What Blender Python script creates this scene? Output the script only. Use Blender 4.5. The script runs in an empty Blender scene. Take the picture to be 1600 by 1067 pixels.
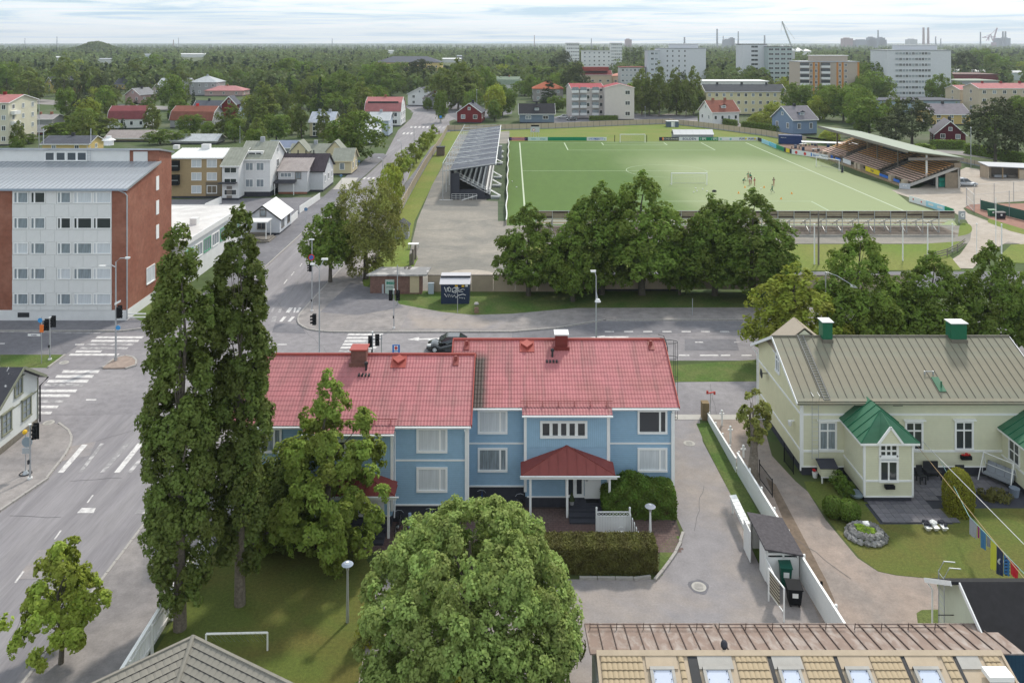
import bpy, math, random
import numpy as np
from mathutils import Vector, Matrix
R=math.radians; PI=math.pi
random.seed(7); rng=np.random.default_rng(7)
S=bpy.context.scene; COL=S.collection
# ---------------- camera
F,H,HY,CX=1260.0,29.7,66.0,800.0
cd=bpy.data.cameras.new('camera'); cam=bpy.data.objects.new('camera',cd); COL.objects.link(cam)
cam.location=(0,0,H); cam.rotation_euler=(PI/2,0,0); cd.sensor_width=36; cd.lens=F/1600*36
cd.shift_y=-(1067/2-HY)/1600; cd.clip_end=30000; cd.clip_start=1; S.camera=cam
# ---------------- sky
SUN_EL,SUN_AZ=R(46),R(28)      # azimuth from +Y towards +X
w=bpy.data.worlds.new('World'); S.world=w; w.use_nodes=True; nt=w.node_tree; nt.nodes.clear()
def N(nt,t,**k):
    n=nt.nodes.new(t)
    for a,b in k.items():
        if a.startswith('i_'): n.inputs[a[2:].replace('_',' ')].default_value=b
        else: setattr(n,a,b)
    return n
def L(nt,a,b): nt.links.new(a,b)
out=N(nt,'ShaderNodeOutputWorld'); bg=N(nt,'ShaderNodeBackground'); L(nt,bg.outputs[0],out.inputs[0])
sky=N(nt,'ShaderNodeTexSky',sky_type='NISHITA',sun_disc=False,sun_elevation=SUN_EL,sun_rotation=SUN_AZ,altitude=20,dust_density=1.5)
tc=N(nt,'ShaderNodeTexCoord'); sep=N(nt,'ShaderNodeSeparateXYZ'); L(nt,tc.outputs['Generated'],sep.inputs[0])
def MA(nt,op,a,b=None,c=None):
    n=N(nt,'ShaderNodeMath',operation=op)
    for i,v in enumerate((a,b,c)):
        if v is None: continue
        if hasattr(v,'links') or hasattr(v,'is_output'): L(nt,v,n.inputs[i])
        else: n.inputs[i].default_value=v
    return n.outputs[0]
# thin stratus in long streaks: azimuth against log elevation
az=MA(nt,'ARCTAN2',sep.outputs[0],sep.outputs[1])
el=MA(nt,'MULTIPLY',MA(nt,'LOGARITHM',MA(nt,'ADD',MA(nt,'MAXIMUM',sep.outputs[2],0.0),0.03),2.718),6.0)
cmb=N(nt,'ShaderNodeCombineXYZ'); L(nt,MA(nt,'MULTIPLY',az,5.0),cmb.inputs[0]); L(nt,el,cmb.inputs[1])
nz=N(nt,'ShaderNodeTexNoise',i_Scale=1.0,i_Detail=8.0,i_Roughness=0.6,i_Distortion=1.3); L(nt,cmb.outputs[0],nz.inputs['Vector'])
nz2=N(nt,'ShaderNodeTexNoise',i_Scale=0.45,i_Detail=2.0); L(nt,cmb.outputs[0],nz2.inputs['Vector'])
sm=MA(nt,'ADD',MA(nt,'MULTIPLY',nz.outputs[0],0.62),MA(nt,'MULTIPLY',nz2.outputs[0],0.38))
ramp=N(nt,'ShaderNodeValToRGB'); L(nt,sm,ramp.inputs[0])
e=ramp.color_ramp.elements; e[0].position=.38; e[0].color=(.43,.60,.73,1); e[1].position=.60; e[1].color=(.93,.95,.97,1)
m=ramp.color_ramp.elements.new(.49); m.color=(.76,.83,.88,1)
sc=N(nt,'ShaderNodeVectorMath',operation='SCALE'); L(nt,sky.outputs[0],sc.inputs[0]); sc.inputs['Scale'].default_value=0.10
mx=N(nt,'ShaderNodeMix',data_type='RGBA'); mx.inputs[0].default_value=.90; L(nt,sc.outputs[0],mx.inputs[6]); L(nt,ramp.outputs[0],mx.inputs[7])
L(nt,mx.outputs[2],bg.inputs[0]); bg.inputs[1].default_value=1.36
ld=bpy.data.lights.new('sun','SUN'); ld.energy=3.2; ld.angle=R(5); ld.color=(1,.93,.82); lo=bpy.data.objects.new('sun',ld); COL.objects.link(lo)
sd=Vector((math.sin(SUN_AZ)*math.cos(SUN_EL),math.cos(SUN_AZ)*math.cos(SUN_EL),math.sin(SUN_EL)))
lo.rotation_euler=sd.to_track_quat('Z','Y').to_euler(); lo.location=sd*200
S.render.engine='CYCLES'
vs=S.view_settings; vs.view_transform='Standard'; vs.look='None'; vs.gamma=1; vs.exposure=-0.05; vs.use_curve_mapping=False
S.cycles.max_bounces=6; S.cycles.transparent_max_bounces=8; S.cycles.volume_bounces=0
S.cycles.use_preview_denoising=False
# ---------------- helpers
def G(px,py,z=0.0):
    d=F*(H-z)/(py-HY); return ((px-CX)*d/F,d)
def G3(px,py,z=0.0):
    x,y=G(px,py,z); return (x,y,z)
def AT(px,py,Y): return ((px-CX)*Y/F,Y,H-(py-HY)*Y/F)
def proj(x,y,z): return (CX+x*F/y, HY+(H-z)*F/y)
OFF={}
class MB:
    def __init__(s): s.v=[]; s.f=[]; s.m=[]; s.cm=0
    def poly(s,pts):
        b=len(s.v); s.v+= [tuple(p) for p in pts]; s.f.append(tuple(range(b,b+len(pts)))); s.m.append(s.cm); return s
    def hexa(s,p):  # 8 points: bottom 4 ccw, top 4 ccw
        b=len(s.v); s.v+=[tuple(q) for q in p]
        for f in ((3,2,1,0),(4,5,6,7),(0,1,5,4),(1,2,6,5),(2,3,7,6),(3,0,4,7)):
            s.f.append(tuple(b+i for i in f)); s.m.append(s.cm)
        return s
    def box(s,x0,x1,y0,y1,z0,z1):
        if x0>x1:x0,x1=x1,x0
        if y0>y1:y0,y1=y1,y0
        if z0>z1:z0,z1=z1,z0
        return s.hexa([(x0,y0,z0),(x1,y0,z0),(x1,y1,z0),(x0,y1,z0),(x0,y0,z1),(x1,y0,z1),(x1,y1,z1),(x0,y1,z1)])
    def slab(s,q,t):  # quad (any orientation) given thickness t against its normal
        a,b,c,d=[Vector(p) for p in q]; n=(b-a).cross(d-a).normalized()*t
        return s.hexa([a-n,b-n,c-n,d-n,a,b,c,d])
    def prism(s,pts,z0,z1):
        n=len(pts); b=len(s.v); s.v+=[(p[0],p[1],z0) for p in pts]+[(p[0],p[1],z1) for p in pts]
        s.f.append(tuple(b+i for i in reversed(range(n)))); s.f.append(tuple(b+n+i for i in range(n))); s.m+=[s.cm]*2
        for i in range(n):
            j=(i+1)%n; s.f.append((b+i,b+j,b+n+j,b+n+i)); s.m.append(s.cm)
        return s
    def tube(s,path,r,n=6,cap=True):
        path=[Vector(p) for p in path]; k=len(path); rr=r if hasattr(r,'__len__') else [r]*k; b=len(s.v)
        for i,p in enumerate(path):
            d=(path[min(i+1,k-1)]-path[max(i-1,0)]).normalized()
            u=d.cross(Vector((0,0,1)) if abs(d.z)<.95 else Vector((1,0,0))).normalized(); w_=d.cross(u)
            for j in range(n):
                a=2*PI*j/n; s.v.append(tuple(p+(u*math.cos(a)+w_*math.sin(a))*rr[i]))
        for i in range(k-1):
            for j in range(n):
                j2=(j+1)%n; s.f.append((b+i*n+j,b+i*n+j2,b+(i+1)*n+j2,b+(i+1)*n+j)); s.m.append(s.cm)
        if cap:
            s.f.append(tuple(b+j for j in reversed(range(n)))); s.f.append(tuple(b+(k-1)*n+j for j in range(n))); s.m+=[s.cm]*2
        return s
    def cyl(s,x,y,z0,z1,r,r2=None,n=12): return s.tube([(x,y,z0),(x,y,z1)],[r,r if r2 is None else r2],n)
    def bar(s,a,b,w,h=None):
        a,b=Vector(a),Vector(b); h=h or w; d=(b-a).normalized()
        u=d.cross(Vector((0,0,1)) if abs(d.z)<.95 else Vector((0,1,0))).normalized()*w/2; v=u.cross(d).normalized()*h/2
        return s.hexa([a-u-v,a+u-v,b+u-v,b-u-v,a-u+v,a+u+v,b+u+v,b-u+v])
    def ball(s,c,r,n=10,m=6,sx=1,sy=1,sz=1,jit=0):
        b=len(s.v)
        for i in range(m+1):
            t=PI*i/m
            for j in range(n):
                a=2*PI*j/n; q=1+jit*(random.random()-.5)
                s.v.append((c[0]+r*sx*q*math.sin(t)*math.cos(a),c[1]+r*sy*q*math.sin(t)*math.sin(a),c[2]+r*sz*q*math.cos(t)))
        for i in range(m):
            for j in range(n):
                j2=(j+1)%n; s.f.append((b+i*n+j,b+(i+1)*n+j,b+(i+1)*n+j2,b+i*n+j2)); s.m.append(s.cm)
        return s
    def mesh(s,name,mats,off=(0,0,0),smooth=False):
        me=bpy.data.meshes.new(name)
        v=[(a-off[0],b-off[1],c-off[2]) for a,b,c in s.v]
        me.from_pydata(v,[],s.f)
        if not isinstance(mats,(list,tuple)): mats=[mats]
        for q in mats: me.materials.append(q)
        if len(mats)>1: me.polygons.foreach_set('material_index',s.m)
        if smooth: me.polygons.foreach_set('use_smooth',[True]*len(s.f))
        me.update(); return me
    def obj(s,name,mats,par=None,label=None,kind=None,smooth=False):
        off=OFF.get(par.name,(0,0,0)) if par else (0,0,0)
        o=bpy.data.objects.new(name,s.mesh(name,mats,off,smooth)); COL.objects.link(o)
        if par: o.parent=par; OFF[o.name]=off
        if label: o['label']=label
        if kind: o['kind']=kind
        return o
def thing(name,label,cat,x=0,y=0,z=0,group=None,rot=0,local=False):
    o=bpy.data.objects.new(name,None); COL.objects.link(o); o.location=(x,y,z); o.rotation_euler=(0,0,rot); o.empty_display_size=.3
    o['label']=label; o['category']=cat
    if group: o['group']=group
    OFF[o.name]=(0,0,0) if (local or rot) else (x,y,z)
    return o
def tag(o,label,cat,group=None):
    o['label']=label; o['category']=cat
    if group: o['group']=group
    return o
def recenter(o,x,y,z=0):   # single-mesh thing: origin at its base
    o.data.transform(Matrix.Translation((-x,-y,-z))); o.location=(x,y,z); return o
def dup(root,loc,rot=None,label=None,group=None,scale=None):
    def cp(o,par):
        c=o.copy(); COL.objects.link(c); c.parent=par
        OFF[c.name]=(0,0,0)
        for ch in [q for q in KIDS.get(o.name,[])]: cp(ch,c)
        return c
    KIDS={}
    for q in root.children_recursive: KIDS.setdefault(q.parent.name,[]).append(q)
    r=cp(root,None); r.location=loc
    if rot is not None: r.rotation_euler=(0,0,rot)
    if label: r['label']=label
    if group: r['group']=group
    if scale: r.scale=scale if hasattr(scale,'__len__') else (scale,)*3
    return r
def inst(name,me,par,loc,rot=0):
    o=bpy.data.objects.new(name,me); COL.objects.link(o); o.parent=par
    off=OFF.get(par.name,(0,0,0)); o.location=(loc[0]-off[0],loc[1]-off[1],loc[2]-off[2]); o.rotation_euler=(0,0,rot); OFF[o.name]=(0,0,0); return o
# ---------------- materials
def mat(name,col,rough=.85,var=.12,scale=3.0,bump=0.0,bscale=40.0,spec=.3,metal=0.0,col2=None,s2=.25,stretch=None,det=5,coat=0,lo=.4,hi=.62,fine=0,fscale=18,dist=.4):
    """colour with soft multi-scale variation; col2 blends in large patches"""
    m=bpy.data.materials.new(name); m.use_nodes=True; nt=m.node_tree; p=nt.nodes['Principled BSDF']
    p.inputs['Roughness'].default_value=rough; p.inputs['Metallic'].default_value=metal; p.inputs['Specular IOR Level'].default_value=spec
    if coat: p.inputs['Coat Weight'].default_value=coat
    tc=N(nt,'ShaderNodeTexCoord'); src=tc.outputs['Object']
    if stretch:
        mp=N(nt,'ShaderNodeMapping'); mp.inputs['Scale'].default_value=stretch; L(nt,src,mp.inputs[0]); src=mp.outputs[0]
    if var or col2 is not None:
        a=N(nt,'ShaderNodeTexNoise',i_Scale=scale,i_Detail=float(det),i_Roughness=.65); L(nt,src,a.inputs['Vector'])
        mr=N(nt,'ShaderNodeMapRange',i_From_Min=.3,i_From_Max=.7,i_To_Min=1-var,i_To_Max=1+var); L(nt,a.outputs[0],mr.inputs[0])
        base=None
        if col2 is not None:
            b=N(nt,'ShaderNodeTexNoise',i_Scale=s2,i_Detail=6.0,i_Roughness=.6,i_Distortion=dist); L(nt,src,b.inputs['Vector'])
            r2=N(nt,'ShaderNodeMapRange',i_From_Min=lo,i_From_Max=hi); L(nt,b.outputs[0],r2.inputs[0])
            q=N(nt,'ShaderNodeMix',data_type='RGBA'); L(nt,r2.outputs[0],q.inputs[0]); q.inputs[6].default_value=(*col,1); q.inputs[7].default_value=(*col2,1); base=q.outputs[2]
        v=N(nt,'ShaderNodeVectorMath',operation='SCALE')
        if base is not None: L(nt,base,v.inputs[0])
        else: v.inputs[0].default_value=col
        L(nt,mr.outputs[0],v.inputs['Scale']); L(nt,v.outputs[0],p.inputs['Base Color'])
    else: p.inputs['Base Color'].default_value=(*col,1)
    if fine:
        src0=p.inputs['Base Color'].links[0].from_socket; g_=N(nt,'ShaderNodeTexNoise',i_Scale=fscale,i_Detail=3.0,i_Roughness=.7); L(nt,src,g_.inputs['Vector'])
        gr=N(nt,'ShaderNodeMapRange',i_From_Min=.3,i_From_Max=.7,i_To_Min=1-fine,i_To_Max=1+fine); L(nt,g_.outputs[0],gr.inputs[0]); v2=N(nt,'ShaderNodeVectorMath',operation='SCALE'); L(nt,src0,v2.inputs[0]); L(nt,gr.outputs[0],v2.inputs['Scale']); L(nt,v2.outputs[0],p.inputs['Base Color'])
    if bump:
        n=N(nt,'ShaderNodeTexNoise',i_Scale=bscale,i_Detail=3.0); L(nt,src,n.inputs['Vector'])
        bn=N(nt,'ShaderNodeBump',i_Strength=bump,i_Distance=.02); L(nt,n.outputs[0],bn.inputs['Height']); L(nt,bn.outputs[0],p.inputs['Normal'])
    return m
def boards(m,axis,pitch,depth=.012,dark=.75):
    """narrow horizontal/vertical cladding boards, too fine to pick apart: relief and a thin joint"""
    nt=m.node_tree; p=nt.nodes['Principled BSDF']; tc=N(nt,'ShaderNodeTexCoord'); sp=N(nt,'ShaderNodeSeparateXYZ'); L(nt,tc.outputs['Object'],sp.inputs[0])
    if axis=='xy': c=MA(nt,'ADD',sp.outputs[0],sp.outputs[1])
    else: c=sp.outputs['XYZ'.index(axis)]
    fr=MA(nt,'FRACT',MA(nt,'DIVIDE',c,pitch)); j=MA(nt,'GREATER_THAN',fr,.86)
    src=p.inputs['Base Color'].links[0].from_socket if p.inputs['Base Color'].links else None
    v=N(nt,'ShaderNodeVectorMath',operation='SCALE')
    if src: L(nt,src,v.inputs[0])
    else: v.inputs[0].default_value=p.inputs['Base Color'].default_value[:3]
    L(nt,MA(nt,'SUBTRACT',1.0,MA(nt,'MULTIPLY',j,1-dark)),v.inputs['Scale']); L(nt,v.outputs[0],p.inputs['Base Color'])
    bn=N(nt,'ShaderNodeBump',i_Strength=.8,i_Distance=depth); L(nt,fr,bn.inputs['Height']); L(nt,bn.outputs[0],p.inputs['Normal'])
    return m
def emis(name,col,s):
    m=bpy.data.materials.new(name); m.use_nodes=True; p=m.node_tree.nodes['Principled BSDF']
    p.inputs['Base Color'].default_value=(*col,1); p.inputs['Emission Color'].default_value=(*col,1); p.inputs['Emission Strength'].default_value=s; return m
def streaks(m):
    nt=m.node_tree; p=nt.nodes['Principled BSDF']; src=p.inputs['Base Color'].links[0].from_socket; tc=N(nt,'ShaderNodeTexCoord'); mp=N(nt,'ShaderNodeMapping'); mp.inputs['Scale'].default_value=(2.2,.16,.16); L(nt,tc.outputs['Object'],mp.inputs[0])
    a=N(nt,'ShaderNodeTexNoise',i_Scale=1.0,i_Detail=5.0,i_Roughness=.6); L(nt,mp.outputs[0],a.inputs['Vector']); r=N(nt,'ShaderNodeMapRange',i_From_Min=.5,i_From_Max=.78,i_To_Min=0.0,i_To_Max=.6); L(nt,a.outputs[0],r.inputs[0])
    q=N(nt,'ShaderNodeMix',data_type='RGBA'); L(nt,r.outputs[0],q.inputs[0]); L(nt,src,q.inputs[6]); q.inputs[7].default_value=(.14,.075,.07,1); L(nt,q.outputs[2],p.inputs['Base Color']); return m
class Mx: pass
M=Mx()
A=lambda c:tuple(c)
M.asphalt=mat('asphalt',(.215,.203,.215),.9,.16,1.4,.3,30,fine=.10,fscale=9,col2=(.265,.25,.258),s2=.12,det=8)
M.street=mat('street_asphalt',(.215,.203,.215),.9,.13,1.0,.3,30,fine=.10,fscale=9,col2=(.26,.246,.255),s2=.9,det=6,stretch=(1,.07,1))
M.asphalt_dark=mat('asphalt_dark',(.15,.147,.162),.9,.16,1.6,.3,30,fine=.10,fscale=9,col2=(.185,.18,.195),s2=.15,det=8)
M.asphalt_old=mat('asphalt_worn',(.215,.20,.20),.9,.2,1.2,.3,30,fine=.10,fscale=9,col2=(.29,.265,.255),s2=.18,det=9)
M.asphalt_drive=mat('asphalt_driveway',(.25,.235,.243),.9,.12,1.1,.3,30,fine=.10,fscale=9,col2=(.31,.27,.245),s2=.16,det=9)
M.grit=mat('gritty_drive',(.25,.215,.195),.95,.16,1.5,.4,20,fine=.10,fscale=9,col2=(.31,.25,.215),s2=.3,det=9)
M.gravel=mat('gravel_yard',(.20,.19,.17),.95,.12,2,.4,15,fine=.12,fscale=6,dist=1.7,col2=(.31,.28,.24),s2=.10,det=9,stretch=(.6,1,1),lo=.42,hi=.70)
M.dirt=mat('dirt_track',(.36,.31,.26),.95,.12,1,.4,12,fine=.10,fscale=5,dist=2,col2=(.42,.37,.32),s2=.12,det=9)
M.redgrit=mat('red_clay',(.28,.15,.115),.95,.12,1,col2=(.32,.18,.14))
M.kerb=mat('kerb_stone',(.36,.34,.32),.85,.15,6)
M.paint=mat('road_paint',(.62,.60,.59),.8,.16,8,col2=(.36,.34,.345),s2=2.2,lo=.47,hi=.72)
M.paint_worn=mat('road_paint_worn',(.50,.48,.48),.8,.1,8,col2=(.27,.26,.265),s2=1.7,lo=.38,hi=.55)
M.turfline=mat('pitch_line',(.40,.48,.33),.9,.05,8)
M.lawn=mat('lawn_grass',(.105,.135,.026),.95,.25,6,.8,90,fine=.28,fscale=22,col2=(.13,.122,.03),s2=.22,det=9)
M.lawn_shade=mat('verge_grass',(.07,.125,.022),.95,.25,4,.8,60,fine=.28,fscale=9,col2=(.115,.14,.04),s2=.3,det=9)
M.lawn_bright=mat('stadium_grass',(.125,.18,.025),.95,.18,2,.5,20,fine=.28,fscale=9,col2=(.17,.185,.04),s2=.07,det=8)
M.turf=mat('artificial_turf',(.072,.135,.022),.9,.08,.6,.3,20,col2=(.085,.15,.028),s2=.04,det=8,stretch=(1,.25,1))
M.turf_dark=mat('turf_mats',(.05,.085,.035),.9,.25,1.2,col2=(.075,.10,.055),s2=.5)
M.field=mat('open_ground',(.06,.085,.025),.95,.3,.05,col2=(.085,.10,.035),s2=.012,det=8)
M.yard=mat('town_gardens',(.06,.09,.026),.95,.25,.5,col2=(.11,.115,.075),s2=.05,det=8,lo=.5,hi=.7)
M.white=mat('white_paint',(.82,.82,.81),.5,.03,2)
M.whitewall=mat('white_render',(.70,.70,.70),.8,.05,1.2)
M.cream=mat('cream_render',(.66,.60,.44),.85,.05,1)
M.steel=mat('galvanised_steel',(.48,.50,.52),.45,.08,3,metal=.6)
M.grey=mat('grey_paint',(.33,.35,.38),.6,.06,3)
M.dark=mat('dark_paint',(.03,.032,.036),.55,.1,4)
M.black=mat('black_plastic',(.012,.013,.015),.7,.0,spec=.12)
M.plinth=mat('dark_plinth',(.045,.047,.06),.85,.12,4)
M.glass=mat('window_glass',(.035,.042,.05),.08,0,spec=.8)
M.blind=mat('window_with_blind',(.58,.61,.64),.35,.14,1,stretch=(9,9,.5),spec=.5,coat=.6)
M.half=mat('window_with_net_curtain',(.22,.26,.29),.25,.4,1,stretch=(8,8,.8),spec=.6,coat=.6)
M.wood=mat('bare_timber',(.30,.22,.13),.9,.15,5)
M.woodgrey=mat('weathered_timber',(.20,.18,.16),.9,.2,4)
M.bark=mat('bark',(.11,.095,.075),.95,.35,9,1,25)
M.barkpale=mat('pale_bark',(.20,.17,.14),.95,.35,7,1,25)
M.seamred=mat('red_sheet_metal',(.235,.055,.048),.5,.08,2)
M.reds=mat('red_tile_sheet',(.42,.145,.158),.55,.12,1.6,col2=(.37,.145,.15),s2=.35,det=7)
streaks(M.reds)
M.redtrim=mat('red_ridge_trim',(.36,.075,.06),.5,.06,2)
M.greyroof=mat('grey_metal_roof',(.36,.38,.40),.4,.08,1,metal=.3)
M.darkroof=mat('dark_felt_roof',(.05,.052,.06),.85,.15,2)
M.whiteroof=mat('white_metal_roof',(.72,.72,.71),.5,.05,.8)
M.brick=mat('red_brick',(.26,.10,.065),.9,.16,2.2,.4,30,col2=(.32,.14,.095),s2=.3)
boards(M.brick,'Z',.15,.006,.82)
M.concrete=mat('concrete',(.42,.40,.37),.9,.08,2)
M.yellowc=mat('sign_yellow',(.75,.45,.02),.5,0)
M.bluec=mat('sign_blue',(.02,.16,.50),.5,0)
M.redc=mat('sign_red',(.55,.02,.02),.5,0)
M.skin=mat('skin',(.45,.27,.19),.6,0)
M.rubber=mat('tyre_rubber',(.02,.02,.02),.8,0)
def leafmat(name,c,tr=.35,lv=.36):
    c=(c[0]*1.28,c[1]*1.18,c[2]*.95)
    m=bpy.data.materials.new(name); m.use_nodes=True; nt=m.node_tree; nt.nodes.clear()
    o=N(nt,'ShaderNodeOutputMaterial'); at=N(nt,'ShaderNodeAttribute',attribute_name='tint')
    oi=N(nt,'ShaderNodeObjectInfo')
    hs=N(nt,'ShaderNodeHueSaturation'); hs.inputs['Color'].default_value=(*c,1)
    L(nt,MA(nt,'ADD',.478,MA(nt,'MULTIPLY',at.outputs['Fac'],.04)),hs.inputs['Hue'])
    L(nt,MA(nt,'MULTIPLY',MA(nt,'ADD',1-lv,MA(nt,'MULTIPLY',at.outputs['Fac'],2*lv)),MA(nt,'ADD',.85,MA(nt,'MULTIPLY',oi.outputs['Random'],.3))),hs.inputs['Value'])
    d=N(nt,'ShaderNodeBsdfDiffuse'); t=N(nt,'ShaderNodeBsdfTranslucent'); g=N(nt,'ShaderNodeBsdfGlossy',i_Roughness=.5)
    L(nt,hs.outputs[0],d.inputs[0]); L(nt,hs.outputs[0],t.inputs[0]); g.inputs[0].default_value=(.5,.55,.45,1)
    a=N(nt,'ShaderNodeMixShader'); a.inputs[0].default_value=tr; L(nt,d.outputs[0],a.inputs[1]); L(nt,t.outputs[0],a.inputs[2])
    b=N(nt,'ShaderNodeMixShader'); b.inputs[0].default_value=.025; L(nt,a.outputs[0],b.inputs[1]); L(nt,g.outputs[0],b.inputs[2])
    L(nt,b.outputs[0],o.inputs[0]); return m
M.l_poplar=leafmat('poplar_leaves',(.112, .158, .044))
M.l_maple=leafmat('maple_leaves',(.185, .26, .06))
M.l_round=leafmat('willow_leaves',(.235, .33, .115))
M.l_young=leafmat('young_leaves',(.21, .28, .055))
M.l_linden=leafmat('linden_leaves',(.128, .20, .042))
M.l_linden2=leafmat('pale_linden_leaves',(.24, .3, .055))
M.l_birch=leafmat('birch_leaves',(.135, .18, .05))
M.l_spruce=leafmat('spruce_needles',(.045, .07, .036),.1)
M.l_pine=leafmat('pine_needles',(.062, .08, .042),.1)
M.l_hedge=leafmat('hedge_leaves',(.1, .105, .036),.2)
M.l_thuja=leafmat('thuja_leaves',(.085, .145, .028),.2)
M.l_yellow=leafmat('golden_thuja_leaves',(.2, .22, .03),.2)
M.l_willow=leafmat('olive_willow_leaves',(.22, .255, .08))
def text(s,size,mt,par,loc,rot=0,ext=.01,name='lettering',tilt=PI/2,align='CENTER',bold=0):
    c=bpy.data.curves.new(name,'FONT'); c.body=s; c.size=size; c.extrude=ext; c.align_x=align; c.align_y='CENTER'; c.resolution_u=2; c.offset=bold
    t=bpy.data.objects.new(name,c); COL.objects.link(t); dg=bpy.context.evaluated_depsgraph_get()
    me=bpy.data.meshes.new_from_object(t.evaluated_get(dg)); bpy.data.objects.remove(t); me.materials.clear(); me.materials.append(mt)
    o=inst(name,me,par,loc); o.rotation_euler=(tilt,0,rot); return o
_wc={}
def win(par,x,y,z,w=1.2,h=1.2,rot=0,cols=2,rows=1,fr=None,gl=None,cas=.10,pr=.07,name='window',sill=True,mull=.07):
    """window on a wall plane (centre x,y,z in the thing's world frame); faces -Y at rot 0, +X at 90 deg, -X at -90"""
    fr=fr or M.white; gl=gl or M.glass
    cw=[1/cols]*cols if isinstance(cols,int) else [c/sum(cols) for c in cols]
    key=(round(w,2),round(h,2),tuple(cw),rows,fr.name,cas,pr,sill,mull)
    if key not in _wc:
        b=MB(); W,Hh=w/2,h/2
        b.box(-W-cas,W+cas,-pr,.02,Hh,Hh+cas).box(-W-cas,W+cas,-pr-(.04 if sill else 0),.02,-Hh-cas,-Hh)
        b.box(-W-cas,-W,-pr,.02,-Hh,Hh).box(W,W+cas,-pr,.02,-Hh,Hh)
        a=-W
        for c in cw[:-1]:
            a+=c*w; b.box(a-mull/2,a+mull/2,-pr*.7,.02,-Hh,Hh)
        for r in range(1,rows): b.box(-W,W,-pr*.66,.02,-Hh+h*r/rows-mull/2,-Hh+h*r/rows+mull/2)
        _wc[key]=b.mesh('window_frame',fr)
    k2=('g',round(w,2),round(h,2),gl.name)
    if k2 not in _wc: _wc[k2]=MB().box(-w/2+.001,w/2-.001,-.014,.01,-h/2+.001,h/2-.001).mesh('pane',gl)
    o=inst(name,_wc[key],par,(x,y,z),rot)
    inst('pane',_wc[k2],o,(0,0,0)); return o
def solid(name,mt,par,*bx,label=None,kind=None):
    b=MB()
    for q in bx: b.box(*q)
    return b.obj(name,mt,par,label,kind)
HOUSES=[]   # keep-clear screen rectangles for the random trees
# ================= ground
def area(name,pts,z,mt,th=None,label=None):
    """flat polygon; pts are photo pixels on the ground (px,py) unless world=True"""
    w=[G(*p) for p in pts]; return areaw(name,w,z,mt,th)
def areaw(name,w,z,mt,th=None):
    a=sum(w[i][0]*w[(i+1)%len(w)][1]-w[(i+1)%len(w)][0]*w[i][1] for i in range(len(w)))
    if a<0: w=w[::-1]
    b=MB()
    if th: b.prism(w,z-th,z)
    else: b.poly([(x,y,z) for x,y in w])
    return b.obj(name,mt,None,kind='structure')
def smooth(pts,k=2):
    for _ in range(k):
        q=[pts[0]]
        for a,b in zip(pts,pts[1:]):
            q+=[(a[0]*.75+b[0]*.25,a[1]*.75+b[1]*.25),(a[0]*.25+b[0]*.75,a[1]*.25+b[1]*.75)]
        pts=q+[pts[-1]]
    return pts
areaw('ground',[(-9000,5),(9000,5),(9000,16000),(-9000,16000)],0,M.field)
areaw('town_gardens',[(-230,60),(260,60),(260,640),(-300,640)],.004,M.yard)
areaw('road',[(-260,75.2),(260,75.2),(260,86.25),(2,86.25),(-2,85),(-6,83.2),(-9,82.7),(-20,82.6),(-22.4,86),(-32.7,86),(-35,82.6),(-260,82.6)],.016,M.asphalt)
areaw('service_road',[(-260,64.2),(60,64.2),(60,70.4),(-260,73.6)],.012,M.asphalt)
lw=[(-32.6,10),(-32.6,96),(-32.4,195),(-33,212),(-35.5,232)]
areaw('street',[(-32.6,12),(-22.6,12),(-22.6,95),(-22.3,110),(-22.6,200),(-23.5,235),(-20,262)]+[G(702,190),G(712,186),G(690,174),G(668,165),G(650,162),G(632,166),G(646,176),G(642,186),G(622,204)]+[(-32.3,200),(-32.6,90)],.020,M.street)
areaw('intersection',[(-47,64.3),(-20.5,64.3),(-17,75.2),(-17,82.9),(-22.5,87),(-32.6,87),(-36,82.9),(-47,75.2)],.024,M.asphalt)
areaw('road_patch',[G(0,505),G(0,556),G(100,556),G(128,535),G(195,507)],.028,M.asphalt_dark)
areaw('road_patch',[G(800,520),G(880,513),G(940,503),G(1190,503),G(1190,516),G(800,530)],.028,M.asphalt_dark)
areaw('far_street',[G(640,176),G(660,170),G(700,158),G(690,140),G(700,120),G(716,120),G(708,140),G(722,158),G(735,168),G(800,172),G(800,178),G(720,192),G(690,178)],.018,M.asphalt_dark)
areaw('far_street',[G(0,158),G(60,155),G(150,162),G(230,165),G(330,171),G(330,175),G(230,172),G(150,169),G(60,163),G(0,168)],.018,M.asphalt_old)
areaw('parking_lot',[G(860,184),G(895,178),G(990,178),G(1090,182),G(1115,188),G(1050,188),G(860,194)],.02,M.asphalt_dark)
areaw('far_street',[G(990,186),G(1045,178),G(1110,184),G(1240,210),G(1345,228),G(1600,242),G(1600,255),G(1480,240),G(1300,222),G(1060,190)],.018,M.asphalt_old)
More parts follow.
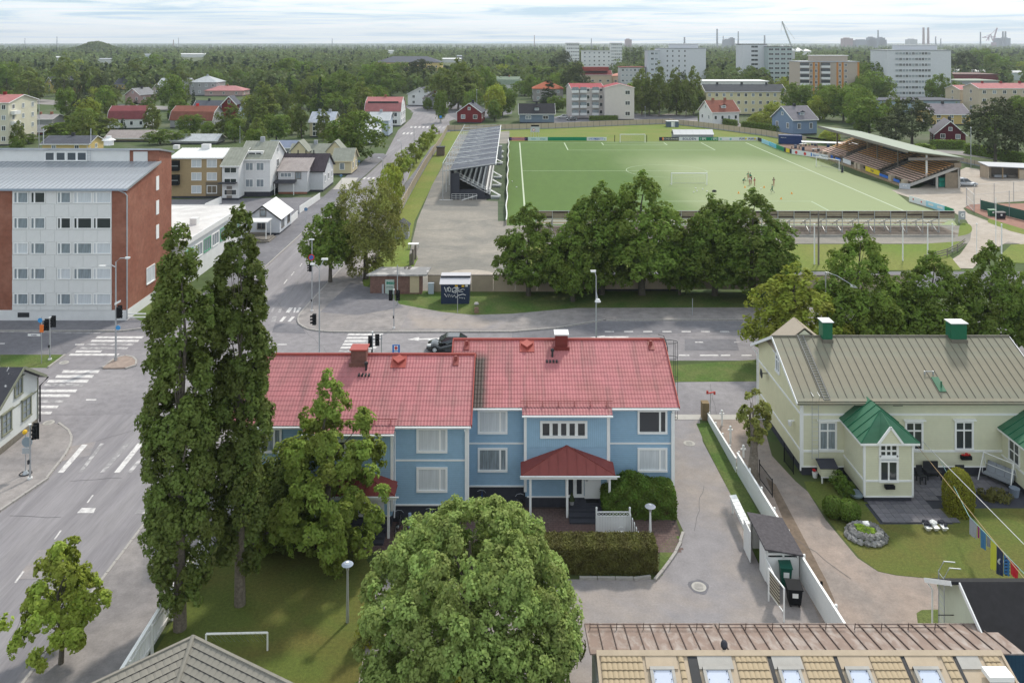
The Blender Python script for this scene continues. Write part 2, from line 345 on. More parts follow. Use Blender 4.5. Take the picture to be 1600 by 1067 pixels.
# pavements
def pave(name,w,mt,z=.13): return areaw(name,w,z,mt,.16)
g=lambda *a:[G(*p) for p in a]
CORNER=smooth(g((560,392),(478,480),(462,500),(474,514),(505,519.5),(560,520)),2)+g((800,519.5),(868,514),(940,501.5),(1190,501))
pave('pavement',CORNER+[(150,86.4),(150,90.2)]+g((1190,482),(900,483),(800,492),(740,494),(690,489),(640,480),(590,470),(572,462),(566,440),(590,400),(612,352)),M.asphalt_old)
pave('pavement',[(-22.3,117),(-22.3,190),(-22.9,228),(-22.0,236),(-20.6,236),(-20.6,200),(-19.3,128),(-19.3,117)],M.asphalt_dark)
pave('pavement',[(-32.6,90.5),(-32.6,210),(-34,214),(-37.3,214),(-36,150),(-36.4,90.5)],M.asphalt_dark)
pave('pavement',[(-260,82.8),(-40,82.8),(-36,84.5),(-33.2,88),(-32.8,90.4),(-41,90.4),(-41,85.7),(-260,85.7)],M.asphalt_dark)
pave('pavement',smooth([G(58,665),G(92,663),G(112,678),G(110,702),G(70,752)],2)+[(-32.9,49),(-32.9,14),(-36.5,14),(-36.7,60)],M.asphalt_old)
pave('pavement',[(-22.6,14),(-17.8,14),(-17.6,45),(-17.6,60),(-19,62.6),(-22.6,62.6)],M.asphalt_old)
isl=pave('traffic_island',smooth(g((161,575),(170,568),(182,560),(200,557),(212,562),(213,570),(205,575),(190,577),(161,577)),2),mat('island_paving',(.30,.235,.20),.9,.2,3))
areaw('verge',g((0,554.5),(102,554.5),(96,560),(75,575),(0,575.5)),.03,M.lawn_shade)
areaw('verge',[(-260,74),(-57.5,73.6),(-55,76.2),(-260,76.2)],.029,M.lawn_shade)
areaw('verge',g((1040,572),(1187,562),(1260,562),(1260,598),(1187,596),(1060,597),(1035,600)),.03,M.lawn_shade)
areaw('verge',[(25,70.6),(120,70.6),(120,75),(25,75)],.026,M.lawn_shade)
areaw('verge',g((572,462),(590,470),(640,480),(690,489),(740,494),(800,492),(900,483),(1190,482),(1320,482),(1320,455),(560,455)),.04,M.lawn_shade)
areaw('verge',g((206,497),(248,462),(262,475),(250,500),(220,503)),.14,M.lawn_shade)
# kerb stones, each one its own piece
stone=MB().box(-.48,.48,-.08,.08,-.02,.15).mesh('kerb_stone',M.kerb)
def kerb(pts):
    e=bpy.data.objects.new('kerb',None); COL.objects.link(e); e['kind']='structure'; e.location=(*pts[0],0); OFF[e.name]=(*pts[0],0)
    acc=0
    for a,b in zip(pts,pts[1:]):
        d=math.hypot(b[0]-a[0],b[1]-a[1]); t=math.atan2(b[1]-a[1],b[0]-a[0]); s=(1-acc) if acc else .5
        s=.5-acc
        while s<d:
            inst('kerb_stone',stone,e,(a[0]+(b[0]-a[0])*s/d,a[1]+(b[1]-a[1])*s/d,0),t); s+=1
        acc=d-(s-1)-.5
kerb(CORNER)
kerb([(-22.6,34),(-22.6,62)]); kerb([(-22.35,117),(-22.35,190)][:2] if 0 else [(-22.4,117),(-22.4,160)])
kerb([(-32.55,90),(-32.55,150)]); kerb([(-80,82.75),(-40,82.75),(-36,84.4),(-33.3,88)])
kerb([(-32.85,40),(-32.85,49)]+smooth([G(70,752),G(110,702),G(112,678),G(92,663)],2))
kerb(smooth(g((160,576),(170,568),(182,560),(200,557),(212,562),(213,570),(205,575),(190,577)),2))
kerb(smooth(g((75,575.5),(96,560),(103,554)),1))
# ---- home yards
areaw('lawn',[(-17.5,14),(-6.1,14),(-6.1,33),(-6.4,41),(-7.2,44.6),(-9,47.2),(-17.4,47.6),(-17.4,30)],.008,M.lawn)
area('driveway',[(1050,653),(1093,654),(1098,690),(1143,775),(1163,832),(1185,880),(1215,868),(1240,872),(1302,975),(1310,1067),(560,1067),(590,905),(1030,905),(1062,860),(1068,830),(1054,800)],.012,M.asphalt_drive)
area('driveway',[(1112,652),(1190,652),(1206,712),(1243,752),(1262,768),(1290,812),(1340,872),(1372,893),(1400,899),(1462,905),(1478,975),(1478,1067),(1320,1067),(1240,870),(1160,740)],.016,M.grit)
area('path',[(1040,648),(1200,648),(1200,656),(1040,656)],.03,M.concrete)
area('lawn_strip',[(1088,662),(1108,660),(1128,690),(1215,862),(1197,880),(1185,876),(1163,832),(1150,800),(1143,775),(1120,730),(1100,690)],.02,M.lawn_shade)
area('lawn',[(1256,752),(1600,752),(1650,760),(1700,903),(1600,905),(1462,904),(1400,898),(1372,892),(1342,870),(1310,832),(1292,808),(1275,785),(1262,768)],.008,M.lawn)
area('lawn',[(1432,958),(1440,953),(1478,952),(1478,975),(1434,974)],.02,M.lawn_shade)
area('soil_strip',[(1196,745),(1212,757),(1290,905),(1305,940),(1300,950),(1262,885),(1225,815)],.019,mat('bare_soil',(.16,.12,.09),.95,.25,3))
area('lawn',[(1032,850),(1057,835),(1062,838),(1056,860),(1038,885),(1035,900),(1030,897)],.02,M.lawn_shade)
kerb(smooth(g((905,905),(1025,906),(1040,888),(1058,862),(1066,838)),1))
M.paver=mat('brick_pavers',(.12,.075,.07),.9,.22,5,col2=(.15,.11,.10),s2=.5)
# block paving, joints recessed: real relief too fine to pick apart
def paving(x0,x1,y0,y1,z):
    b=MB(); ny=int((y1-y0)/.22); nx=int((x1-x0)/.32)
    for j in range(ny):
        for i in range(nx):
            a=x0+(i+(j%2)*.5)*.32; c=y0+j*.22
            if a+.3>x1: continue
            b.poly([(a,c,z),(a+.3,c,z),(a+.3,c+.2,z),(a,c+.2,z)])
    o=b.obj('paving_blocks',M.paver,None,kind='stuff'); tag(o,'reddish block paving laid between the blue house and its hedge','paving')
areaw('paving_bed',[(-17,46.9),(10.2,46.9),(10.2,52),(-17,52)],.006,mat('joint_sand',(.07,.055,.05),.95,.1,3))
paving(-12.5,10.2,46.95,51.4,.022)
# manholes
def manhole(px,py,lab,col=None,ring=False,r=.42,z=.05):
    x,y=G(px,py); t=thing('manhole_cover',lab,'manhole cover',x,y,z)
    MB().cyl(x,y,z-.04,z+.008,r,n=20).obj('frame',M.concrete if not ring else M.kerb,t)
    c=MB().cyl(x,y,z,z+.018,r*.72,n=20)
    c.obj('lid',col or M.asphalt_dark,t)
    b=MB()
    for k in range(-2,3): b.box(x-r*.55*math.cos(k*.35),x+r*.55*math.cos(k*.35),y+k*.11-.02,y+k*.11+.02,z+.018,z+.03)
    b.obj('rib',M.kerb,t)
manhole(1092,917,'round iron manhole cover in the grey driveway beside the small roofed shelter',M.kerb,z=.025,r=.4)
areaw('road_patch',[(G(1092,917)[0]+math.cos(a)*(.55+.07*math.sin(a*3)),G(1092,917)[1]+math.sin(a)*(.6+.06*math.cos(a*5))) for a in [k*PI/9 for k in range(18)]],.018,M.asphalt_dark)
manhole(1077,693,'pale manhole cover in the driveway at the right end of the blue house',M.concrete,z=.025)
manhole(76,663,'pale manhole cover on the corner pavement by the white timber house',M.concrete,z=.14)
manhole(100,567,'pale manhole cover in the road beside the traffic island',M.concrete,z=.035)
# ---- painted markings
def stripes(name,label_,quads,mt=None,z=.032):
    e=bpy.data.objects.new(name,None); COL.objects.link(e); e['kind']='structure'; p0=G(*quads[0][0]); e.location=(*p0,0); OFF[e.name]=(*p0,0)
    for q in quads: MB().poly([(*G(*p),z) for p in q if isinstance(p,tuple)][::-1]).obj('stripe',q[-1] if not isinstance(q[-1],tuple) else (mt or M.paint),e)
    return e
def hst(rows,t=3.2,mt=None): return [((a,y-t/2),(b,y-t/2),(b-3,y+t/2),(a-3,y+t/2)) for y,a,b in rows]
stripes('crosswalk','',[(*q,M.paint_worn if i in(2,3) else M.paint) for i,q in enumerate(hst([(527.5,152,225),(533,144,218),(538.5,136,210),(544.5,127,201),(549.5,120,160),(554.5,110,187)]))])
stripes('crosswalk','',[(*q,M.paint_worn if i in(3,6) else M.paint) for i,q in enumerate(hst([(581,99,156),(588.5,89,147),(596,76,139),(602,70,131),(611,58,121),(618.5,58,111),(627.5,58,100),(636,58,92),(645.5,58,82)],4.2))])
stripes('crosswalk','',[(*q,M.paint_worn if i in(5,6) else M.paint) for i,q in enumerate(hst([(523,545,599),(528.3,543,597),(533.3,540,595),(538.3,537,593),(543.5,534,590),(549,531,586),(556,528,585)]))])
def sl(x0,x1,y0,y1,w,mt=None): return ((x0,y0),(x0+w,y0),(x1+w,y1),(x1,y1),mt or M.paint)
stripes('crosswalk','',[sl(413,404,481,489,6),sl(426,423,481,489,3,M.paint_worn),sl(437,434,481,489,4,M.paint_worn),sl(452,446,481,489,6),sl(460,458,481,489,3),sl(467,462,481,489,4),
  sl(426,423,495,503,7,M.paint_worn),sl(443,436,495,503,5),sl(456,449,495,503,5)])
stripes('crosswalk','',[sl(128,90,695,739,9),sl(157,122,693,739,6,M.paint_worn),sl(196,156,693,739,7,M.paint_worn),sl(215,178,693,739,9),sl(210+20,198,703,739,7,M.paint_worn)])
stripes('stop_line','',[((128,794),(150,794),(146,802),(120,802)),((215,797),(232,797),(226,803),(211,803),M.paint_worn)])
stripes('centre_line','',[sl(144,135,774,786,2.5),sl(94,84,829,843,2.6),sl(35,22,893,911,3.2),sl(416,412,472,478,1.6),sl(448,443,437,444,1.4),sl(459,454.5,425,431,1.3),sl(471.5,468,412,417,1.2),sl(483,480,401,405,1.1),sl(494,491,389,393,1)])
stripes('lane_line','',[((945+30*k,517.8),(959+30*k,517.8),(959.6+30*k,519.2),(945+30*k,519.2)) for k in range(8)])
stripes('lane_line','',[((1061,554.6),(1077,554.6),(1077,556.6),(1060,556.6)),((1094,554.6),(1122,554.6),(1123,556.6),(1093,556.6)),((1127,554.6),(1141,554.6),(1141,556.6),(1126,556.6)),((1159,554.6),(1174,554.6),(1175,556.6),(1158,556.6)),
  ((1086,534.5),(1098,534.5),(1099,535.8),(1086,535.8)),((1147,534.5),(1158,534.5),(1159,535.8),(1147,535.8),M.paint_worn),((434,538),(448,538),(448,539.3),(433,539.3)),((135,624),(151,624),(150,626),(134,626)),((0,536.5),(8,536.5),(7,538),(0,538)),((118,538),(132,538),(131,539.5),(117,539.5))])
stripes('turn_arrow','',[((921,527.5),(945,524.5),(945,526),(982,526),(982,528.2),(945,528.2),(945,529.5)),])
stripes('turn_arrow','',[((636,531),(655,527),(655,529.5),(690,528),(690,531),(655,531.5),(655,533)),])
stripes('edge_line','',[((0,518.6),(60,518.9),(157,520.5),(157,521.5),(60,520),(0,519.6),M.paint_worn)])
stripes('crosswalk','',[sl(642+6*k*1.05,640.5+6*k*1.05,198,200.3,3.2) for k in range(5)])
stripes('crosswalk','',[sl(630.5+6*k,628.5+6*k,207.5,210.3,3) for k in range(3)])
stripes('crosswalk','',[sl(686+7*k,683.5+7*k,198,201,3.5,M.paint_worn) for k in range(3)])
stripes('crosswalk','',[sl(569+7*k,566+7*k,277.5,280.5,3.4) for k in range(4)])
# asphalt driveway aprons
pave('apron',g((535,279),(560,279),(546,297),(520,297)),M.concrete,.135)
area('yard_asphalt',[(262,312),(512,308),(478,345),(440,372),(385,425),(262,350)],.010,M.asphalt_dark)
area('corner_asphalt',[(40,640),(190,640),(190,705),(150,720),(60,790),(52,700)],.013,M.asphalt)
area('corner_asphalt',[(190,499),(300,465),(335,530),(190,530)],.0135,M.asphalt_dark)
# cracks and repair patches
CR=mat('crack_tar',(.13,.125,.13),.9,.1,3)
def crack(pts,w_=.028):
    w=[G(*p) for p in pts]; b=MB()
    for a,c in zip(w,w[1:]):
        n=max(1,int(math.dist(a,c)/.7)); q=[(a[0]+(c[0]-a[0])*k/n+(random.random()-.5)*.22*(0<k<n),a[1]+(c[1]-a[1])*k/n+(random.random()-.5)*.22*(0<k<n)) for k in range(n+1)]
        for u,v in zip(q,q[1:]):
            d=math.dist(u,v) or 1; nx,ny=-(v[1]-u[1])/d*w_/2,(v[0]-u[0])/d*w_/2; b.poly([(u[0]-nx,u[1]-ny,.03),(v[0]-nx,v[1]-ny,.03),(v[0]+nx,v[1]+ny,.03),(u[0]+nx,u[1]+ny,.03)])
    b.obj('crack',CR,None,kind='structure')
for c in ([(90,534),(105,553)],[(60,545),(92,535),(140,530)],[(15,806),(95,808)],[(150,690),(210,672),(330,660)],[(110,752),(190,747)],[(430,470),(520,560)],[(260,600),(330,640)],[(470,540),(640,536),(700,541)],[(760,528),(764,560)],[(1060,525),(1180,523)],[(1110,600),(1120,648)],[(1100,760),(1085,830)],[(50,930),(15,1000)],[(350,560),(420,520)],[(1240,840),(1330,905)],[(455,455),(520,380)]): crack(c)
for pts,m in (([(430,505),(470,507),(478,522),(425,520)],M.asphalt_dark),([(330,600),(420,600),(400,640),(310,640)],M.asphalt_dark),([(60,860),(110,860),(80,905),(25,905)],M.asphalt_drive),([(1070,530),(1150,530),(1155,548),(1070,548)],M.asphalt_dark),([(100,700),(150,690),(140,712),(90,722)],M.asphalt_drive),([(520,400),(555,380),(548,392),(515,412)],M.asphalt)): areaw('road_patch',[G(*p) for p in pts],.0285,m)
areaw('pavement_patch',[G(548,442,.13),G(600,455,.13),G(630,480,.13),G(560,492,.13),G(500,488,.13)],.134,M.asphalt_dark)
areaw('pavement_patch',[G(640,484,.13),G(790,498,.13),G(790,513,.13),G(625,513,.13)],.134,M.asphalt_drive)
# ================= blue apartment house (two staggered halves)
M.blue=boards(mat('blue_siding',(.30,.46,.61),.75,.05,3),'Z',.135,.012,.80)
M.bluev=boards(mat('blue_upright_boards',(.32,.49,.64),.75,.05,3),'xy',.125,.012,.80)
def tile_sheet(x0,x1,ye,ze,yr,zr,tw=.2,ch=.37,depth=.017,flip=1):
    """pressed-tile steel sheet: rolls across, a step at every course"""
    nx=int(round((x1-x0)/tw))*5; ln=math.hypot(yr-ye,zr-ze); nr=int(round(ln/ch)); rows=[]
    for k in range(nr): rows+= [(k+.02)/nr,(k+.98)/nr]
    xs=np.linspace(x0,x1,nx+1); prof=.5-.5*np.cos(2*np.pi*(xs-x0)/tw); prof=prof**1.5*.021
    V=[];n=len(xs); ny,nz=-(zr-ze)/ln*flip,abs(yr-ye)/ln
    for i,t in enumerate(rows):
        lift=.0 if i%2 else depth
        h=prof+lift
        y=ye+(yr-ye)*t; z=ze+(zr-ze)*t
        V.append(np.stack([xs,np.full(n,y)-ny*0+h*(-(zr-ze)/ln if yr>ye else (zr-ze)/ln),z+h*nz],1))
    V=np.concatenate(V); m=len(rows); idx=np.arange(n-1)
    Fc=np.concatenate([np.stack([idx+r*n,idx+1+r*n,idx+1+(r+1)*n,idx+(r+1)*n],1) for r in range(m-1)])
    b=MB(); b.v=[tuple(v) for v in V.tolist()]; b.f=[tuple(f) for f in (Fc if yr>ye else Fc[:,::-1]).tolist()]; b.m=[0]*len(b.f); return b
def half(nm,lab,x0,x1,yw,yr_,ze,zr,bay,canx,stain=False):
    """x0..x1 walls, front wall plane yw"""
    dep=(yr_-yw)*2; t=thing('blue_apartment_house',lab,'apartment house',(x0+x1)/2,yw,0)
    zt=ze-.02; sl_=(zr-ze)/(yr_-(yw-.6)); zw=ze+sl_*.6
    solid('plinth',M.plinth,t,(x0+.04,x1-.04,yw+.05,yw+dep-.05,0,1.12),(bay[0]+.03,bay[1]-.03,yw-.46,yw+.1,0,.7))
    b=MB()
    for (a,c,y_) in ((x0,x1,0),):
        b.hexa([(x0,yw,1.12),(x1,yw,1.12),(x1,yw+dep,1.12),(x0,yw+dep,1.12),(x0,yw,zw-.1),(x1,yw,zw-.1),(x1,yw+dep,zw-.1),(x0,yw+dep,zw-.1)])
        b.poly([(x0,yw,zw-.1),(x0,yr_,zr-.14),(x0,yw+dep,zw-.1)]).poly([(x1,yw,zw-.1),(x1,yw+dep,zw-.1),(x1,yr_,zr-.14)])
    b.obj('wall',M.blue,t)
    solid('bay_wall',M.bluev,t,(bay[0],bay[1],yw-.5,yw-.002,3.85,ze-.06))
    solid('bay_wall',M.blue,t,(bay[0],bay[1],yw-.5,yw-.002,.7,3.84))
    # corner boards, floor band, drip board
    for x in (x0,x1,bay[0],bay[1]):
        f=yw-.5 if x in bay else yw
        solid('corner_board',M.white,t,(x-.09,x+.09,f-.035,f+.12,1.0 if f<yw else 1.14,ze-.1))
    for a,c in ((x0+.1,bay[0]-.1),(bay[1]+.1,x1-.1)):
        solid('floor_band',M.white,t,(a,c,yw-.03,yw+.01,3.8,3.9)); solid('drip_board',M.white,t,(a,c,yw-.06,yw+.01,1.06,1.15))
    solid('drip_board',M.white,t,(bay[0]+.1,bay[1]-.1,yw-.55,yw-.49,.66,.74))
    # roof
    r=tile_sheet(x0-.25,x1+.25,yw-.6,ze,yr_,zr); r.obj('roof',MSTAIN if stain else M.reds,t,label='red tile-pattern sheet roof slope facing the yard')
    r=tile_sheet(x0-.25,x1+.25,yw+dep+.6,ze,yr_,zr); r.obj('roof',M.reds,t)
    s=(.5,.5*sl_); r=tile_sheet(bay[0]-.2,bay[1]+.2,yw-1.12,ze-.52*sl_,yw-.6,ze); r.obj('roof_extension',M.reds,t)
    c=MB(); c.tube([(x0-.27,yr_,zr+.04),(x1+.27,yr_,zr+.04)],.10,8); c.obj('ridge_cap',M.redtrim,t)
    for x in (x0-.27,x1+.27):
        c=MB()
        for yy,q in ((yw-.62,1),(yw+dep+.62,1)):
            c.bar((x,yy,ze),(x,yr_,zr),.06,.24)
        c.obj('verge_trim',M.redtrim,t)
    # soffit box so the eave has thickness, gutters, downpipes
    solid('fascia',M.white,t,(x0-.22,x1+.22,yw-.56,yw-.50,ze-.2,ze-.03)); solid('soffit',M.white,t,(x0-.2,x1+.2,yw-.5,yw,ze-.2,ze-.17))
    gt=MB()
    for a,c in ((x0-.25,bay[0]-.22),(bay[1]+.22,x1+.25)): gt.tube([(a,yw-.66,ze-.07),(c,yw-.66,ze-.07)],.06,8)
    gt.tube([(bay[0]-.22,yw-1.17,ze-.3),(bay[1]+.22,yw-1.17,ze-.3)],.06,8); gt.obj('gutter',M.white,t)
    for x,yy in ((x1-.12,yw-.66),(bay[1]+.12,yw-.66)):
        MB().tube([(x,yy,ze-.1),(x,yy,ze-.25),(x,yw-.12,ze-.55),(x,yw-.12,1.3),(x,yw-.35,.5)],.05,6).obj('downpipe',M.white,t)
    # snow guard above the entrance
    sg=MB(); yy,zz=yw-.35,ze+.25*sl_+.10
    for k in range(6):
        x=bay[0]+.1+(bay[1]-bay[0]-.2)*k/5; sg.bar((x,yy-.25,zz-.12),(x,yy,zz+.08),.04,.1)
    sg.tube([(bay[0]-.3,yy,zz+.1),(bay[1]+.3,yy,zz+.1)],.022,5); sg.obj('snow_guard',M.seamred,t)
    return t,zw,sl_
# mossy stain where the higher roof meets the lower one (wear, shape of its own)
MSTAIN=mat('red_tile_sheet_mossy',(.42,.145,.158),.6,.12,1.6,col2=(.36,.13,.13),s2=.35,det=7)
streaks(MSTAIN); _n=MSTAIN.node_tree; _p=_n.nodes['Principled BSDF']; _s=_p.inputs['Base Color'].links[0].from_socket
_t=N(_n,'ShaderNodeTexCoord'); _x=N(_n,'ShaderNodeSeparateXYZ'); L(_n,_t.outputs['Object'],_x.inputs[0])
_nz=N(_n,'ShaderNodeTexNoise',i_Scale=1.2,i_Detail=4.0); L(_n,_t.outputs['Object'],_nz.inputs['Vector'])
_a=N(_n,'ShaderNodeMapRange'); _a.inputs['From Min'].default_value=-4.6; _a.inputs['From Max'].default_value=-5.05
L(_n,MA(_n,'ADD',_x.outputs[0],MA(_n,'MULTIPLY',_nz.outputs[0],.35)),_a.inputs[0])
_m=N(_n,'ShaderNodeMix',data_type='RGBA'); _b=N(_n,'ShaderNodeMapRange'); _b.inputs['From Min'].default_value=3.9; _b.inputs['From Max'].default_value=3.1; L(_n,MA(_n,'ADD',_x.outputs[1],MA(_n,'MULTIPLY',_nz.outputs[0],.3)),_b.inputs[0]); L(_n,MA(_n,'MULTIPLY',_a.outputs[0],_b.outputs[0]),_m.inputs[0]); L(_n,_s,_m.inputs[6]); _m.inputs[7].default_value=(.075,.055,.048,1); L(_n,_m.outputs[2],_p.inputs['Base Color'])
bh2,zw2,sl2=half('r','blue two-storey apartment house, right half, with pale-capped chimney and hipped red porch roof',-3.85,10.4,52.0,56.6,6.40,8.82,(.85,6.15),None,True)
bh1,zw1,sl1=half('l','blue two-storey apartment house, left half half-hidden by the poplars and the maple',-17.0,-2.75,49.9,54.4,6.24,8.62,(-12.5,-7.35),None)
def porch(t,x0,x1,yw,apz,ez,dep,posts,gz=0):
    xc=(x0+x1)/2; yf=yw-dep; b=MB()
    ap=(xc,yw-.5,apz); 
    A_=(x0,yf,ez);B_=(x1,yf,ez);C_=(x1,yw-.5,ez+.18);D_=(x0,yw-.5,ez+.18)
    b.poly([A_,B_,ap]).poly([A_,ap,D_]).poly([B_,C_,ap])
    for q in (((x0,yf),(x1,yf),0),): pass
    b.hexa([(x0,yf,ez-.06),(x1,yf,ez-.06),(x1,yw-.5,ez-.06),(x0,yw-.5,ez-.06),(x0,yf,ez-.004),(x1,yf,ez-.004),(x1,yw-.5,ez-.004),(x0,yw-.5,ez-.004)])
    r=b.obj('porch_roof',M.seamred,t)
    s=MB()
    for k in range(1,10):
        x=x0+(x1-x0)*k/10; f=1-abs(x-xc)/((x1-x0)/2)
        s.bar((x,yf+.01,ez+.02),(x+(xc-x)*0,yf+(dep-.5)*f,ez+(apz-ez)*f+.02),.025,.04)
    s.bar((x0,yf,ez+.02),(xc,yw-.5,apz+.02),.04,.05).bar((x1,yf,ez+.02),(xc,yw-.5,apz+.02),.04,.05)
    s.obj('seam',M.seamred,t)
    solid('porch_fascia',M.white,t,(x0-.03,x1+.1,yf-.06,yf-.01,ez-.22,ez-.02)); MB().tube([(x0-.05,yf-.1,ez-.03),(x1+.25,yf-.1,ez-.03)],.05,8).obj('gutter',M.white,t)
    for x in posts: solid('porch_post',M.white,t,(x-.07,x+.07,yf+.1,yf+.24,gz,ez-.07))
porch(bh2,.55,6.45,52.0,3.95,2.72,1.75,(1.15,3.45,6.1))
porch(bh1,-12.9,-7.0,49.9,3.85,2.62,1.75,(-12.2,-9.9,-7.4))
# windows
UZ,LZ=5.25,2.80
for t,xs,yw,side in ((bh2,(-1.25,9.05),52.0,1),(bh1,(-15.2,-4.95),49.9,0)):
    for i,x in enumerate(xs):
        for z in (UZ-(0 if t is bh2 else .15),LZ-(0 if t is bh2 else .13)):
            gl=M.blind
            if t is bh2 and i==1 and z>4: gl=M.glass
            if t is bh2 and i==0 and z<4: gl=M.half
            if t is bh1 and i==0: gl=M.half
            win(t,x,yw,z,1.66,1.28,0,(5,1.3) if (i+side)%2 else (1.3,5) if t is bh1 and i==1 else (5,1.3),gl=gl,cas=.13,mull=.12)
win(bh2,3.3,51.5,5.0,2.7,.78,0,5,gl=M.glass,cas=.16,mull=.2); win(bh1,-9.9,49.4,4.85,2.7,.78,0,5,gl=M.glass,cas=.16,mull=.2)
for t,x in ((bh2,10.4),(bh1,-2.75)):
    if t is bh2:
        for y in (54.3,58.6):
            for z in (UZ,LZ): win(t,x,y,z,1.3,1.2,PI/2,2,gl=M.half)
# front doors with glazed side panels
for t,xd,yw in ((bh2,5.15,52.0),(bh1,-8.35,49.9)):
    d=solid('door',M.white,t,(xd-.52,xd+.52,yw-.56,yw-.5,.6,2.65))
    b=MB()
    for i in range(2):
        for j in range(2): b.box(xd-.3+.32*i,xd-.3+.32*i+.28,yw-.575,yw-.55,1.85+.24*j,1.85+.24*j+.2)
    b.obj('door_pane',M.glass,d); solid('handle',M.steel,d,(xd-.44,xd-.3,yw-.62,yw-.57,1.75,1.79))
    f=solid('side_light',M.white,t,(xd-1.75,xd-.56,yw-.54,yw-.5,.66,2.66))
    solid('pane',M.glass,f,(xd-1.68,xd-1.25,yw-.56,yw-.53,.85,2.6),(xd-1.02,xd-.7,yw-.56,yw-.53,.9,2.6))
    s=MB()
    for k in range(4): s.box(xd-1.6,xd+.75,yw-.55-.38*(k+1)-.25,yw-.52-.38*k-(.25 if k else 0),0,.6-.15*k-.02)
    s.obj('steps',M.plinth,t); solid('doormat',M.black,t,(xd-.45,xd+.35,yw-1.0,yw-.6,.582,.6))
# roof furniture
def roofz(x,y,ye,ze,sl_): return ze+(y-ye)*sl_
def chimney(t,px,py,yy,zb,w,d,h,mt,cap,capm):
    x=AT(px,py,yy)[0]
    c=solid('chimney',mt,t,(x-w/2,x+w/2,yy-d/2,yy+d/2,zb-.4,zb+h)); solid('chimney_cap',capm,c,(x-w/2-.08,x+w/2+.08,yy-d/2-.1,yy+d/2+.1,zb+h+.03,zb+h+.11))
    solid('flashing',mt,c,(x-w/2-.12,x+w/2+.12,yy-d/2-.14,yy-d/2+.02,zb-.5,zb-.0)); return x
rr=mat('rusty_sheet',(.19,.09,.075),.6,.2,4)
chimney(bh1,562,560,54.0,8.45,1.0,.9,.75,rr,1,M.redtrim)
chimney(bh2,877,540,56.2,8.65,.85,.8,.75,mat('dark_red_chimney',(.17,.03,.025),.6,.05),1,M.whiteroof)
for t,x,yy,zz in ((bh1,AT(573,580,53.4)[0],53.2,8.05),(bh2,AT(863,550,55.3)[0],55.2,8.15)):
    v=MB().cyl(x,yy,zz-.3,zz+.45,.07).cyl(x,yy,zz+.4,zz+.55,.12); v.obj('vent_pipe',M.dark,t)
    solid('roof_step',M.dark,t,*[(x-.45+.22*k,x-.33+.22*k,yy-.55,yy-.1,zz-.18,zz-.08) for k in range(4)])
for t,px,yr_,zr,sl_ in ((bh1,625,54.4,8.62,sl1),(bh2,823,56.6,8.82,sl2)):
    x=AT(px,545,yr_)[0]; y=yr_-.55; z=zr-.55*sl_; b=MB()
    b.slab([(x-.5,y-.5,z-.5*sl_+.06),(x+.5,y-.5,z-.5*sl_+.06),(x+.5,y+.45,z+.45*sl_+.06),(x-.5,y+.45,z+.45*sl_+.06)],.06)
    p=[(x-.42,y+.05,z+.22),(x,y-.42,z+.12),(x+.42,y+.05,z+.22),(x,y+.42,z+.34)]
    b.slab(p,.12); b.obj('roof_hatch',M.redtrim,t)
for t,px,yr_,zr,sl_ in ((bh1,416,54.4,8.62,sl1),(bh1,713,54.4,8.62,sl1),(bh2,730,56.6,8.82,sl2),(bh2,1015,56.6,8.82,sl2)):
    x=AT(px,545,yr_)[0]
    MB().cyl(x,yr_-.45,zr-.3,zr+.1,.13,.1).slab([(x-.2,yr_-.9,zr-.9*sl_+.08),(x+.2,yr_-.9,zr-.9*sl_+.08),(x+.2,yr_-.1,zr+.0),(x-.2,yr_-.1,zr+.0)],.05).obj('roof_vent',M.seamred,t)
# safety hoop ladder on the right gable
l=MB()
for y in (55.7,56.3): l.tube([(10.75,y,1.5),(10.75,y,8.6),(10.6,y,9.2),(10.2,y,9.3)],.025,5)
for k in range(24): l.tube([(10.75,55.7,1.6+.3*k),(10.75,56.3,1.6+.3*k)],.015,4)
for z in (3.6,5.0,6.4,7.8,8.9): l.tube([(10.75+.75*math.sin(a),56.0+.36*math.cos(a),z) for a in [PI*k/8 for k in range(9)]],.02,4)
for k in (2,4,6): l.tube([(10.75+.75*math.sin(PI*k/8),56+.36*math.cos(PI*k/8),z) for z in (3.6,8.9)],.015,4)
l.obj('wall_ladder',M.dark,bh2)
solid('red_notice_plate',M.reds,bh2,*[]) if 0 else None
HOUSES.append((395,1065,528,830,50))
# ================= pale green house
M.green=boards(mat('pale_green_siding',(.68,.67,.50),.75,.04,2),'Z',.15,.01,.9)
M.greenw=boards(mat('cream_gable_boards',(.70,.67,.45),.75,.04,2),'Z',.15,.01,.92)
M.groof=mat('grey_green_metal_roof',(.185,.188,.14),.6,.08,1.2,col2=(.215,.195,.14),s2=.5,det=7)
M.gseam=mat('roof_seam',(.16,.145,.115),.6,.1,3)
M.emerald=mat('green_porch_roof',(.04,.13,.07),.5,.10,1.5,col2=(.055,.165,.095),s2=.5)
M.echim=mat('green_chimney_sheet',(.012,.12,.06),.5,.08,3)
gx0,gx1,gy0,gyr,gze,gzr=19.85,36.6,55.3,60.1,5.20,7.78
gh=thing('pale_green_house','long pale green wooden house with a grey-green sheet metal roof and two green porches','house',(gx0+gx1)/2,gy0,0)
gy1=2*gyr-gy0; gs=(gzr-gze)/(gyr-gy0+.5); gw=gze+.45*gs
solid('plinth',M.plinth,gh,(gx0+.06,gx1-.06,gy0+.06,gy1-.06,0,.62))
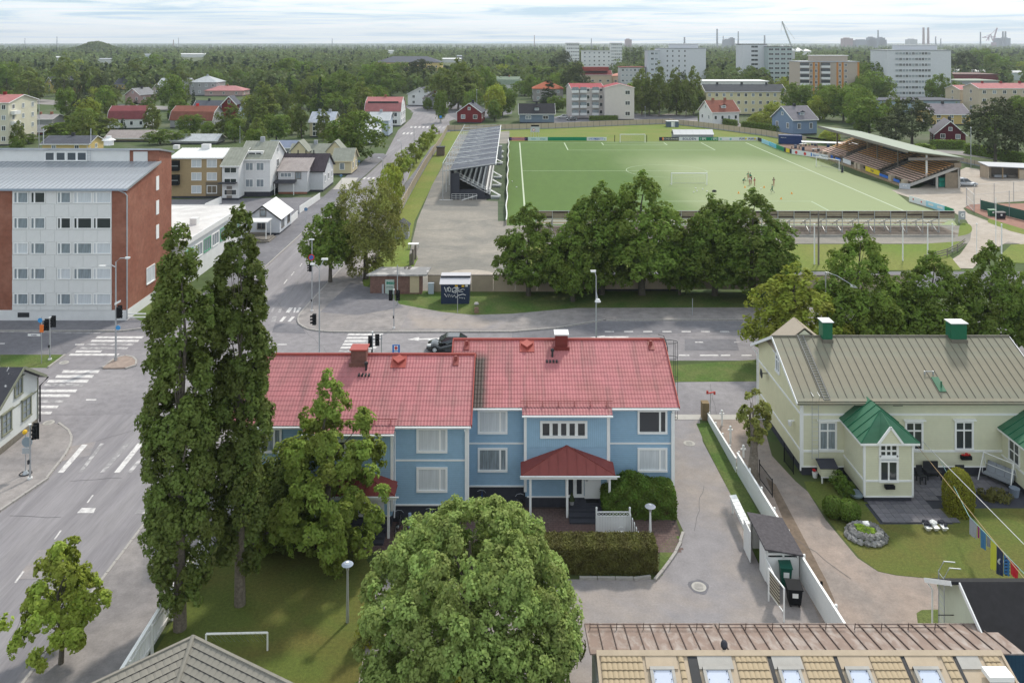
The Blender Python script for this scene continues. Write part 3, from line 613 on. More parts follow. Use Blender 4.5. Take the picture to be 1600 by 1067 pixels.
b=MB(); b.hexa([(gx0,gy0,.6),(gx1,gy0,.6),(gx1,gy1,.6),(gx0,gy1,.6),(gx0,gy0,gw),(gx1,gy0,gw),(gx1,gy1,gw),(gx0,gy1,gw)]); b.poly([(gx1,gy0,gw),(gx1,gy1,gw),(gx1,gyr,gzr-.1)]); b.obj('wall',M.green,gh)
b=MB(); b.poly([(gx0-.02,gy0+.02,.7),(gx0-.02,gy0+.02,gw),(gx0-.02,gyr,gzr-.1),(gx0-.02,gy1,gw),(gx0-.02,gy1,.7)][::-1]); b.obj('gable_wall',M.greenw,gh)
def seam_roof(t,x0,x1,ye,ze,yr_,zr,pitch,mt,ms,name='roof_panel'):
    n=max(1,int(round((x1-x0)/pitch))); p=(x1-x0)/n; d=1 if yr_>ye else -1
    q=MB(); q.cm=0; q.slab([(0.004,0,0),(p-.004,0,0),(p-.004,yr_-ye,zr-ze),(.004,yr_-ye,zr-ze)] if d>0 else [(p-.004,0,0),(.004,0,0),(.004,yr_-ye,zr-ze),(p-.004,yr_-ye,zr-ze)],.05)
    q.cm=1; q.bar((p,0,.02),(p,yr_-ye,zr-ze+.02),.035,.05)
    me=q.mesh(name,[mt,ms])
    for i in range(n): inst(name,me,t,(x0+i*p,ye,ze))
seam_roof(gh,19.4,37.0,54.75,gze,gyr,gzr,.59,M.groof,M.gseam); seam_roof(gh,19.4,37.0,gy1+.55,gze,gyr,gzr,.59,M.groof,M.gseam)
MB().tube([(19.35,gyr,gzr+.03),(37.05,gyr,gzr+.03)],.07,6).obj('ridge_cap',M.gseam,gh)
b=MB()
for x in (19.36,37.04): b.bar((x,54.72,gze-.06),(x,gyr,gzr-.06),.05,.2).bar((x,gy1+.55,gze-.06),(x,gyr,gzr-.06),.05,.2)
b.obj('barge_board',M.white,gh)
solid('eave_board',M.groof,gh,(19.4,37,54.68,54.74,gze-.12,gze+.03)); b=MB(); b.slab([(19.4,54.8,gze+.10),(37,54.8,gze+.10),(37,55.05,gze+.20),(19.4,55.05,gze+.20)],.07); b.obj('snow_guard',M.groof,gh)
solid('soffit_band',M.white,gh,(gx0-.03,gx1,gy0-.05,gy0,gze-.22,gze-.1)); solid('frieze_band',M.white,gh,(gx0,gx1,gy0-.04,gy0,4.12,4.26)); solid('sill_band',M.white,gh,(gx0,gx1,gy0-.05,gy0,1.62,1.76)); solid('base_board',M.white,gh,(gx0,gx1,gy0-.05,gy0,.58,.66))
solid('corner_board',M.white,gh,(gx0-.05,gx0+.12,gy0-.06,gy0+.1,.6,gze-.1)); solid('corner_board',M.white,gh,(gx0-.05,gx0+.02,gy1-.15,gy1+.03,.6,gze-.1))
solid('gable_band',M.white,gh,(gx0-.07,gx0-.02,gy0,gy1,4.12,4.24),(gx0-.07,gx0-.02,gy0,gy1,1.62,1.74))
MB().tube([(gx0-.15,gy0-.5,gze-.1),(gx0-.1,gy0-.1,gze-.45),(gx0-.1,gy0-.1,.4)],.055,6).tube([(gx0-.35,gy1+.5,gze-.2),(gx0-.12,gy1,gze-.6),(gx0-.12,gy1,.4)],.05,6).obj('downpipe',M.white,gh)
def gwin(x,y,z,w=1.0,h=1.75,rot=0,gl=M.half):
    o=win(gh,x,y,z,w,h,rot,2,1,gl=gl,cas=.13,mull=.09)
    MB().box(-w/2-.25,w/2+.25,-.22,0,h/2+.2,h/2+.27).box(-w/2,w/2,-.06,.01,h*.18,h*.18+.09).obj('window_hood',M.white,None).parent=o
gwin(AT(1293,690,gy0)[0],gy0,2.72); gwin(AT(1428,690,gy0)[0],gy0,2.72,1.0,1.75,0,M.glass); gwin(AT(1506,690,gy0)[0],gy0,2.75,1.05,1.75,0,M.glass)
gwin(gx0-.02,60.1,5.75,.7,1.1,-PI/2,M.half)
# roof extras
for px,w_,h_ in ((1290,.72,1.15),(1494,1.15,1.05)):
    x=AT(px,520,gyr-.1)[0]; c=solid('chimney',M.echim,gh,(x-w_/2,x+w_/2,gyr-.5,gyr+.3,gzr-.05,gzr+h_)); solid('chimney_base',M.gseam,c,(x-w_/2-.02,x+w_/2+.02,gyr-.62,gyr+.32,gzr-.75,gzr-.04)); solid('chimney_cap',M.whiteroof,c,(x-w_/2-.07,x+w_/2+.07,gyr-.6,gyr+.4,gzr+h_+.06,gzr+h_+.12))
b=MB(); xa=AT(1250,540,gyr)[0]
for k in range(26):
    f=k/26; y=54.9+(gyr-54.9)*f; z=gze+gs*(y-54.75)+.08; b.box(xa-.2,xa+.2,y,y+.03,z,z+.04)
for dx in (-.2,.2): b.bar((xa+dx,54.9,gze+.15),(xa+dx,gyr,gzr+.1),.05,.05)
b.obj('roof_ladder',mat('grey_ladder',(.22,.22,.21),.6,.1),gh)
b=MB(); xl=AT(1271,640,gy0)[0]
for dx in (-.22,.22): b.tube([(xl+dx,gy0-.35,1.3),(xl+dx,gy0-.35,5.2),(xl+dx,gy0-.6,5.7),(xl+dx,gy0-.1,5.75)],.022,5)
for k in range(13): b.tube([(xl-.22,gy0-.35,1.4+.3*k),(xl+.22,gy0-.35,1.4+.3*k)],.014,4)
b.obj('wall_ladder',M.steel,gh)
xg=AT(1460,600,56.2)[0]; ys=55.9; zs=gze+gs*(ys-54.75)
b=MB(); b.slab([(xg,ys-.35,zs-.1),(xg+.5,ys-.35,zs-.1),(xg+.5,ys+.75,zs+.75*gs+.07),(xg,ys+.75,zs+.75*gs+.07)],.05); b.cyl(xg+.32,ys,zs,zs+.45,.06,n=8); b.obj('vent_sheet',M.emerald,gh)
MB().tube([(xg-.3,ys+1.05,zs+.7),(xg+.3,ys+1.05,zs+.7)],.03,5).box(xg-.34,xg-.26,ys+1.0,ys+1.1,zs+.4,zs+.72).box(xg+.26,xg+.34,ys+1.0,ys+1.1,zs+.4,zs+.72).obj('roof_step',M.steel,gh)
# rear wing with its own small gabled roof rising behind the ridge
wx=AT(1244,500,62)[0]; b=MB(); wz=8.35
b.slab([(wx-2.2,60.2,6.6),(wx,60.2,wz),(wx,62.5,wz),(wx-2.2,62.5,6.6)][::-1],.06).slab([(wx,60.2,wz),(wx+2.2,60.2,6.6),(wx+2.2,62.5,6.6),(wx,62.5,wz)][::-1],.06)
b.obj('wing_roof',mat('sand_metal_roof',(.42,.35,.27),.5,.06),gh); b=MB()
for k in range(4): 
    y=60.6+k*.55; b.bar((wx-2.2,y,6.63),(wx,y,wz+.03),.04,.05).bar((wx+2.2,y,6.63),(wx,y,wz+.03),.04,.05)
b.obj('seam',M.gseam,gh)
b=MB(); b.box(wx-1.9,wx+1.9,60.3,62.3,5.5,6.75).poly([(wx-1.9,60.25,6.75),(wx+1.9,60.25,6.75),(wx,60.25,8.2)]).poly([(wx-1.9,62.28,6.75),(wx,62.28,8.2),(wx+1.9,62.28,6.75)]); b.obj('wing_wall',M.green,gh)
# porches
def gporch(x0,x1,yf,ez,rz,full=True):
    xc=(x0+x1)/2; yb=gy0
    solid('porch_plinth',M.plinth,gh,(x0+.05,x1-.05,yf+.05,yb,0,.42))
    solid('porch_wall',M.green,gh,(x0,x1,yf,yb-.002,.4,ez-.05))
    for x in (x0,x1): solid('corner_board',M.white,gh,(x-.06,x+.06,yf-.05,yf+.09,.4,ez-.05))
    solid('porch_band',M.white,gh,(x0-.04,x1+.04,yf-.045,yf-.002,1.35,1.47),(x0-.045,x0-.002,yf,yb,1.35,1.47),(x1+.002,x1+.045,yf,yb,1.35,1.47),(x0-.04,x1+.04,yf-.05,yf-.002,.36,.44))
    o=.35; a,c,f=x0-o,x1+o,yf-.28; b=MB(); ap=(xc,yf+1.15,rz); bk=(xc,yb+.35,rz)
    for q in ([(a,f,ez),(xc-.75,f,ez),ap],[(xc+.75,f,ez),(c,f,ez),ap],[(a,f,ez),ap,bk,(a,yb,ez)],[(c,f,ez),(c,yb,ez),bk,ap]): b.poly(q)
    gx=(xc,f+.02,ez+1.0)
    b.poly([(xc-.75,f,ez),gx,ap]).poly([gx,(xc+.75,f,ez),ap]); b.obj('porch_roof',M.emerald,gh)
    s=MB()
    for k in range(1,5):
        y=f+(yb-f)*k/5
        g2=min(1,(y-f)/(yf+1.15-f))
        s.bar((a,y,ez+.02),(a+(xc-a)*g2,y,ez+(rz-ez)*g2+.02),.03,.05).bar((c,y,ez+.02),(c+(xc-c)*g2,y,ez+(rz-ez)*g2+.02),.03,.05)
    s.bar((a,f,ez+.02),tuple(ap),.04,.05).bar((c,f,ez+.02),tuple(ap),.04,.05); s.obj('seam',M.echim,gh)
    w_=MB(); w_.box(a,a+.05,f,yb,ez-.14,ez-.01).box(c-.05,c,f,yb,ez-.14,ez-.01).box(a,c,f-.03,f,ez-.14,ez-.01).bar((xc-.8,f-.04,ez-.03),(xc,f-.04,ez+1.05),.08,.14).bar((xc+.8,f-.04,ez-.03),(xc,f-.04,ez+1.05),.08,.14); w_.obj('barge_board',M.white,gh)
    MB().poly([(xc-.7,f+.005,ez),(xc+.7,f+.005,ez),(xc,f+.005,ez+.92)]).obj('gablet',M.green,gh)
    return xc
xc=gporch(22.75,25.85,52.05,3.95,5.45); 
for z,h,r in ((3.35,.75,2),(2.05,1.15,1)): 
    o=win(gh,xc,52.05,z,1.0,h,0,3 if z>3 else 2,r,gl=M.glass,cas=.14,mull=.1)
win(gh,xc,52.05,2.86,1.0,.22,0,1,gl=M.half,cas=.1); solid('flower_box',M.black,gh,(xc-.3,xc+.3,51.75,52.0,1.0,1.22))
xc2=gporch(33.6,36.9,52.6,3.3,4.6); win(gh,33.6,53.9,2.3,1.0,1.3,-PI/2,2,2,gl=M.glass)
fb=AT(1510,735,gy0-.2)
solid('flower_box',M.black,gh,(fb[0]-.35,fb[0]+.35,gy0-.3,gy0-.05,1.2,1.45)); b=MB()
for k in range(14): b.ball((fb[0]-.3+random.random()*.6,gy0-.2+random.random()*.1,1.48+random.random()*.1),.06,5,3)
b.obj('flowers',M.redc,gh)
t=solid('wall_lamp',M.white,gh,(gx0-.3,gx0-.02,56.6,56.75,3.1,3.15)); MB().tube([(gx0-.3,56.7,2.75),(gx0-.3,56.7,3.1)],[.1,.17],8).obj('lamp_shade',M.white,t)
solid('house_number_plate',M.dark,gh,(AT(1395,633,gy0)[0],AT(1410,633,gy0)[0],gy0-.05,gy0-.03,4.78,4.92))
MB().tube([(gx0-.6,62.6,4.0),(gx0-.5,62.6,4.0)],[.05,.36],12).bar((gx0,62.6,4),(gx0-.5,62.6,4),.05).obj('satellite_dish',M.dark,gh)
HOUSES.append((1180,1600,500,790,54))
# small roofed kennel by the wall
t=thing('storage_box','pale green storage box with a dark lid on legs under the house ladder window','storage box',*G(1295,755)); x,y=t.location[0],t.location[1]
solid('box',M.green,t,(x-.55,x+.5,y-.1,y+.6,.5,1.1)); b=MB(); b.slab([(x-.65,y-.2,1.1),(x+.6,y-.2,1.1),(x+.6,y+.65,1.35),(x-.65,y+.65,1.35)],.05); b.obj('lid',M.plinth,t); solid('leg',M.white,t,(x-.5,x-.42,y-.05,y+.03,0,.5),(x+.38,x+.46,y-.05,y+.03,0,.5),(x-.55,x+.5,y-.1,y-.04,.42,.5))
# ================= white timber house at the left edge
M.wsiding=boards(mat('white_siding',(.66,.68,.66),.8,.05,2),'Z',.16,.01,.93)
M.sage=mat('sage_window_trim',(.22,.23,.17),.7,.1,5)
X=-36.8; yA,yB=57.6,62.6
th=thing('white_timber_house','small white wooden house with a dark roof and grey-green window trim on the street corner','house',-41,60.1)
solid('plinth',mat('stone_plinth',(.20,.18,.15),.9,.2,4),th,(-52,X+.02,yA+.04,yB-.04,0,.55))
b=MB(); b.box(-52,X,yA,yB,.5,3.75).poly([(X,yA,3.75),(X,yB,3.75),(X,60.1,5.35)]); b.obj('wall',M.wsiding,th)
r=MB(); r.slab([(-52,yA-.4,3.65),(X+.45,yA-.4,3.65),(X+.45,60.1,5.5),(-52,60.1,5.5)],.1).slab([(X+.45,yB+.4,3.65),(-52,yB+.4,3.65),(-52,60.1,5.5),(X+.45,60.1,5.5)],.1)
r.obj('roof',mat('dark_worn_roof',(.04,.04,.05),.6,.2,3,col2=(.45,.45,.46),s2=1.6,lo=.62,hi=.68),th)
b=MB(); b.bar((X+.47,yB+.4,3.62),(X+.47,60.1,5.45),.05,.2).bar((X+.47,yA-.4,3.62),(X+.47,60.1,5.45),.05,.2); b.box(X-.08,X+.03,yB-.1,yB+.03,.5,3.7); b.box(X+.0,X+.03,yA,yB,2.65,2.75); b.obj('trim',M.sage,th)
for y,z,w_,h_ in ((61.1,2.0,.95,1.35),(58.7,2.0,.95,1.35),(60.1,4.0,.75,1.1)):
    o=win(th,X,y,z,w_,h_,PI/2,2,3 if h_>1.2 else 2,fr=M.sage,gl=M.half,cas=.12,mull=.05)
    MB().box(-w_/2-.22,w_/2+.22,-.16,0,h_/2+.12,h_/2+.2).obj('window_hood',M.sage,None).parent=o
MB().tube([(X+.55,yB+.45,3.55),(X+.1,yB+.1,3.0),(X+.1,yB+.1,.2)],.06,6).obj('downpipe',M.black,th)
# ================= brick apartment block (left)
M.panel=mat('white_facade_panel',(.70,.70,.69),.8,.04,1.5)
M.lroof=mat('light_metal_roof',(.42,.44,.47),.35,.10,.8,metal=.35,col2=(.33,.35,.38),s2=.25)
bb=thing('brick_apartment_block','five-storey brick apartment block with white window bands and a pale metal roof','apartment block',-50,85.8)
x1=-41.0; x0=-75.0; yf=85.8; ym=93.6; yb=97.1; zE=14.15; zM=15.75
solid('plinth',M.whitewall,bb,(x0,x1+.03,yf-.03,ym,0,1.2),(x0,x1+.03,ym+.01,yb,0,1.25))
xl=G(20,502)[0]; xr=G(175,502)[0]
b=MB(); b.hexa([(x0,yf,1.2),(x1,yf,1.2),(x1,ym,1.2),(x0,ym,1.2),(x0,yf,zE),(x1,yf,zE),(x1,ym,zM),(x0,ym,zM)]); b.obj('brick_wall',M.brick,bb)
b=MB(); b.hexa([(x0,ym+.003,1.25),(x1,ym+.003,1.25),(x1,yb,1.25),(x0,yb,1.25),(x0,ym+.003,17.25),(x1,ym+.003,17.15),(x1,yb,16.4),(x0,yb,16.5)]); b.obj('brick_wall',M.brick,bb)
b=MB(); b.slab([(x0,ym-.4,17.5),(x1+.3,ym-.4,17.4),(x1+.3,yb+.2,16.55),(x0,yb+.2,16.65)],.2); b.obj('upper_roof',M.lroof,bb)
# clerestory band
xc0=x0; xc1=AT(203,240,ym)[0]; solid('clerestory_wall',M.panel,bb,(x0,xc1,ym-.12,ym,15.6,17.25),(AT(209,240,ym)[0],AT(231,240,ym)[0],ym-.12,ym,15.6,17.0))
for px in (79,96,113,129): 
    x=AT(px,244,ym)[0]; win(bb,x,ym-.12,16.45,.95,.85,0,1,gl=M.glass,cas=.12)
b=MB(); xd=AT(141,240,ym)[0]
for dx in (-.2,.2): b.bar((xd+dx,ym-.3,15.8),(xd+dx,ym-.3,17.7),.04)
for k in range(6): b.bar((xd-.2,ym-.3,15.95+.3*k),(xd+.2,ym-.3,15.95+.3*k),.03)
b.obj('roof_ladder',M.steel,bb)
solid('facade_backing',M.panel,bb,(xl,xr,yf-.05,yf-.001,1.21,zE-.03))
# facade panels and windows
zr=[(502-(y))/14.68 for y in (0,)]
def zat(y): return H-(y-HY)*yf/F
rows=[(308.5,292.5,317.5),(348,339,357),(387.5,378,396.5),(427,418,436),(466,457,475)]
wz=[(zat(300)+zat(317))/2,(zat(340)+zat(357))/2,(zat(379.5)+zat(396))/2,(zat(419)+zat(435.5))/2,(zat(458.5)+zat(475))/2]
wh=1.12
pm={}
def fpanel(xa,xb,za,zb):
    k=(round(xb-xa,2),round(zb-za,2))
    if k not in pm: pm[k]=MB().box(.01,k[0]-.01,-.10,-.052,.01,k[1]-.01).mesh('facade_panel',M.panel)
    inst('facade_panel',pm[k],bb,(xa,yf,za))
def pxx(p): return AT(p,400,yf)[0]
for r,z in enumerate(wz):
    top=(zE-.02 if r==0 else wz[r-1]-wh/2-.14); zb_=z+wh/2+.12
    n=7
    for k in range(n):
        a=xl+(xr-xl)*k/n; fpanel(a,xl+(xr-xl)*(k+1)/n,zb_,top)
    if r==4:
        for k in range(n): fpanel(xl+(xr-xl)*k/n,xl+(xr-xl)*(k+1)/n,1.22,z-wh/2-.14)
    for a,c in ((20,22),(46,48),(72.5,89),(112,115),(144,146.5)): fpanel(pxx(a),pxx(c),z-wh/2-.14,zb_)
    for j,(a,c,sp) in enumerate(((22,45.5,(1,3.4)),(48.5,72,(1,3.4)),(90,112,(1,3.6)),(115.5,145,(.9,4.2)),(146,175,(.7,4)))):
        gl=M.half
        if (r,j) in ((1,2),(1,3),(1,4),(0,1)): gl=M.glass
        elif (r,j) in ((0,3),(0,4),(2,4),(3,2),(3,4),(4,4),(4,3),(2,0)): gl=M.blind
        w_=pxx(c)-pxx(a); win(bb,(pxx(a)+pxx(c))/2,yf-.07,z,w_-.22,wh-.1,0,sp,gl=gl,cas=.09,mull=.16)
solid('basement_window',M.dark,bb,(pxx(28),pxx(46),yf-.06,yf-.03,.45,.95))
for px,py in ((250,300),(250,335),(250,371)): pass
for z in (13.4,10.6,7.8): solid('stair_window',M.white,bb,(x1-.02,x1+.06,ym-.75,ym-.05,z-.8,z+.8))
win(bb,x1,AT(235,450,0)[1] if 0 else 41*F/(800-235),3.4,1.9,1.7,PI/2,2,gl=M.blind)
seam_roof(bb,x0,x1+.25,yf-.45,zE+.03,ym-.12,zM+.12,.55,M.lroof,M.grey)
solid('eave_trim',mat('blue_grey_trim',(.30,.35,.42),.4,0),bb,(x0,x1+.3,yf-.52,yf-.45,zE-.18,zE+.04)); b=MB(); b.bar((x1+.28,yf-.5,zE-.02),(x1+.28,ym,zM+.06),.06,.24); b.obj('verge_trim',M.lroof,bb)
b=MB(); b.tube([(x1-.7,yf-.5,zE-.1),(x1-.05,yf-.2,zE-.5),(x1+.08,yf-.08,zE-.8),(x1+.08,yf-.08,.3)],.07,6); b.obj('downpipe',M.steel,bb)
for px in (170,): 
    b=MB(); x=AT(px,230,97)[0]; b.cyl(x,97,17.3,17.9,.55).cyl(x,97,17.9,18.15,.8,.35).cyl(x,97,18.15,18.4,.3); b.obj('roof_vent',M.whiteroof,bb)
for px in (142,68): MB().tube([(AT(px,225,98)[0],98,17.3),(AT(px,225,98)[0],98,19.2)],.05,5).obj('vent_pipe',M.steel,bb)
HOUSES.append((0,270,225,503,86))
# low white flat-roofed annex
lw_=thing('white_flat_annex','low white flat-roofed shop building between the brick block and the street','shop building',-45,97)
ax0,ax1,ay0,ay1,az=-52,-39.4,97.4,119.,5.0
solid('wall',M.whitewall,lw_,(ax0+.3,ax1-.3,ay0+.3,ay1-.3,0,az)); b=MB(); b.box(ax0,ax1,ay0,ay1,az,az+.62); b.obj('roof',mat('white_felt_roof',(.66,.645,.63),.8,.08,.8,col2=(.52,.50,.49),s2=.2,det=8),lw_)
solid('parapet',M.whiteroof,lw_,(ax1-.12,ax1+.05,ay0-.05,ay1+.05,az+.05,az+.72),(ax0,ax1-.12,ay0-.05,ay0+.1,az+.05,az+.72),(ax0,ax1-.12,ay1-.1,ay1+.05,az+.05,az+.72))
for k in range(7): win(lw_,ax1-.3,99.2+k*2.9,3.4,2.2,1.5,PI/2,3,gl=M.half,fr=M.white if k%2 else mat('green_frame',(.10,.35,.2),.5,0))
solid('roof_box',M.whiteroof,lw_,(AT(301,338,106)[0]-.4,AT(301,338,106)[0]+.5,106,107,az+.6,az+1.5)); HOUSES.append((250,385,318,400,100))

# ================= generic houses
HL=[]
def house(name,lab,cat,p0,p1,pyb,D,ye,rise,wm,rm,kind='gx',rot=0,nx=2,nz=None,wsz=(1.0,1.2),rib=0,over=.45,chim=1,side=2,yb=None,sq=None,gl=None,group=None,fr=None,clear=True,dorm=0,trim=None,base=.4,eaveh=None,chm=None,wx=None):
    """front wall spans photo x p0..p1 with its foot on row pyb; ye is the eave row"""
    xa,Y=G(p0,pyb); xb,_=G(p1,pyb); W=abs(xb-xa); eh=eaveh or H*(pyb-ye)/(pyb-HY); xc=(xa+xb)/2
    t=thing(name,lab,cat,xc,Y,0,group,rot,local=True); fr=fr or M.white
    w=W/2; b=MB(); b.box(-w,w,0,D,base,eh)
    o=over; zr=eh+rise; r=MB()
    if kind=='gx':
        b.poly([(-w,0,eh),(-w,D/2,zr-.05),(-w,D,eh)]).poly([(w,0,eh),(w,D,eh),(w,D/2,zr-.05)])
        s=rise/(D/2); r.slab([(-w-o,-o,eh-o*s),(w+o,-o,eh-o*s),(w+o,D/2,zr),(-w-o,D/2,zr)],-.0+.14).slab([(w+o,D+o,eh-o*s),(-w-o,D+o,eh-o*s),(-w-o,D/2,zr),(w+o,D/2,zr)],.14)
        if rib:
            n=int((2*w+2*o)/rib)
            for k in range(n+1):
                x=-w-o+(2*w+2*o)*k/n; r.bar((x,-o,eh-o*s+.03),(x,D/2,zr+.03),.05,.06)
        tr=[((-w-o,-o,eh-o*s-.1),(-w-o,D/2,zr-.1)),((-w-o,D+o,eh-o*s-.1),(-w-o,D/2,zr-.1)),((w+o,-o,eh-o*s-.1),(w+o,D/2,zr-.1)),((w+o,D+o,eh-o*s-.1),(w+o,D/2,zr-.1)),((-w-o,-o-.03,eh-o*s-.1),(w+o,-o-.03,eh-o*s-.1))]
    elif kind=='gy':
        b.poly([(-w,0,eh),(w,0,eh),(0,0,zr-.05)]).poly([(-w,D,eh),(0,D,zr-.05),(w,D,eh)])
        s=rise/w; r.slab([(-w-o,D+o,eh-o*s),(-w-o,-o,eh-o*s),(0,-o,zr),(0,D+o,zr)],.14).slab([(w+o,-o,eh-o*s),(w+o,D+o,eh-o*s),(0,D+o,zr),(0,-o,zr)],.14)
        if rib:
            n=int((D+2*o)/rib)
            for k in range(n+1):
                y=-o+(D+2*o)*k/n; r.bar((-w-o,y,eh-o*s+.03),(0,y,zr+.03),.05,.06).bar((w+o,y,eh-o*s+.03),(0,y,zr+.03),.05,.06)
        tr=[((-w-o,-o-.02,eh-o*s-.1),(0,-o-.02,zr-.1)),((w+o,-o-.02,eh-o*s-.1),(0,-o-.02,zr-.1))]
    elif kind=='hip':
        h=min(w,D/2); a=[(-w-o,-o,eh),(w+o,-o,eh),(w+o,D+o,eh),(-w-o,D+o,eh)]
        if w>=D/2: p,q=(-w+h,D/2,zr),(w-h,D/2,zr); fs=[[a[0],a[1],q,p],[a[1],a[2],q],[a[2],a[3],p,q],[a[3],a[0],p]]
        else: p,q=(0,h,zr),(0,D-h,zr); fs=[[a[0],a[1],p],[a[1],a[2],q,p],[a[2],a[3],q],[a[3],a[0],p,q]]
        for f in fs: r.poly(f)
        r.box(-w-o,w+o,-o,D+o,eh-.14,eh-.005); tr=[]
    elif kind=='flat':
        r.box(-w-o,w+o,-o,D+o,eh,eh+.35); tr=[]
    elif kind=='gam':   # gambrel, ridge along x
        k1,zk=D*.14,eh+rise*.62
        b.poly([(-w,0,eh),(-w,k1,zk),(-w,D/2,zr-.05),(-w,D-k1,zk),(-w,D,eh)]).poly([(w,0,eh),(w,k1,zk),(w,D/2,zr-.05),(w,D-k1,zk),(w,D,eh)][::-1])
        e=-.3
        r.slab([(-w-o,e,eh-.1),(w+o,e,eh-.1),(w+o,k1,zk),(-w-o,k1,zk)],.12).slab([(-w-o,k1,zk),(w+o,k1,zk),(w+o,D/2,zr),(-w-o,D/2,zr)],.12)
        r.slab([(w+o,D-e,eh-.1),(-w-o,D-e,eh-.1),(-w-o,D-k1,zk),(w+o,D-k1,zk)],.12).slab([(w+o,D-k1,zk),(-w-o,D-k1,zk),(-w-o,D/2,zr),(w+o,D/2,zr)],.12)
        tr=[((s_*(w+o),e,eh-.15),(s_*(w+o),k1,zk-.1)) for s_ in (-1,1)]+[((s_*(w+o),k1,zk-.1),(s_*(w+o),D/2,zr-.1)) for s_ in (-1,1)]
    elif kind=='gamy':
        k1,zk=w*.28,eh+rise*.62
        P=[(-w,eh),(-w+k1,zk),(0,zr-.05),(w-k1,zk),(w,eh)]
        b.poly([(x,0,z) for x,z in P][::-1]).poly([(x,D,z) for x,z in P])
        for i in range(4):
            (xa_,za_),(xb_,zb_)=P[i],P[i+1]; r.slab([(xa_,D+o,za_),(xa_,-o,za_),(xb_,-o,zb_+.06),(xb_,D+o,zb_+.06)],.14)
        tr=[((P[i][0],-o-.03,P[i][1]),(P[i+1][0],-o-.03,P[i+1][1])) for i in range(4)]
    b.obj('wall',wm,t); ro=r.obj('roof',rm,t)
    solid('plinth',M.plinth,t,(-w+.05,w-.05,.05,D-.05,0,base))
    if tr:
        q=MB(); 
        for a,c in tr: q.bar(a,c,.08,.2)
        q.obj('roof_trim',trim or M.white,t)
    nz=nz or max(1,int(round((eh-base)/2.9))); st=(eh-base)/nz
    for z_ in range(nz):
        z=base+st*(z_+.52)
        for k in range(nx):
            x=-w+2*w*(k+.5)/nx if not wx else wx[k]*w
            win(t,x,0,z,*wsz,0,2 if wsz[0]>.9 else 1,gl=gl or random.choice([M.half,M.glass,M.glass]),cas=.12,fr=fr)
        for k in range(side):
            y=D*(k+.5)/side
            if xc<0: win(t,w,y,z,*wsz,PI/2,2 if wsz[0]>.9 else 1,gl=random.choice([M.half,M.glass]),cas=.12,fr=fr)
            else: win(t,-w,y,z,*wsz,-PI/2,2 if wsz[0]>.9 else 1,gl=random.choice([M.half,M.glass]),cas=.12,fr=fr)
    if kind in('gy','gamy') and rise>1.8: win(t,0,0,eh+rise*.36,.8,.9,0,1,gl=M.half,cas=.1,fr=fr)
    if kind in('gx','gam') and rise>1.8: win(t,w if xc<0 else -w,D/2,eh+rise*.36,.8,.9,PI/2 if xc<0 else -PI/2,1,gl=M.half,cas=.1,fr=fr)
    for k in range(chim):
        x=-w+2*w*(k+.6)/(chim+.2); yy=D/2
        if kind in('gy','gamy'): x=w*.15; yy=D*(k+.5)/chim
        c=MB().box(x-.4,x+.4,yy-.35,yy+.35,zr-.5,zr+.8); c.obj('chimney',chm or M.brick,t)
    for k in range(dorm):
        x=-w+2*w*(k+.5)/dorm; y0=D*.14; z0=eh+rise*.28; q=MB(); q.box(x-.9,x+.9,y0,y0+1.6,z0-.3,z0+.95); d=q.obj('dormer',wm,t)
        MB().slab([(x-1.15,y0-.3,z0+.85),(x,y0-.3,z0+1.45),(x,y0+2.3,z0+1.45),(x-1.15,y0+2.3,z0+.85)][::-1],.1).slab([(x,y0-.3,z0+1.45),(x+1.15,y0-.3,z0+.85),(x+1.15,y0+2.3,z0+.85),(x,y0+2.3,z0+1.45)][::-1],.1).obj('dormer_roof',rm,d)
        win(t,x,y0,z0+.4,1.2,.65,0,2,gl=M.half,cas=.1)
    HL.append((name.replace('_',' '),xc,Y+D/2))
    if clear:
        rp=H-0; top=HY+(H-zr)*F/Y; HOUSES.append((min(p0,p1)-1,max(p0,p1)+3,top,pyb-(pyb-top)*.18,Y))
    return t
C=lambda r,g_,b_,ro=.85:mat('wall_paint',(r,g_,b_),ro,.05,1)
RF=lambda r,g_,b_:mat('roof_sheet',(r,g_,b_),.85,.14,.8,spec=.12)
pinkroof=RF(.38,.16,.155); slate=RF(.10,.105,.125); greyr=RF(.22,.22,.23); rust=RF(.22,.085,.062); dkred=RF(.20,.06,.065); greenr=RF(.22,.27,.2); greygreen=RF(.27,.28,.24); ltgrey=RF(.42,.44,.46); blackr=RF(.03,.03,.035)
white=M.whitewall; pink=C(.40,.27,.26); yellow=C(.58,.44,.18); tan=mat('tan_render',(.38,.28,.155),.85,.06,2); paleyellow=C(.62,.54,.36); redw=mat('red_ochre_boards',(.17,.017,.02),.85,.08,2); bluegrey=C(.22,.29,.38); lilac=C(.28,.28,.35); cream=M.cream; greyw=C(.33,.33,.34); beige=C(.50,.44,.36)
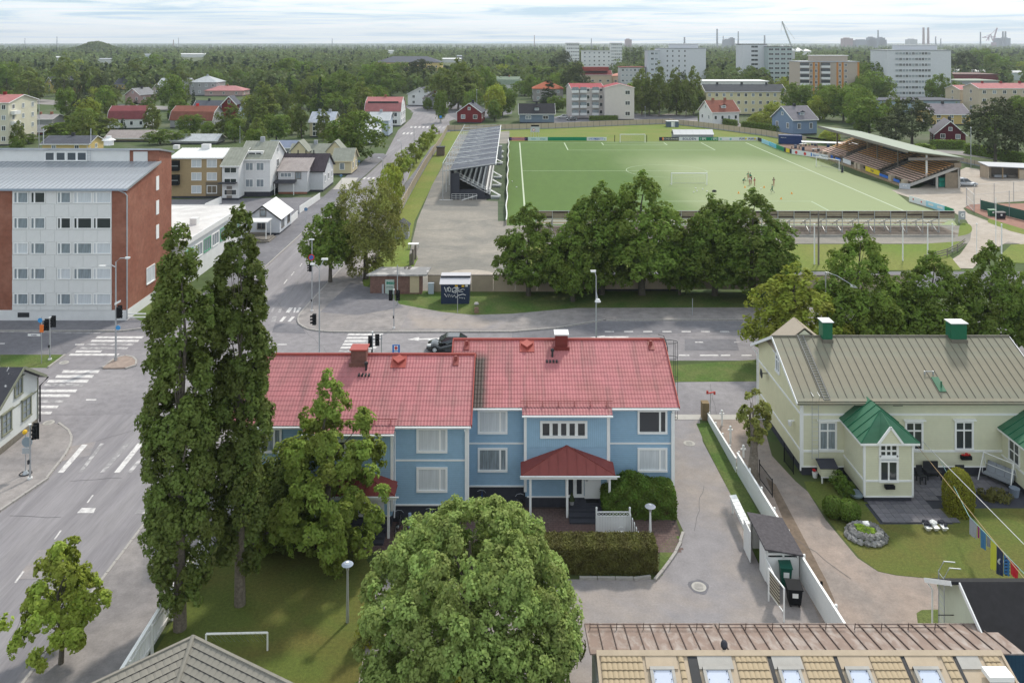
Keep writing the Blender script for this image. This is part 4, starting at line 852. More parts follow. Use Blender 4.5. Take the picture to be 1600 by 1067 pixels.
# -- row along the long street
t=house('tan_apartment_house','tan three-storey apartment house with a white roof and a dark gateway','apartment house',268,346,310,12,246,1.0,tan,M.whiteroof,'gx',0,2,3,(1.7,1.3),rib=.6,chim=0,side=0,over=.3,wx=(-.0,.62),gl=M.blind)
w_=(G(346,310)[0]-G(268,310)[0])/2
for z in (6.6,3.9): 
    f=solid('balcony',M.black,t,(-w_,-w_+1.6,-.9,.0,z-1.3,z+.6)); solid('balcony_rail',M.steel,f,(-w_,-w_+1.6,-.95,-.9,z-.4,z-.3))
solid('gateway',mat('gateway_shade',(.17,.14,.10),.9,0),t,(w_-3.0,w_-.05,-.02,.02,.4,3.1)); solid('roof_box',M.whiteroof,t,(-1,.6,5,6,8.6,9.6),(-7,-6,6,7,8.5,9.3))
t=house('white_stair_house','narrow white house part with a grey-green roof and glazed stacked bays','apartment house',347,373,313,11,258,2.6,white,greygreen,'gx',0,1,3,(2.2,.9),rib=.55,chim=0,side=0,over=.3)
solid('entrance_canopy',M.darkroof,t,(-1.9,1.3,-1.2,0,3.2,3.4)); solid('door',M.woodgrey,t,(-.7,.3,-.06,0,.4,2.6))
t=house('white_town_house','tall white house with paired windows, grey-green roof and a long dormer','house',374,422,308,10,248,2.8,white,greygreen,'gx',0,2,2,(1.3,1.35),rib=.55,chim=1,side=1,over=.3,dorm=0,base=1.0,chm=M.grey,wx=(-.35,.35),gl=M.half)
zd=7.2; d=solid('dormer',M.whiteroof,t,(-1.9,1.2,1.2,4,zd+.3,zd+1.4)); solid('pane',M.glass,d,(-1.5,-.3,1.17,1.21,zd+.65,zd+1.1),(-.1,.8,1.17,1.21,zd+.65,zd+1.1))
t=house('white_gabled_house','white wooden house with a dark roof and a pale lean-to wing in front','house',424,505,300,9,266,2.7,C(.56,.57,.60),RF(.055,.045,.055),'gx',0,1,1,(1,1.2),rib=.6,chim=0,side=3,over=.35,trim=M.dark,fr=M.white,wx=(-.8,))
W2=(G(505,300)[0]-G(424,300)[0])/2
wg=solid('wing_wall',C(.60,.60,.62),t,(-W2+2.0,W2-2.6,-2.2,.02,.3,4.6)); q=MB(); q.slab([(-W2+1.7,-2.5,4.5),(W2-2.3,-2.5,4.5),(W2-2.3,2.6,6.4),(-W2+1.7,2.6,6.4)],.12)
for k in range(12): q.bar((-W2+1.8+k*.52,-2.5,4.54),(-W2+1.8+k*.52,2.6,6.44),.05,.05)
q.obj('wing_roof',RF(.36,.32,.31),t)
win(t,-W2+3.5,-2.2,3.7,2.0,.7,0,3,gl=M.half); win(t,-W2+5.9,-2.2,3.6,1.0,1.2,0,2,fr=M.woodgrey,gl=M.half)
q=MB(); q.slab([(-W2+1.4,-3.6,2.35),(-W2+5.6,-3.6,2.35),(-W2+5.6,-2.2,2.8),(-W2+1.4,-2.2,2.8)],.1); q.obj('porch_roof',RF(.06,.06,.07),t); solid('porch_post',M.white,t,(-W2+1.6,-W2+1.72,-3.5,-3.4,0,2.3),(-W2+5.3,-W2+5.42,-3.5,-3.4,0,2.3)); solid('plinth_band',M.brick,t,(-W2+2.02,W2-2.62,-2.22,-2.15,.0,.4))
for k in range(3): MB().cyl(-1+k*1.6,4.4,6.0,7.7,.12).obj('vent_pipe',M.dark,t)
t=house('ornate_cream_house','cream wooden house with two decorated gables and a green-grey roof','house',520,549,274,7,250,2.2,paleyellow,greygreen,'gx',0,1,1,(.9,1.3),rib=.6,chim=0,side=2,over=.4,trim=paleyellow)
t2=house('ornate_cream_house','cream decorated long wing with a green-grey ridge roof behind the white gabled house','house',452,522,266,8,244,2.4,paleyellow,greygreen,'gx',0,3,1,(.8,1.2),rib=.6,chim=1,side=0,over=.4,trim=paleyellow,chm=M.grey)
for k,pp in enumerate((466,522)):
    xg=G(pp,268)[0]-t2.location[0]; q=MB(); q.box(xg-1.9,xg+1.9,-1.2,1,3.6,4.6).poly([(xg-1.9,-1.2,4.6),(xg+1.9,-1.2,4.6),(xg,-1.2,6.6)]); g_=q.obj('gable',paleyellow,t2)
    q=MB(); q.slab([(xg-2.2,-1.5,4.3),(xg,-1.5,6.8),(xg,3,6.8),(xg-2.2,3,4.3)][::-1],.12).slab([(xg,-1.5,6.8),(xg+2.2,-1.5,4.3),(xg+2.2,3,4.3),(xg,3,6.8)][::-1],.12); q.obj('gable_roof',greygreen,t2)
t=house('small_white_house','small white house with a bright white metal roof beside the pavement','house',385,437,368,6.5,340,1.9,C(.58,.60,.64),RF(.74,.73,.73),'gy',0,1,1,(1.1,1.2),rib=.0,chim=0,side=2,over=.35,trim=M.dark,fr=M.woodgrey,wx=(-.1,))
# bus-stop style shelter in front of it
x,y=G(392,379); t=thing('patio_shelter','flat white canopy on posts over wooden steps before the small white house','canopy',x,y)
solid('roof',M.whiteroof,t,(x-1.4,x+2.4,y,y+2.6,2.9,3.05)); 
for dx,dy in ((-1.2,.1),(2.2,.1),(2.2,2.4),(-1.2,2.4)): solid('post',M.white,t,(x+dx-.05,x+dx+.05,y+dy-.05,y+dy+.05,.3,2.9))
solid('deck',M.woodgrey,t,(x-1.6,x+2.9,y-.5,y+2.8,0,.3),(x-1.3,x+2.6,y-.1,y+2.7,.3,.5)); solid('bench',M.woodgrey,t,(x-1.0,x+1.6,y+2.1,y+2.5,.5,.95))
x,y=G(427,364); t=tag(recenter(solid('waste_bin',M.dark,None,(x-.3,x+.3,y-.3,y+.3,0,1.1)),x,y),'dark bin standing at the corner of the small white house','bin')
t=house('yellow_apartment_block','cream four-storey apartment block with a pink roof at the left edge','apartment block',-45,13,228,14,160,1.8,C(.62,.59,.47),pinkroof,'gx',0,4,4,(1.0,1.2),rib=0,chim=1,side=3,over=.4,chm=RF(.20,.02,.02))
for k,z in enumerate((3.4,6.4,9.4)): solid('balcony',M.whiteroof,t,((G(13,228)[0]-t.location[0]),(G(13,228)[0]-t.location[0])+1.2,1,4,z-.6,z+.4))
t=house('slate_roof_house','long low house with a dark standing-seam roof right behind the brick block','house',66,138,240,8,224,1.6,yellow,slate,'gx',0,2,1,(1,1),rib=.6,chim=1,side=1,chm=M.dark)
house('metal_barn','long barn with a faded pinkish corrugated roof','barn',165,236,222,8,215,1.8,C(.40,.34,.22),RF(.33,.29,.28),'gx',0,0,1,rib=.8,chim=0,side=0)
house('pale_shed','long shed with a pale metal roof behind the tan house','shed',268,338,226,7,219,1.4,greyw,ltgrey,'gx',0,0,1,rib=.8,chim=0,side=0)
house('mansard_house','white house with a dark red mansard roof and a two-storey veranda','house',170,226,202,9,186,4.2,white,dkred,'gam',R(8),4,1,(.9,1.2),rib=0,chim=0,side=1,over=.2)
t=house('rust_mansard_house','grey house with a rust-red gambrel roof and a pale gable','house',264,333,201,9,188,4.6,greyw,rust,'gam',R(-6),3,1,(1,1.2),chim=1,side=2,over=.3,chm=M.redc)
house('pink_gable_house','faded pink house with a grey gabled roof and chimney','house',193,222,163,10,148,3.0,pink,greyr,'gy',R(-18),2,1,(1,1.3),chim=1,side=2,chm=M.dark)
house('grey_villa','large grey villa with a pale blue-grey hipped roof among the trees','villa',296,338,150,14,129,3.4,greyw,ltgrey,'hip',0,4,2,(1,1.3),chim=1,side=2,chm=M.grey)
house('pale_villa','pale villa with a light grey roof beside the large grey villa','villa',247,292,150,12,132,3.2,C(.5,.5,.46),ltgrey,'gx',0,3,1,(1,1.2),chim=0)
house('pink_roof_bungalow','low house with a pink metal roof behind the trees','bungalow',320,379,151,12,142,2.4,C(.42,.30,.28),RF(.42,.2,.2),'hip',0,3,1,(1,1),chim=1)
t=house('red_gable_house','dark blue-roofed house with a red gabled dormer','house',300,372,184,10,172,3.4,bluegrey,slate,'gx',0,3,1,(1,1),chim=2,dorm=0,chm=M.dark)
xg=6; q=MB(); q.box(xg-2.8,xg+2.8,-1.4,3,.4,5.4).poly([(xg-2.8,-1.4,5.4),(xg+2.8,-1.4,5.4),(xg,-1.4,8.2)]); q.obj('gable',redw,t); q=MB(); q.slab([(xg-3.2,-1.8,5.1),(xg,-1.8,8.5),(xg,4,8.5),(xg-3.2,4,5.1)][::-1],.12).slab([(xg,-1.8,8.5),(xg+3.2,-1.8,5.1),(xg+3.2,4,5.1),(xg,4,8.5)][::-1],.12); q.obj('gable_roof',slate,t); q=MB().bar((xg-3.2,-1.9,5.0),(xg,-1.9,8.4),.1,.3).bar((xg+3.2,-1.9,5.0),(xg,-1.9,8.4),.1,.3); q.obj('gable_trim',M.white,t); win(t,xg,-1.4,6.3,.9,1.2)
house('yellow_dark_roof_house','yellow wooden house with a steep dark gable, far left','house',67,87,146,14,132,4.2,yellow,slate,'gy',R(-25),1,2,(1.4,1.6),chim=0,side=2)
house('yellow_shed_house','yellow house part half hidden by birches','house',108,116,147,8,130,1.5,yellow,slate,'gx',0,1,1,(1,1),chim=0,side=0)
house('yellow_steep_house','yellow house with a dark steep roof between the birches','house',178,197,141,10,131,4.0,yellow,slate,'gx',R(-15),2,1,(1,1),chim=0,side=2)
house('low_grey_shed','low building with a grey sheet roof and two brick chimneys','shed',43,80,200,10,186,1.2,greyw,RF(.30,.28,.28),'gx',R(6),0,1,chim=2,side=0,rib=1.0)
house('dark_red_shed','dark red shed with a grey roof behind the cream block','shed',43,68,212,7,205,1.6,redw,greyr,'gx',0,1,1,(.8,.8),chim=0,side=0)
house('blue_villa_small','small dark-roofed house with a steep pale gable','house',239,250,150,8,138,2.4,C(.5,.42,.40),dkred,'gy',0,1,1,(.8,.9),chim=0,side=0)
t=house('lilac_roof_house','pale villa with a blue-grey metal roof, twin chimneys and dark balconies','villa',484,520,215,10,190,2.6,paleyellow,RF(.40,.43,.5),'gx',0,2,3,(1.6,1.2),rib=.8,chim=2,side=2,chm=M.grey)
house('dark_blue_shed','low house with a blue-grey roof behind the ornate house','shed',420,462,240,7,230,1.4,greyw,RF(.19,.22,.3),'gx',0,0,1,chim=0,side=0)
t=house('red_roof_white_house','large white house with a two-tier pink-red metal roof where the street bends','house',570,626,198,13,174,4.6,white,RF(.36,.145,.145),'gam',0,3,2,(1.6,1.3),rib=0,chim=1,side=3,over=.2,gl=M.glass)
solid('attic_window_band',M.dark,t,(-5.5,5.3,1.6,1.75,8.1,8.7))
house('blue_grey_house','pale blue-grey gabled house beside the street','house',577,607,214,9,187,2.0,C(.40,.46,.54),ltgrey,'gx',0,1,1,(1,1.4),chim=1,side=2,chm=M.grey)
house('white_front_red_house','small white and red house with a white roof at the kerb','house',560,592,226,6,205,1.8,white,RF(.62,.62,.64),'gx',0,1,1,(1,1.2),chim=0,side=3)
house('white_dark_roof_house','white two-storey house with a dark gabled roof by the street bend','house',636,675,166,11,147,3.0,white,RF(.08,.085,.10),'gy',R(-14),2,2,(1.1,1.2),chim=0,side=2)
house('brown_roof_house','low white house with a brown roof and a tall chimney','house',664,694,171,9,155,2.6,greyw,RF(.14,.12,.12),'gy',R(12),1,1,(1,1.2),chim=1,side=0)
t=house('red_gabled_house','dark red wooden house with white trim by the concrete fence','house',714,752,193,10,175,3.2,redw,slate,'gy',R(-6),2,1,(1.3,1.3),chim=1,side=2,chm=M.dark)
house('yellow_manor','long yellow manor with a blue-grey hipped roof above the treetops','manor',587,688,112,30,98,6.0,yellow,slate,'hip',0,8,1,(1.4,1.8),chim=0,side=0,over=.8)
house('green_gambrel_house','white house with a pale green gambrel roof','house',775,812,142,10,132,4.5,white,greenr,'gam',R(-10),2,1,(1,1.2),chim=1,side=1)
t=house('blue_black_roof_house','blue-grey house with a black roof and a white dormer','house',812,866,193,9,177,3.2,C(.15,.20,.26),blackr,'gx',0,2,1,(1.8,1.1),chim=1,side=1,dorm=1,chm=M.dark)
house('orange_roof_house','grey house with an orange hipped roof behind the spruce','house',833,880,160,12,139,3.2,C(.3,.28,.27),RF(.36,.11,.06),'hip',0,3,2,(1,1.2),chim=1)
t=house('white_red_roof_house','white house with a red-brown roof, dormer and twin chimneys','house',1111,1157,196,10,174,3.6,white,rust,'gx',R(14),4,1,(.9,1.2),chim=2,side=2,dorm=1)
t=house('blue_house_with_dormer','blue house with a grey roof, white dormer and white trimmed gable','house',1236,1280,211,11,186,3.8,C(.19,.26,.38),RF(.19,.18,.20),'gx',R(18),2,1,(1,1.6),chim=1,side=2,dorm=1,chm=M.dark)
house('yellow_red_house','yellow house on a red ground floor with a grey roof and balcony','house',1457,1516,196,12,178,3.2,C(.55,.40,.16),RF(.20,.18,.20),'gx',0,3,2,(1.3,1.1),chim=1,side=1,chm=M.dark)
house('dark_red_house','dark red wooden house with white trim and a grey roof','house',1464,1506,229,11,209,3.6,mat('dark_red_boards',(.10,.012,.022),.85,.05),RF(.20,.19,.21),'gy',R(-20),2,2,(1.0,1.1),chim=1,side=2,chm=M.dark)
house('blue_hall','low pale blue hall with a flat roof at the foot of the white tower','hall',1374,1500,176,16,158,.4,C(.30,.38,.45),slate,'flat',0,8,1,(2.4,1.2),chim=0,side=1)
# -- blocks of flats
def block(name,lab,p0,p1,pyb,ye,D,wm,floors,cols,wsz=(1.4,1.3),rm=None,penthouse=True,balc=None,rot=0,gl=None,band=False):
    t=house(name,lab,'apartment block',p0,p1,pyb,D,ye,.3,wm,rm or M.grey,'flat',rot,0,1,wsz,chim=0,side=0,over=.25)
    w=(G(p1,pyb)[0]-G(p0,pyb)[0])/2; eh=H*(pyb-ye)/(pyb-HY); st=(eh-1)/floors
    for f in range(floors):
        z=1+st*(f+.5)
        if band:
            solid('window_band',M.greyroof,t,(-w*band[0],w*band[1],-.06,-.004,z-.55,z+.6))
        for c in cols:
            win(t,c*w,0 if not band else -.06,z,*wsz,0,2,gl=gl or random.choice([M.half,M.glass]),cas=.08)
        if balc:
            for c,bw in balc: 
                b=solid('balcony',M.whitewall,t,(c*w-bw/2,c*w+bw/2,-1.4,-.003,z-1.3,z-.25)); solid('balcony_glazing',M.glass,b,(c*w-bw/2+.1,c*w+bw/2-.1,-1.3,-.05,z-.24,z+1.1))
    if penthouse: solid('penthouse',wm,t,(-w*.45,w*.75,D*.3,D*.7,eh+.35,eh+2.9)); solid('penthouse_roof',M.whiteroof,t,(-w*.48,w*.78,D*.28,D*.72,eh+2.9,eh+3.15))
    return t,w,eh,st
wt=C(.62,.63,.66)
tower,w,eh,st=block('white_tower_block','tall white nine-storey tower block with grey window bands',1386,1486,153,79.5,20,wt,8,[-.68+.1*k for k in range(11)],(1.3,1.25),band=(.75,.28))
block('white_slab_block','white eight-storey slab block with rows of small square windows',1030,1103,140,76.5,16,wt,8,[-.65,-.42,-.15,.1],(.9,1.2),gl=M.glass)
block('white_slab_wing','lower grey-white wing at the left of the slab block',1013,1031,141,80,14,C(.52,.54,.58),7,[-.3,.4],(1.6,1.2),penthouse=False)
block('striped_block','white block with a dark column of stacked balconies and a chimney shaft',1160,1198,134,70,16,wt,9,[.0],(4.5,1.3),gl=M.glass,rm=M.darkroof,penthouse=False)
block('striped_block','block with rows of glazed green-grey balconies and a dark flat top',1200,1238,135,74,16,C(.40,.46,.46),8,[-.75,-.25,.25,.75],(3.0,1.3),gl=M.glass,rm=M.darkroof,penthouse=False)
bt,w,eh,st=block('beige_orange_block','beige block with orange strips and white glazed balcony towers',1250,1342,164,97.5,15,C(.42,.36,.30),7,[-.62,-.45,.35,.55],(1.1,1.2),balc=[(-.86,4),(-.15,4)],gl=M.glass)
orange=C(.50,.22,.06)
for c in (-.53,-.37,.27,.45,.98): solid('orange_strip',orange,bt,(c*w-.45,c*w+.45,-.05,-.002,1,eh))
t=house('long_yellow_block','long pale yellow three-storey block with a dark roof and rows of windows','apartment block',1103,1228,180,12,143,2.6,C(.62,.56,.36),RF(.06,.065,.075),'gx',0,11,3,(1.0,1.2),chim=3,side=0,over=.4,chm=M.dark)
t=house('balcony_block','four-storey pale block with stacked white balconies and a red roof','apartment block',893,944,186,12,138,1.6,C(.55,.50,.48),RF(.33,.08,.09),'gx',R(6),0,4,(1,1.2),chim=0,side=0,over=.3)
w=(G(944,186)[0]-G(893,186)[0])/2
for f in range(4):
    z=.8+2.9*f+.6
    for c in (-.8,-.3,.45): 
        b=solid('balcony',M.whitewall,t,(c*w-1.3,c*w+1.3,-1.3,-.003,z,z+1.0)); solid('balcony_glazing',M.half,b,(c*w-1.2,c*w+1.2,-1.2,-.05,z+1.01,z+2.2))
    for c in (.02,.82): win(t,c*w,0,z+1.2,1.0,1.3,0,1,gl=M.glass)
t=house('balcony_block','pale end part of the four-storey balcony block with three square windows','apartment block',945,991,188,11,137,1.4,C(.60,.55,.53),RF(.33,.08,.09),'gy',0,1,3,(1.7,1.4),chim=0,side=0,over=.25,wx=(.55,),gl=M.glass)
t=house('cream_red_roof_block','cream block with a brown-red two-tier roof','apartment block',908,956,138,14,117,2.6,C(.58,.46,.34),RF(.20,.05,.05),'gx',0,4,1,(1.4,1.2),chim=1,side=0); solid('attic_band',RF(.30,.06,.05),t,(-10,8,1,6,11,13.5)); HOUSES.append((905,960,98,128,500))
house('cream_red_roof_block','cream block part with a flat salmon roof','apartment block',957,987,137,14,119,2.0,C(.58,.46,.34),RF(.52,.24,.18),'hip',0,3,1,(1.4,1.4),chim=1,side=0)
t=house('pink_roof_block','long cream block with a pink roof, brick chimneys and balconies at the right edge','apartment block',1530,1625,178,12,138,1.8,C(.52,.44,.33),RF(.42,.18,.18),'gx',0,6,3,(1.3,1.3),chim=3,side=1,over=.3,chm=RF(.25,.04,.04))
house('pink_roof_block','cream end wing of the long pink-roofed block','apartment block',1500,1530,172,12,140,1.6,C(.52,.44,.33),RF(.42,.18,.18),'gx',0,2,3,(1,1.2),chim=0,side=1,over=.3)
house('green_flat_hall','low hall with a pale green flat roof','hall',1498,1560,150,20,127,.3,greyw,RF(.32,.36,.30),'flat',0,0,1,chim=0,side=0)
house('brown_flat_hall','low hall with a brownish flat roof behind the tower','hall',1486,1560,140,26,117,.3,dkred,RF(.22,.15,.14),'flat',0,0,1,chim=0,side=0)
for i,(a,c,yb_,ye,wm,rm,lab) in enumerate([(910,955,118,80,white,M.greyroof,'white block of flats far behind the cream block'),(885,905,112,68,white,M.greyroof,'far white tower among the trees'),(955,972,108,68,white,M.greyroof,'far white tower right of the other one'),(970,1008,140,106,C(.5,.5,.5),RF(.2,.07,.06),'low grey-white hall with a brown-red strip roof'),
   (1100,1200,163,128,white,M.whiteroof,'long low white hall behind the yellow block'),(1386,1412,120,75,C(.3,.3,.4),M.grey,'x')][:5]):
    house('far_building',lab,'building',a,c,yb_,14,ye,.3,wm,rm,'flat',0,6,max(1,int((yb_-ye)/(yb_-66)*29.7/3.2)),(1.3,1.2),chim=0,side=0)
for i,(px,py,wd,hh,wm,lab) in enumerate([(165,96,26,6,white,'white industrial roof beyond the trees, far left'),(92,92,14,6,white,'small white hall roof far left'),(300,86,40,6,white,'long pale hall among the far trees'),(232,88,18,7,C(.6,.65,.7),'pale blue hall roof far left'),(610,80,10,7,white,'tiny white building on the far plain'),(705,94,30,5,white,'white hall roof beyond the manor'),(720,91,12,7,C(.2,.2,.22),'dark hall roof beyond the manor'),(1495,118,18,6,C(.5,.6,.65),'pale blue hall right of the tower'),(1530,120,26,6,C(.6,.5,.5),'pinkish hall right of the tower'),(1588,122,26,6,C(.6,.65,.66),'pale hall near the right edge'),(1050,95,60,8,C(.45,.46,.48),'pale long hall by the slab block'),(1262,108,26,9,C(.62,.60,.6),'pale hall under the crane')]):
    x,y=G(px,py+4); wd_=wd*y/F
    t=thing('far_hall',lab,'building',x,y,local=True); solid('wall',wm,t,(-wd_/2,wd_/2,0,wd_*.5,0,hh)); q=MB(); q.slab([(-wd_/2-.5,-.5,hh),(wd_/2+.5,-.5,hh),(wd_/2+.5,wd_*.25,hh+1.5),(-wd_/2-.5,wd_*.25,hh+1.5)],.3).slab([(wd_/2+.5,wd_*.5+.5,hh),(-wd_/2-.5,wd_*.5+.5,hh),(-wd_/2-.5,wd_*.25,hh+1.5),(wd_/2+.5,wd_*.25,hh+1.5)],.3); q.obj('roof',M.whiteroof if i%3 else M.greyroof,t); HOUSES.append((px-wd/2,px+wd/2,py-5,py+3,y))
# striped tent-like hall roof near the crane
x,y=G(1245,92); t=thing('white_tent_hall','white peaked tent hall with orange stripes on the horizon','hall',x,y,local=True); q=MB()
for k in range(4): q.poly([(-30+14*k,0,14),(-16+14*k,0,14),(-23+14*k,10,26-k*3)]).poly([(-30+14*k,20,14),(-23+14*k,10,26-k*3),(-16+14*k,20,14)]).box(-30+14*k,-16+14*k,0,20,0,14)
q.obj('roof',M.whiteroof,t); HOUSES.append((1225,1270,68,84,y))
# ================= stadium
areaw('inner_grass',g((660,214),(705,206),(800,200),(980,188),(1050,191),(1250,219),(1330,245),(1290,262),(1180,226),(792,226),(740,240),(700,240),(640,350),(620,400),(570,452),(560,430),(612,352)),.03,M.lawn_bright)
areaw('inner_grass',g((693,212),(714,212),(658,325),(648,345),(640,385),(642,412),(560,452),(540,452),(612,352)),.034,M.lawn_bright)
areaw('gravel_yard',g((655,455),(640,420),(640,395),(652,345),(675,290),(704,238),(716,212),(796,205),(796,347),(900,355),(900,455)),.038,M.gravel)
areaw('dirt_patch',smooth(g((680,440),(700,425),(730,421),(765,424),(780,432),(850,440),(850,448)),2),.042,M.dirt)
areaw('verge',smooth(g((566,440),(590,405),(640,395),(655,400),(645,420),(640,432)),1),.044,M.lawn_bright)
areaw('turf_mats',[(-8,146),(-.9,129.5),(-.9,238),(-2.6,238),(-2.6,149),(-3.2,148)],.05,M.turf_dark) if 0 else areaw('turf_mats',g((763,262),(772,225),(796,225),(795,346),(778,346),(778,315),(760,314)),.05,M.turf_dark)
PX0,PX1=2.26,68.8; PY0,PY1=133.6,237.6
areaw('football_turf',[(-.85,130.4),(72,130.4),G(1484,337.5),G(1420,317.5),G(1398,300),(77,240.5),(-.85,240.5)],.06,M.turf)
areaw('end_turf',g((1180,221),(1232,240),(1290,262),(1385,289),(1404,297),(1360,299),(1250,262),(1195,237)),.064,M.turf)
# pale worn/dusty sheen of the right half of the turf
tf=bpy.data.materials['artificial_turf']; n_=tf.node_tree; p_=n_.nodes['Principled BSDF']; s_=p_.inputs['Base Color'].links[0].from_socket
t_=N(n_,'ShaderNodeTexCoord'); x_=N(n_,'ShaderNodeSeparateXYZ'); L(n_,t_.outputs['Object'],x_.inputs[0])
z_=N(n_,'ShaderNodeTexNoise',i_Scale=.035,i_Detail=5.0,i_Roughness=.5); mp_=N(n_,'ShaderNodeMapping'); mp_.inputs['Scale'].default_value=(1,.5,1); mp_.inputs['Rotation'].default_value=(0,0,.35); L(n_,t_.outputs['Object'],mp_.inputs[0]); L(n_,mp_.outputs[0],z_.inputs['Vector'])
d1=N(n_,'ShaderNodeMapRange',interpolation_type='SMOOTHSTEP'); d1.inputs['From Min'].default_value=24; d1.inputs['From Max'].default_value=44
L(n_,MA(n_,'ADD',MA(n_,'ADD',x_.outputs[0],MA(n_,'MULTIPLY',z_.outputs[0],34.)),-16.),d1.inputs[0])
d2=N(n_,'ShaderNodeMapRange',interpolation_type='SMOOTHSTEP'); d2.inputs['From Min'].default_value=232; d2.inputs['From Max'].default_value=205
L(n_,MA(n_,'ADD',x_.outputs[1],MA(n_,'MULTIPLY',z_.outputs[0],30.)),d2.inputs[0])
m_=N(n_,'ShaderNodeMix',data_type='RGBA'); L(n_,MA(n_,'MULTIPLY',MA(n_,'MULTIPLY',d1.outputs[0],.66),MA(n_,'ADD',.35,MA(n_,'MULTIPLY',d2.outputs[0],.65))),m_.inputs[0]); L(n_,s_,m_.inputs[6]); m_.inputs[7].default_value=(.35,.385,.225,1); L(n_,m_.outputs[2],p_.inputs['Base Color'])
# lines
e=bpy.data.objects.new('pitch_markings',None); COL.objects.link(e); e['kind']='structure'; e.location=(PX0,PY0,0); OFF[e.name]=(PX0,PY0,0)
LW=mat('touchline_paint',(.48,.54,.40),.9,.05,8)
def ln(x0,y0,x1,y1,w_=.2,z=.072): 
    if x0==x1: MB().box(x0-w_/2,x0+w_/2,y0,y1,z,z+.004).obj('line',M.turfline if w_<.29 or y1-y0<99 else LW,e)
    else: MB().box(x0,x1,y0-w_/2,y0+w_/2,z,z+.004).obj('line',M.turfline,e)
XC=(PX0+PX1)/2; YC=(PY0+PY1)/2
ln(PX0,PY0,PX0,PY1,.3); ln(PX1,PY0,PX1,PY1,.3); ln(PX0+.2,PY1,PX1-.2,PY1); ln(PX0+.2,PY0,PX1-.2,PY0); ln(PX0+.2,YC,PX1-.2,YC,.18)
for s,y in ((-1,PY1),(1,PY0)):
    for hw,dp in ((20.16,16.5),(9.16,5.5)):
        a,b_=sorted((y+s*.15,y+s*dp)); ln(XC-hw,a,XC-hw,b_,.3); ln(XC+hw,a,XC+hw,b_,.3); ln(XC-hw+.2,y+s*dp,XC+hw-.2,y+s*dp,.22)
b=MB(); 
for k in range(48):
    a0,a1=2*PI*k/48,2*PI*(k+1)/48; b.poly([(XC+r*math.cos(a),YC+r*math.sin(a),.0755) for r,a in ((9.08,a0),(9.22,a0),(9.22,a1),(9.08,a1))])
b.obj('centre_circle',M.turfline,e)
# goals
def goal(x,y,w_,lab,net=True,back=1.6,h=2.4,rot=0,grp=None):
    t=thing('football_goal',lab,'goal',x,y,.07,rot=rot,local=True,group=grp); hw=w_/2
    [MB().tube([(a_,0,0),(a_,0,h)],.085,6).obj('post',M.white,t) for a_ in (-hw,hw)]; MB().tube([(-hw-.07,0,h),(hw+.07,0,h)],.09,6).obj('crossbar',M.white,t)
    b=MB()
    for s in (-1,1): b.tube([(s*hw,0,h),(s*hw,back*.5,h),(s*hw,back*1.1,0),(s*hw,0,.03)],.03,5)
    b.tube([(-hw,back*1.1,.03),(hw,back*1.1,.03)],.03,5); b.obj('net_frame',M.steel,t)
    n=MB()
    for k in range(int(w_/.3)+1): 
        xx=-hw+w_*k/int(w_/.3); n.bar((xx,back*.5,h),(xx,back*1.1,.05),.012).bar((xx,0,h),(xx,back*.5,h),.012)
    for k in range(9): 
        f=k/8; n.bar((-hw,back*(.5+.6*f),h*(1-f)+.03),(hw,back*(.5+.6*f),h*(1-f)+.03),.012)
    n.obj('net',mat('net_cord',(.45,.45,.45),.9,0),t,kind='stuff'); return t
goal(G(988,223)[0],PY1+.1,7.32,'white football goal on the far goal line',back=1.8)
goal(*G(1077,289.5),7.32,'white portable training goal standing in the middle of the pitch',back=1.6)
goal(*G(1293,264),7.0,'white goal turned side-on at the right touchline before the orange seats',rot=-1.15,back=1.4)
for px in (960.5,1010.5): 
    x,y=G(px,222); t=tag(recenter(MB().cyl(x,y,0,2.0,.1).obj('net_post',M.black),x,y),'black net post just %s of the far goal'%('left' if px<1000 else 'right'),'post')
# left touchline rail
t=thing('touchline_rail','long white rail along the left side of the football turf','rail',-.95,130.4); pts=[(-.95+.10*math.sin(k*.9),130.4+k*2.25,0) for k in range(49)]
b=MB()
for p in pts[::2]: b.cyl(p[0],p[1],0,1.0,.05,n=5)
b.obj('posts',M.steel,t); b=MB(); b.tube([(p[0],p[1],1.0) for p in pts],.10,6); b.obj('top_rail',M.white,t); b=MB()
for a,c in zip(pts,pts[1:]): b.hexa([(a[0]-.02,a[1],.12),(a[0]+.02,a[1],.12),(c[0]+.02,c[1],.12),(c[0]-.02,c[1],.12),(a[0]-.02,a[1],.85),(a[0]+.02,a[1],.85),(c[0]+.02,c[1],.85),(c[0]-.02,c[1],.85)])
b.obj('board',mat('rail_board',(.40,.25,.12),.8,.2,1),t)
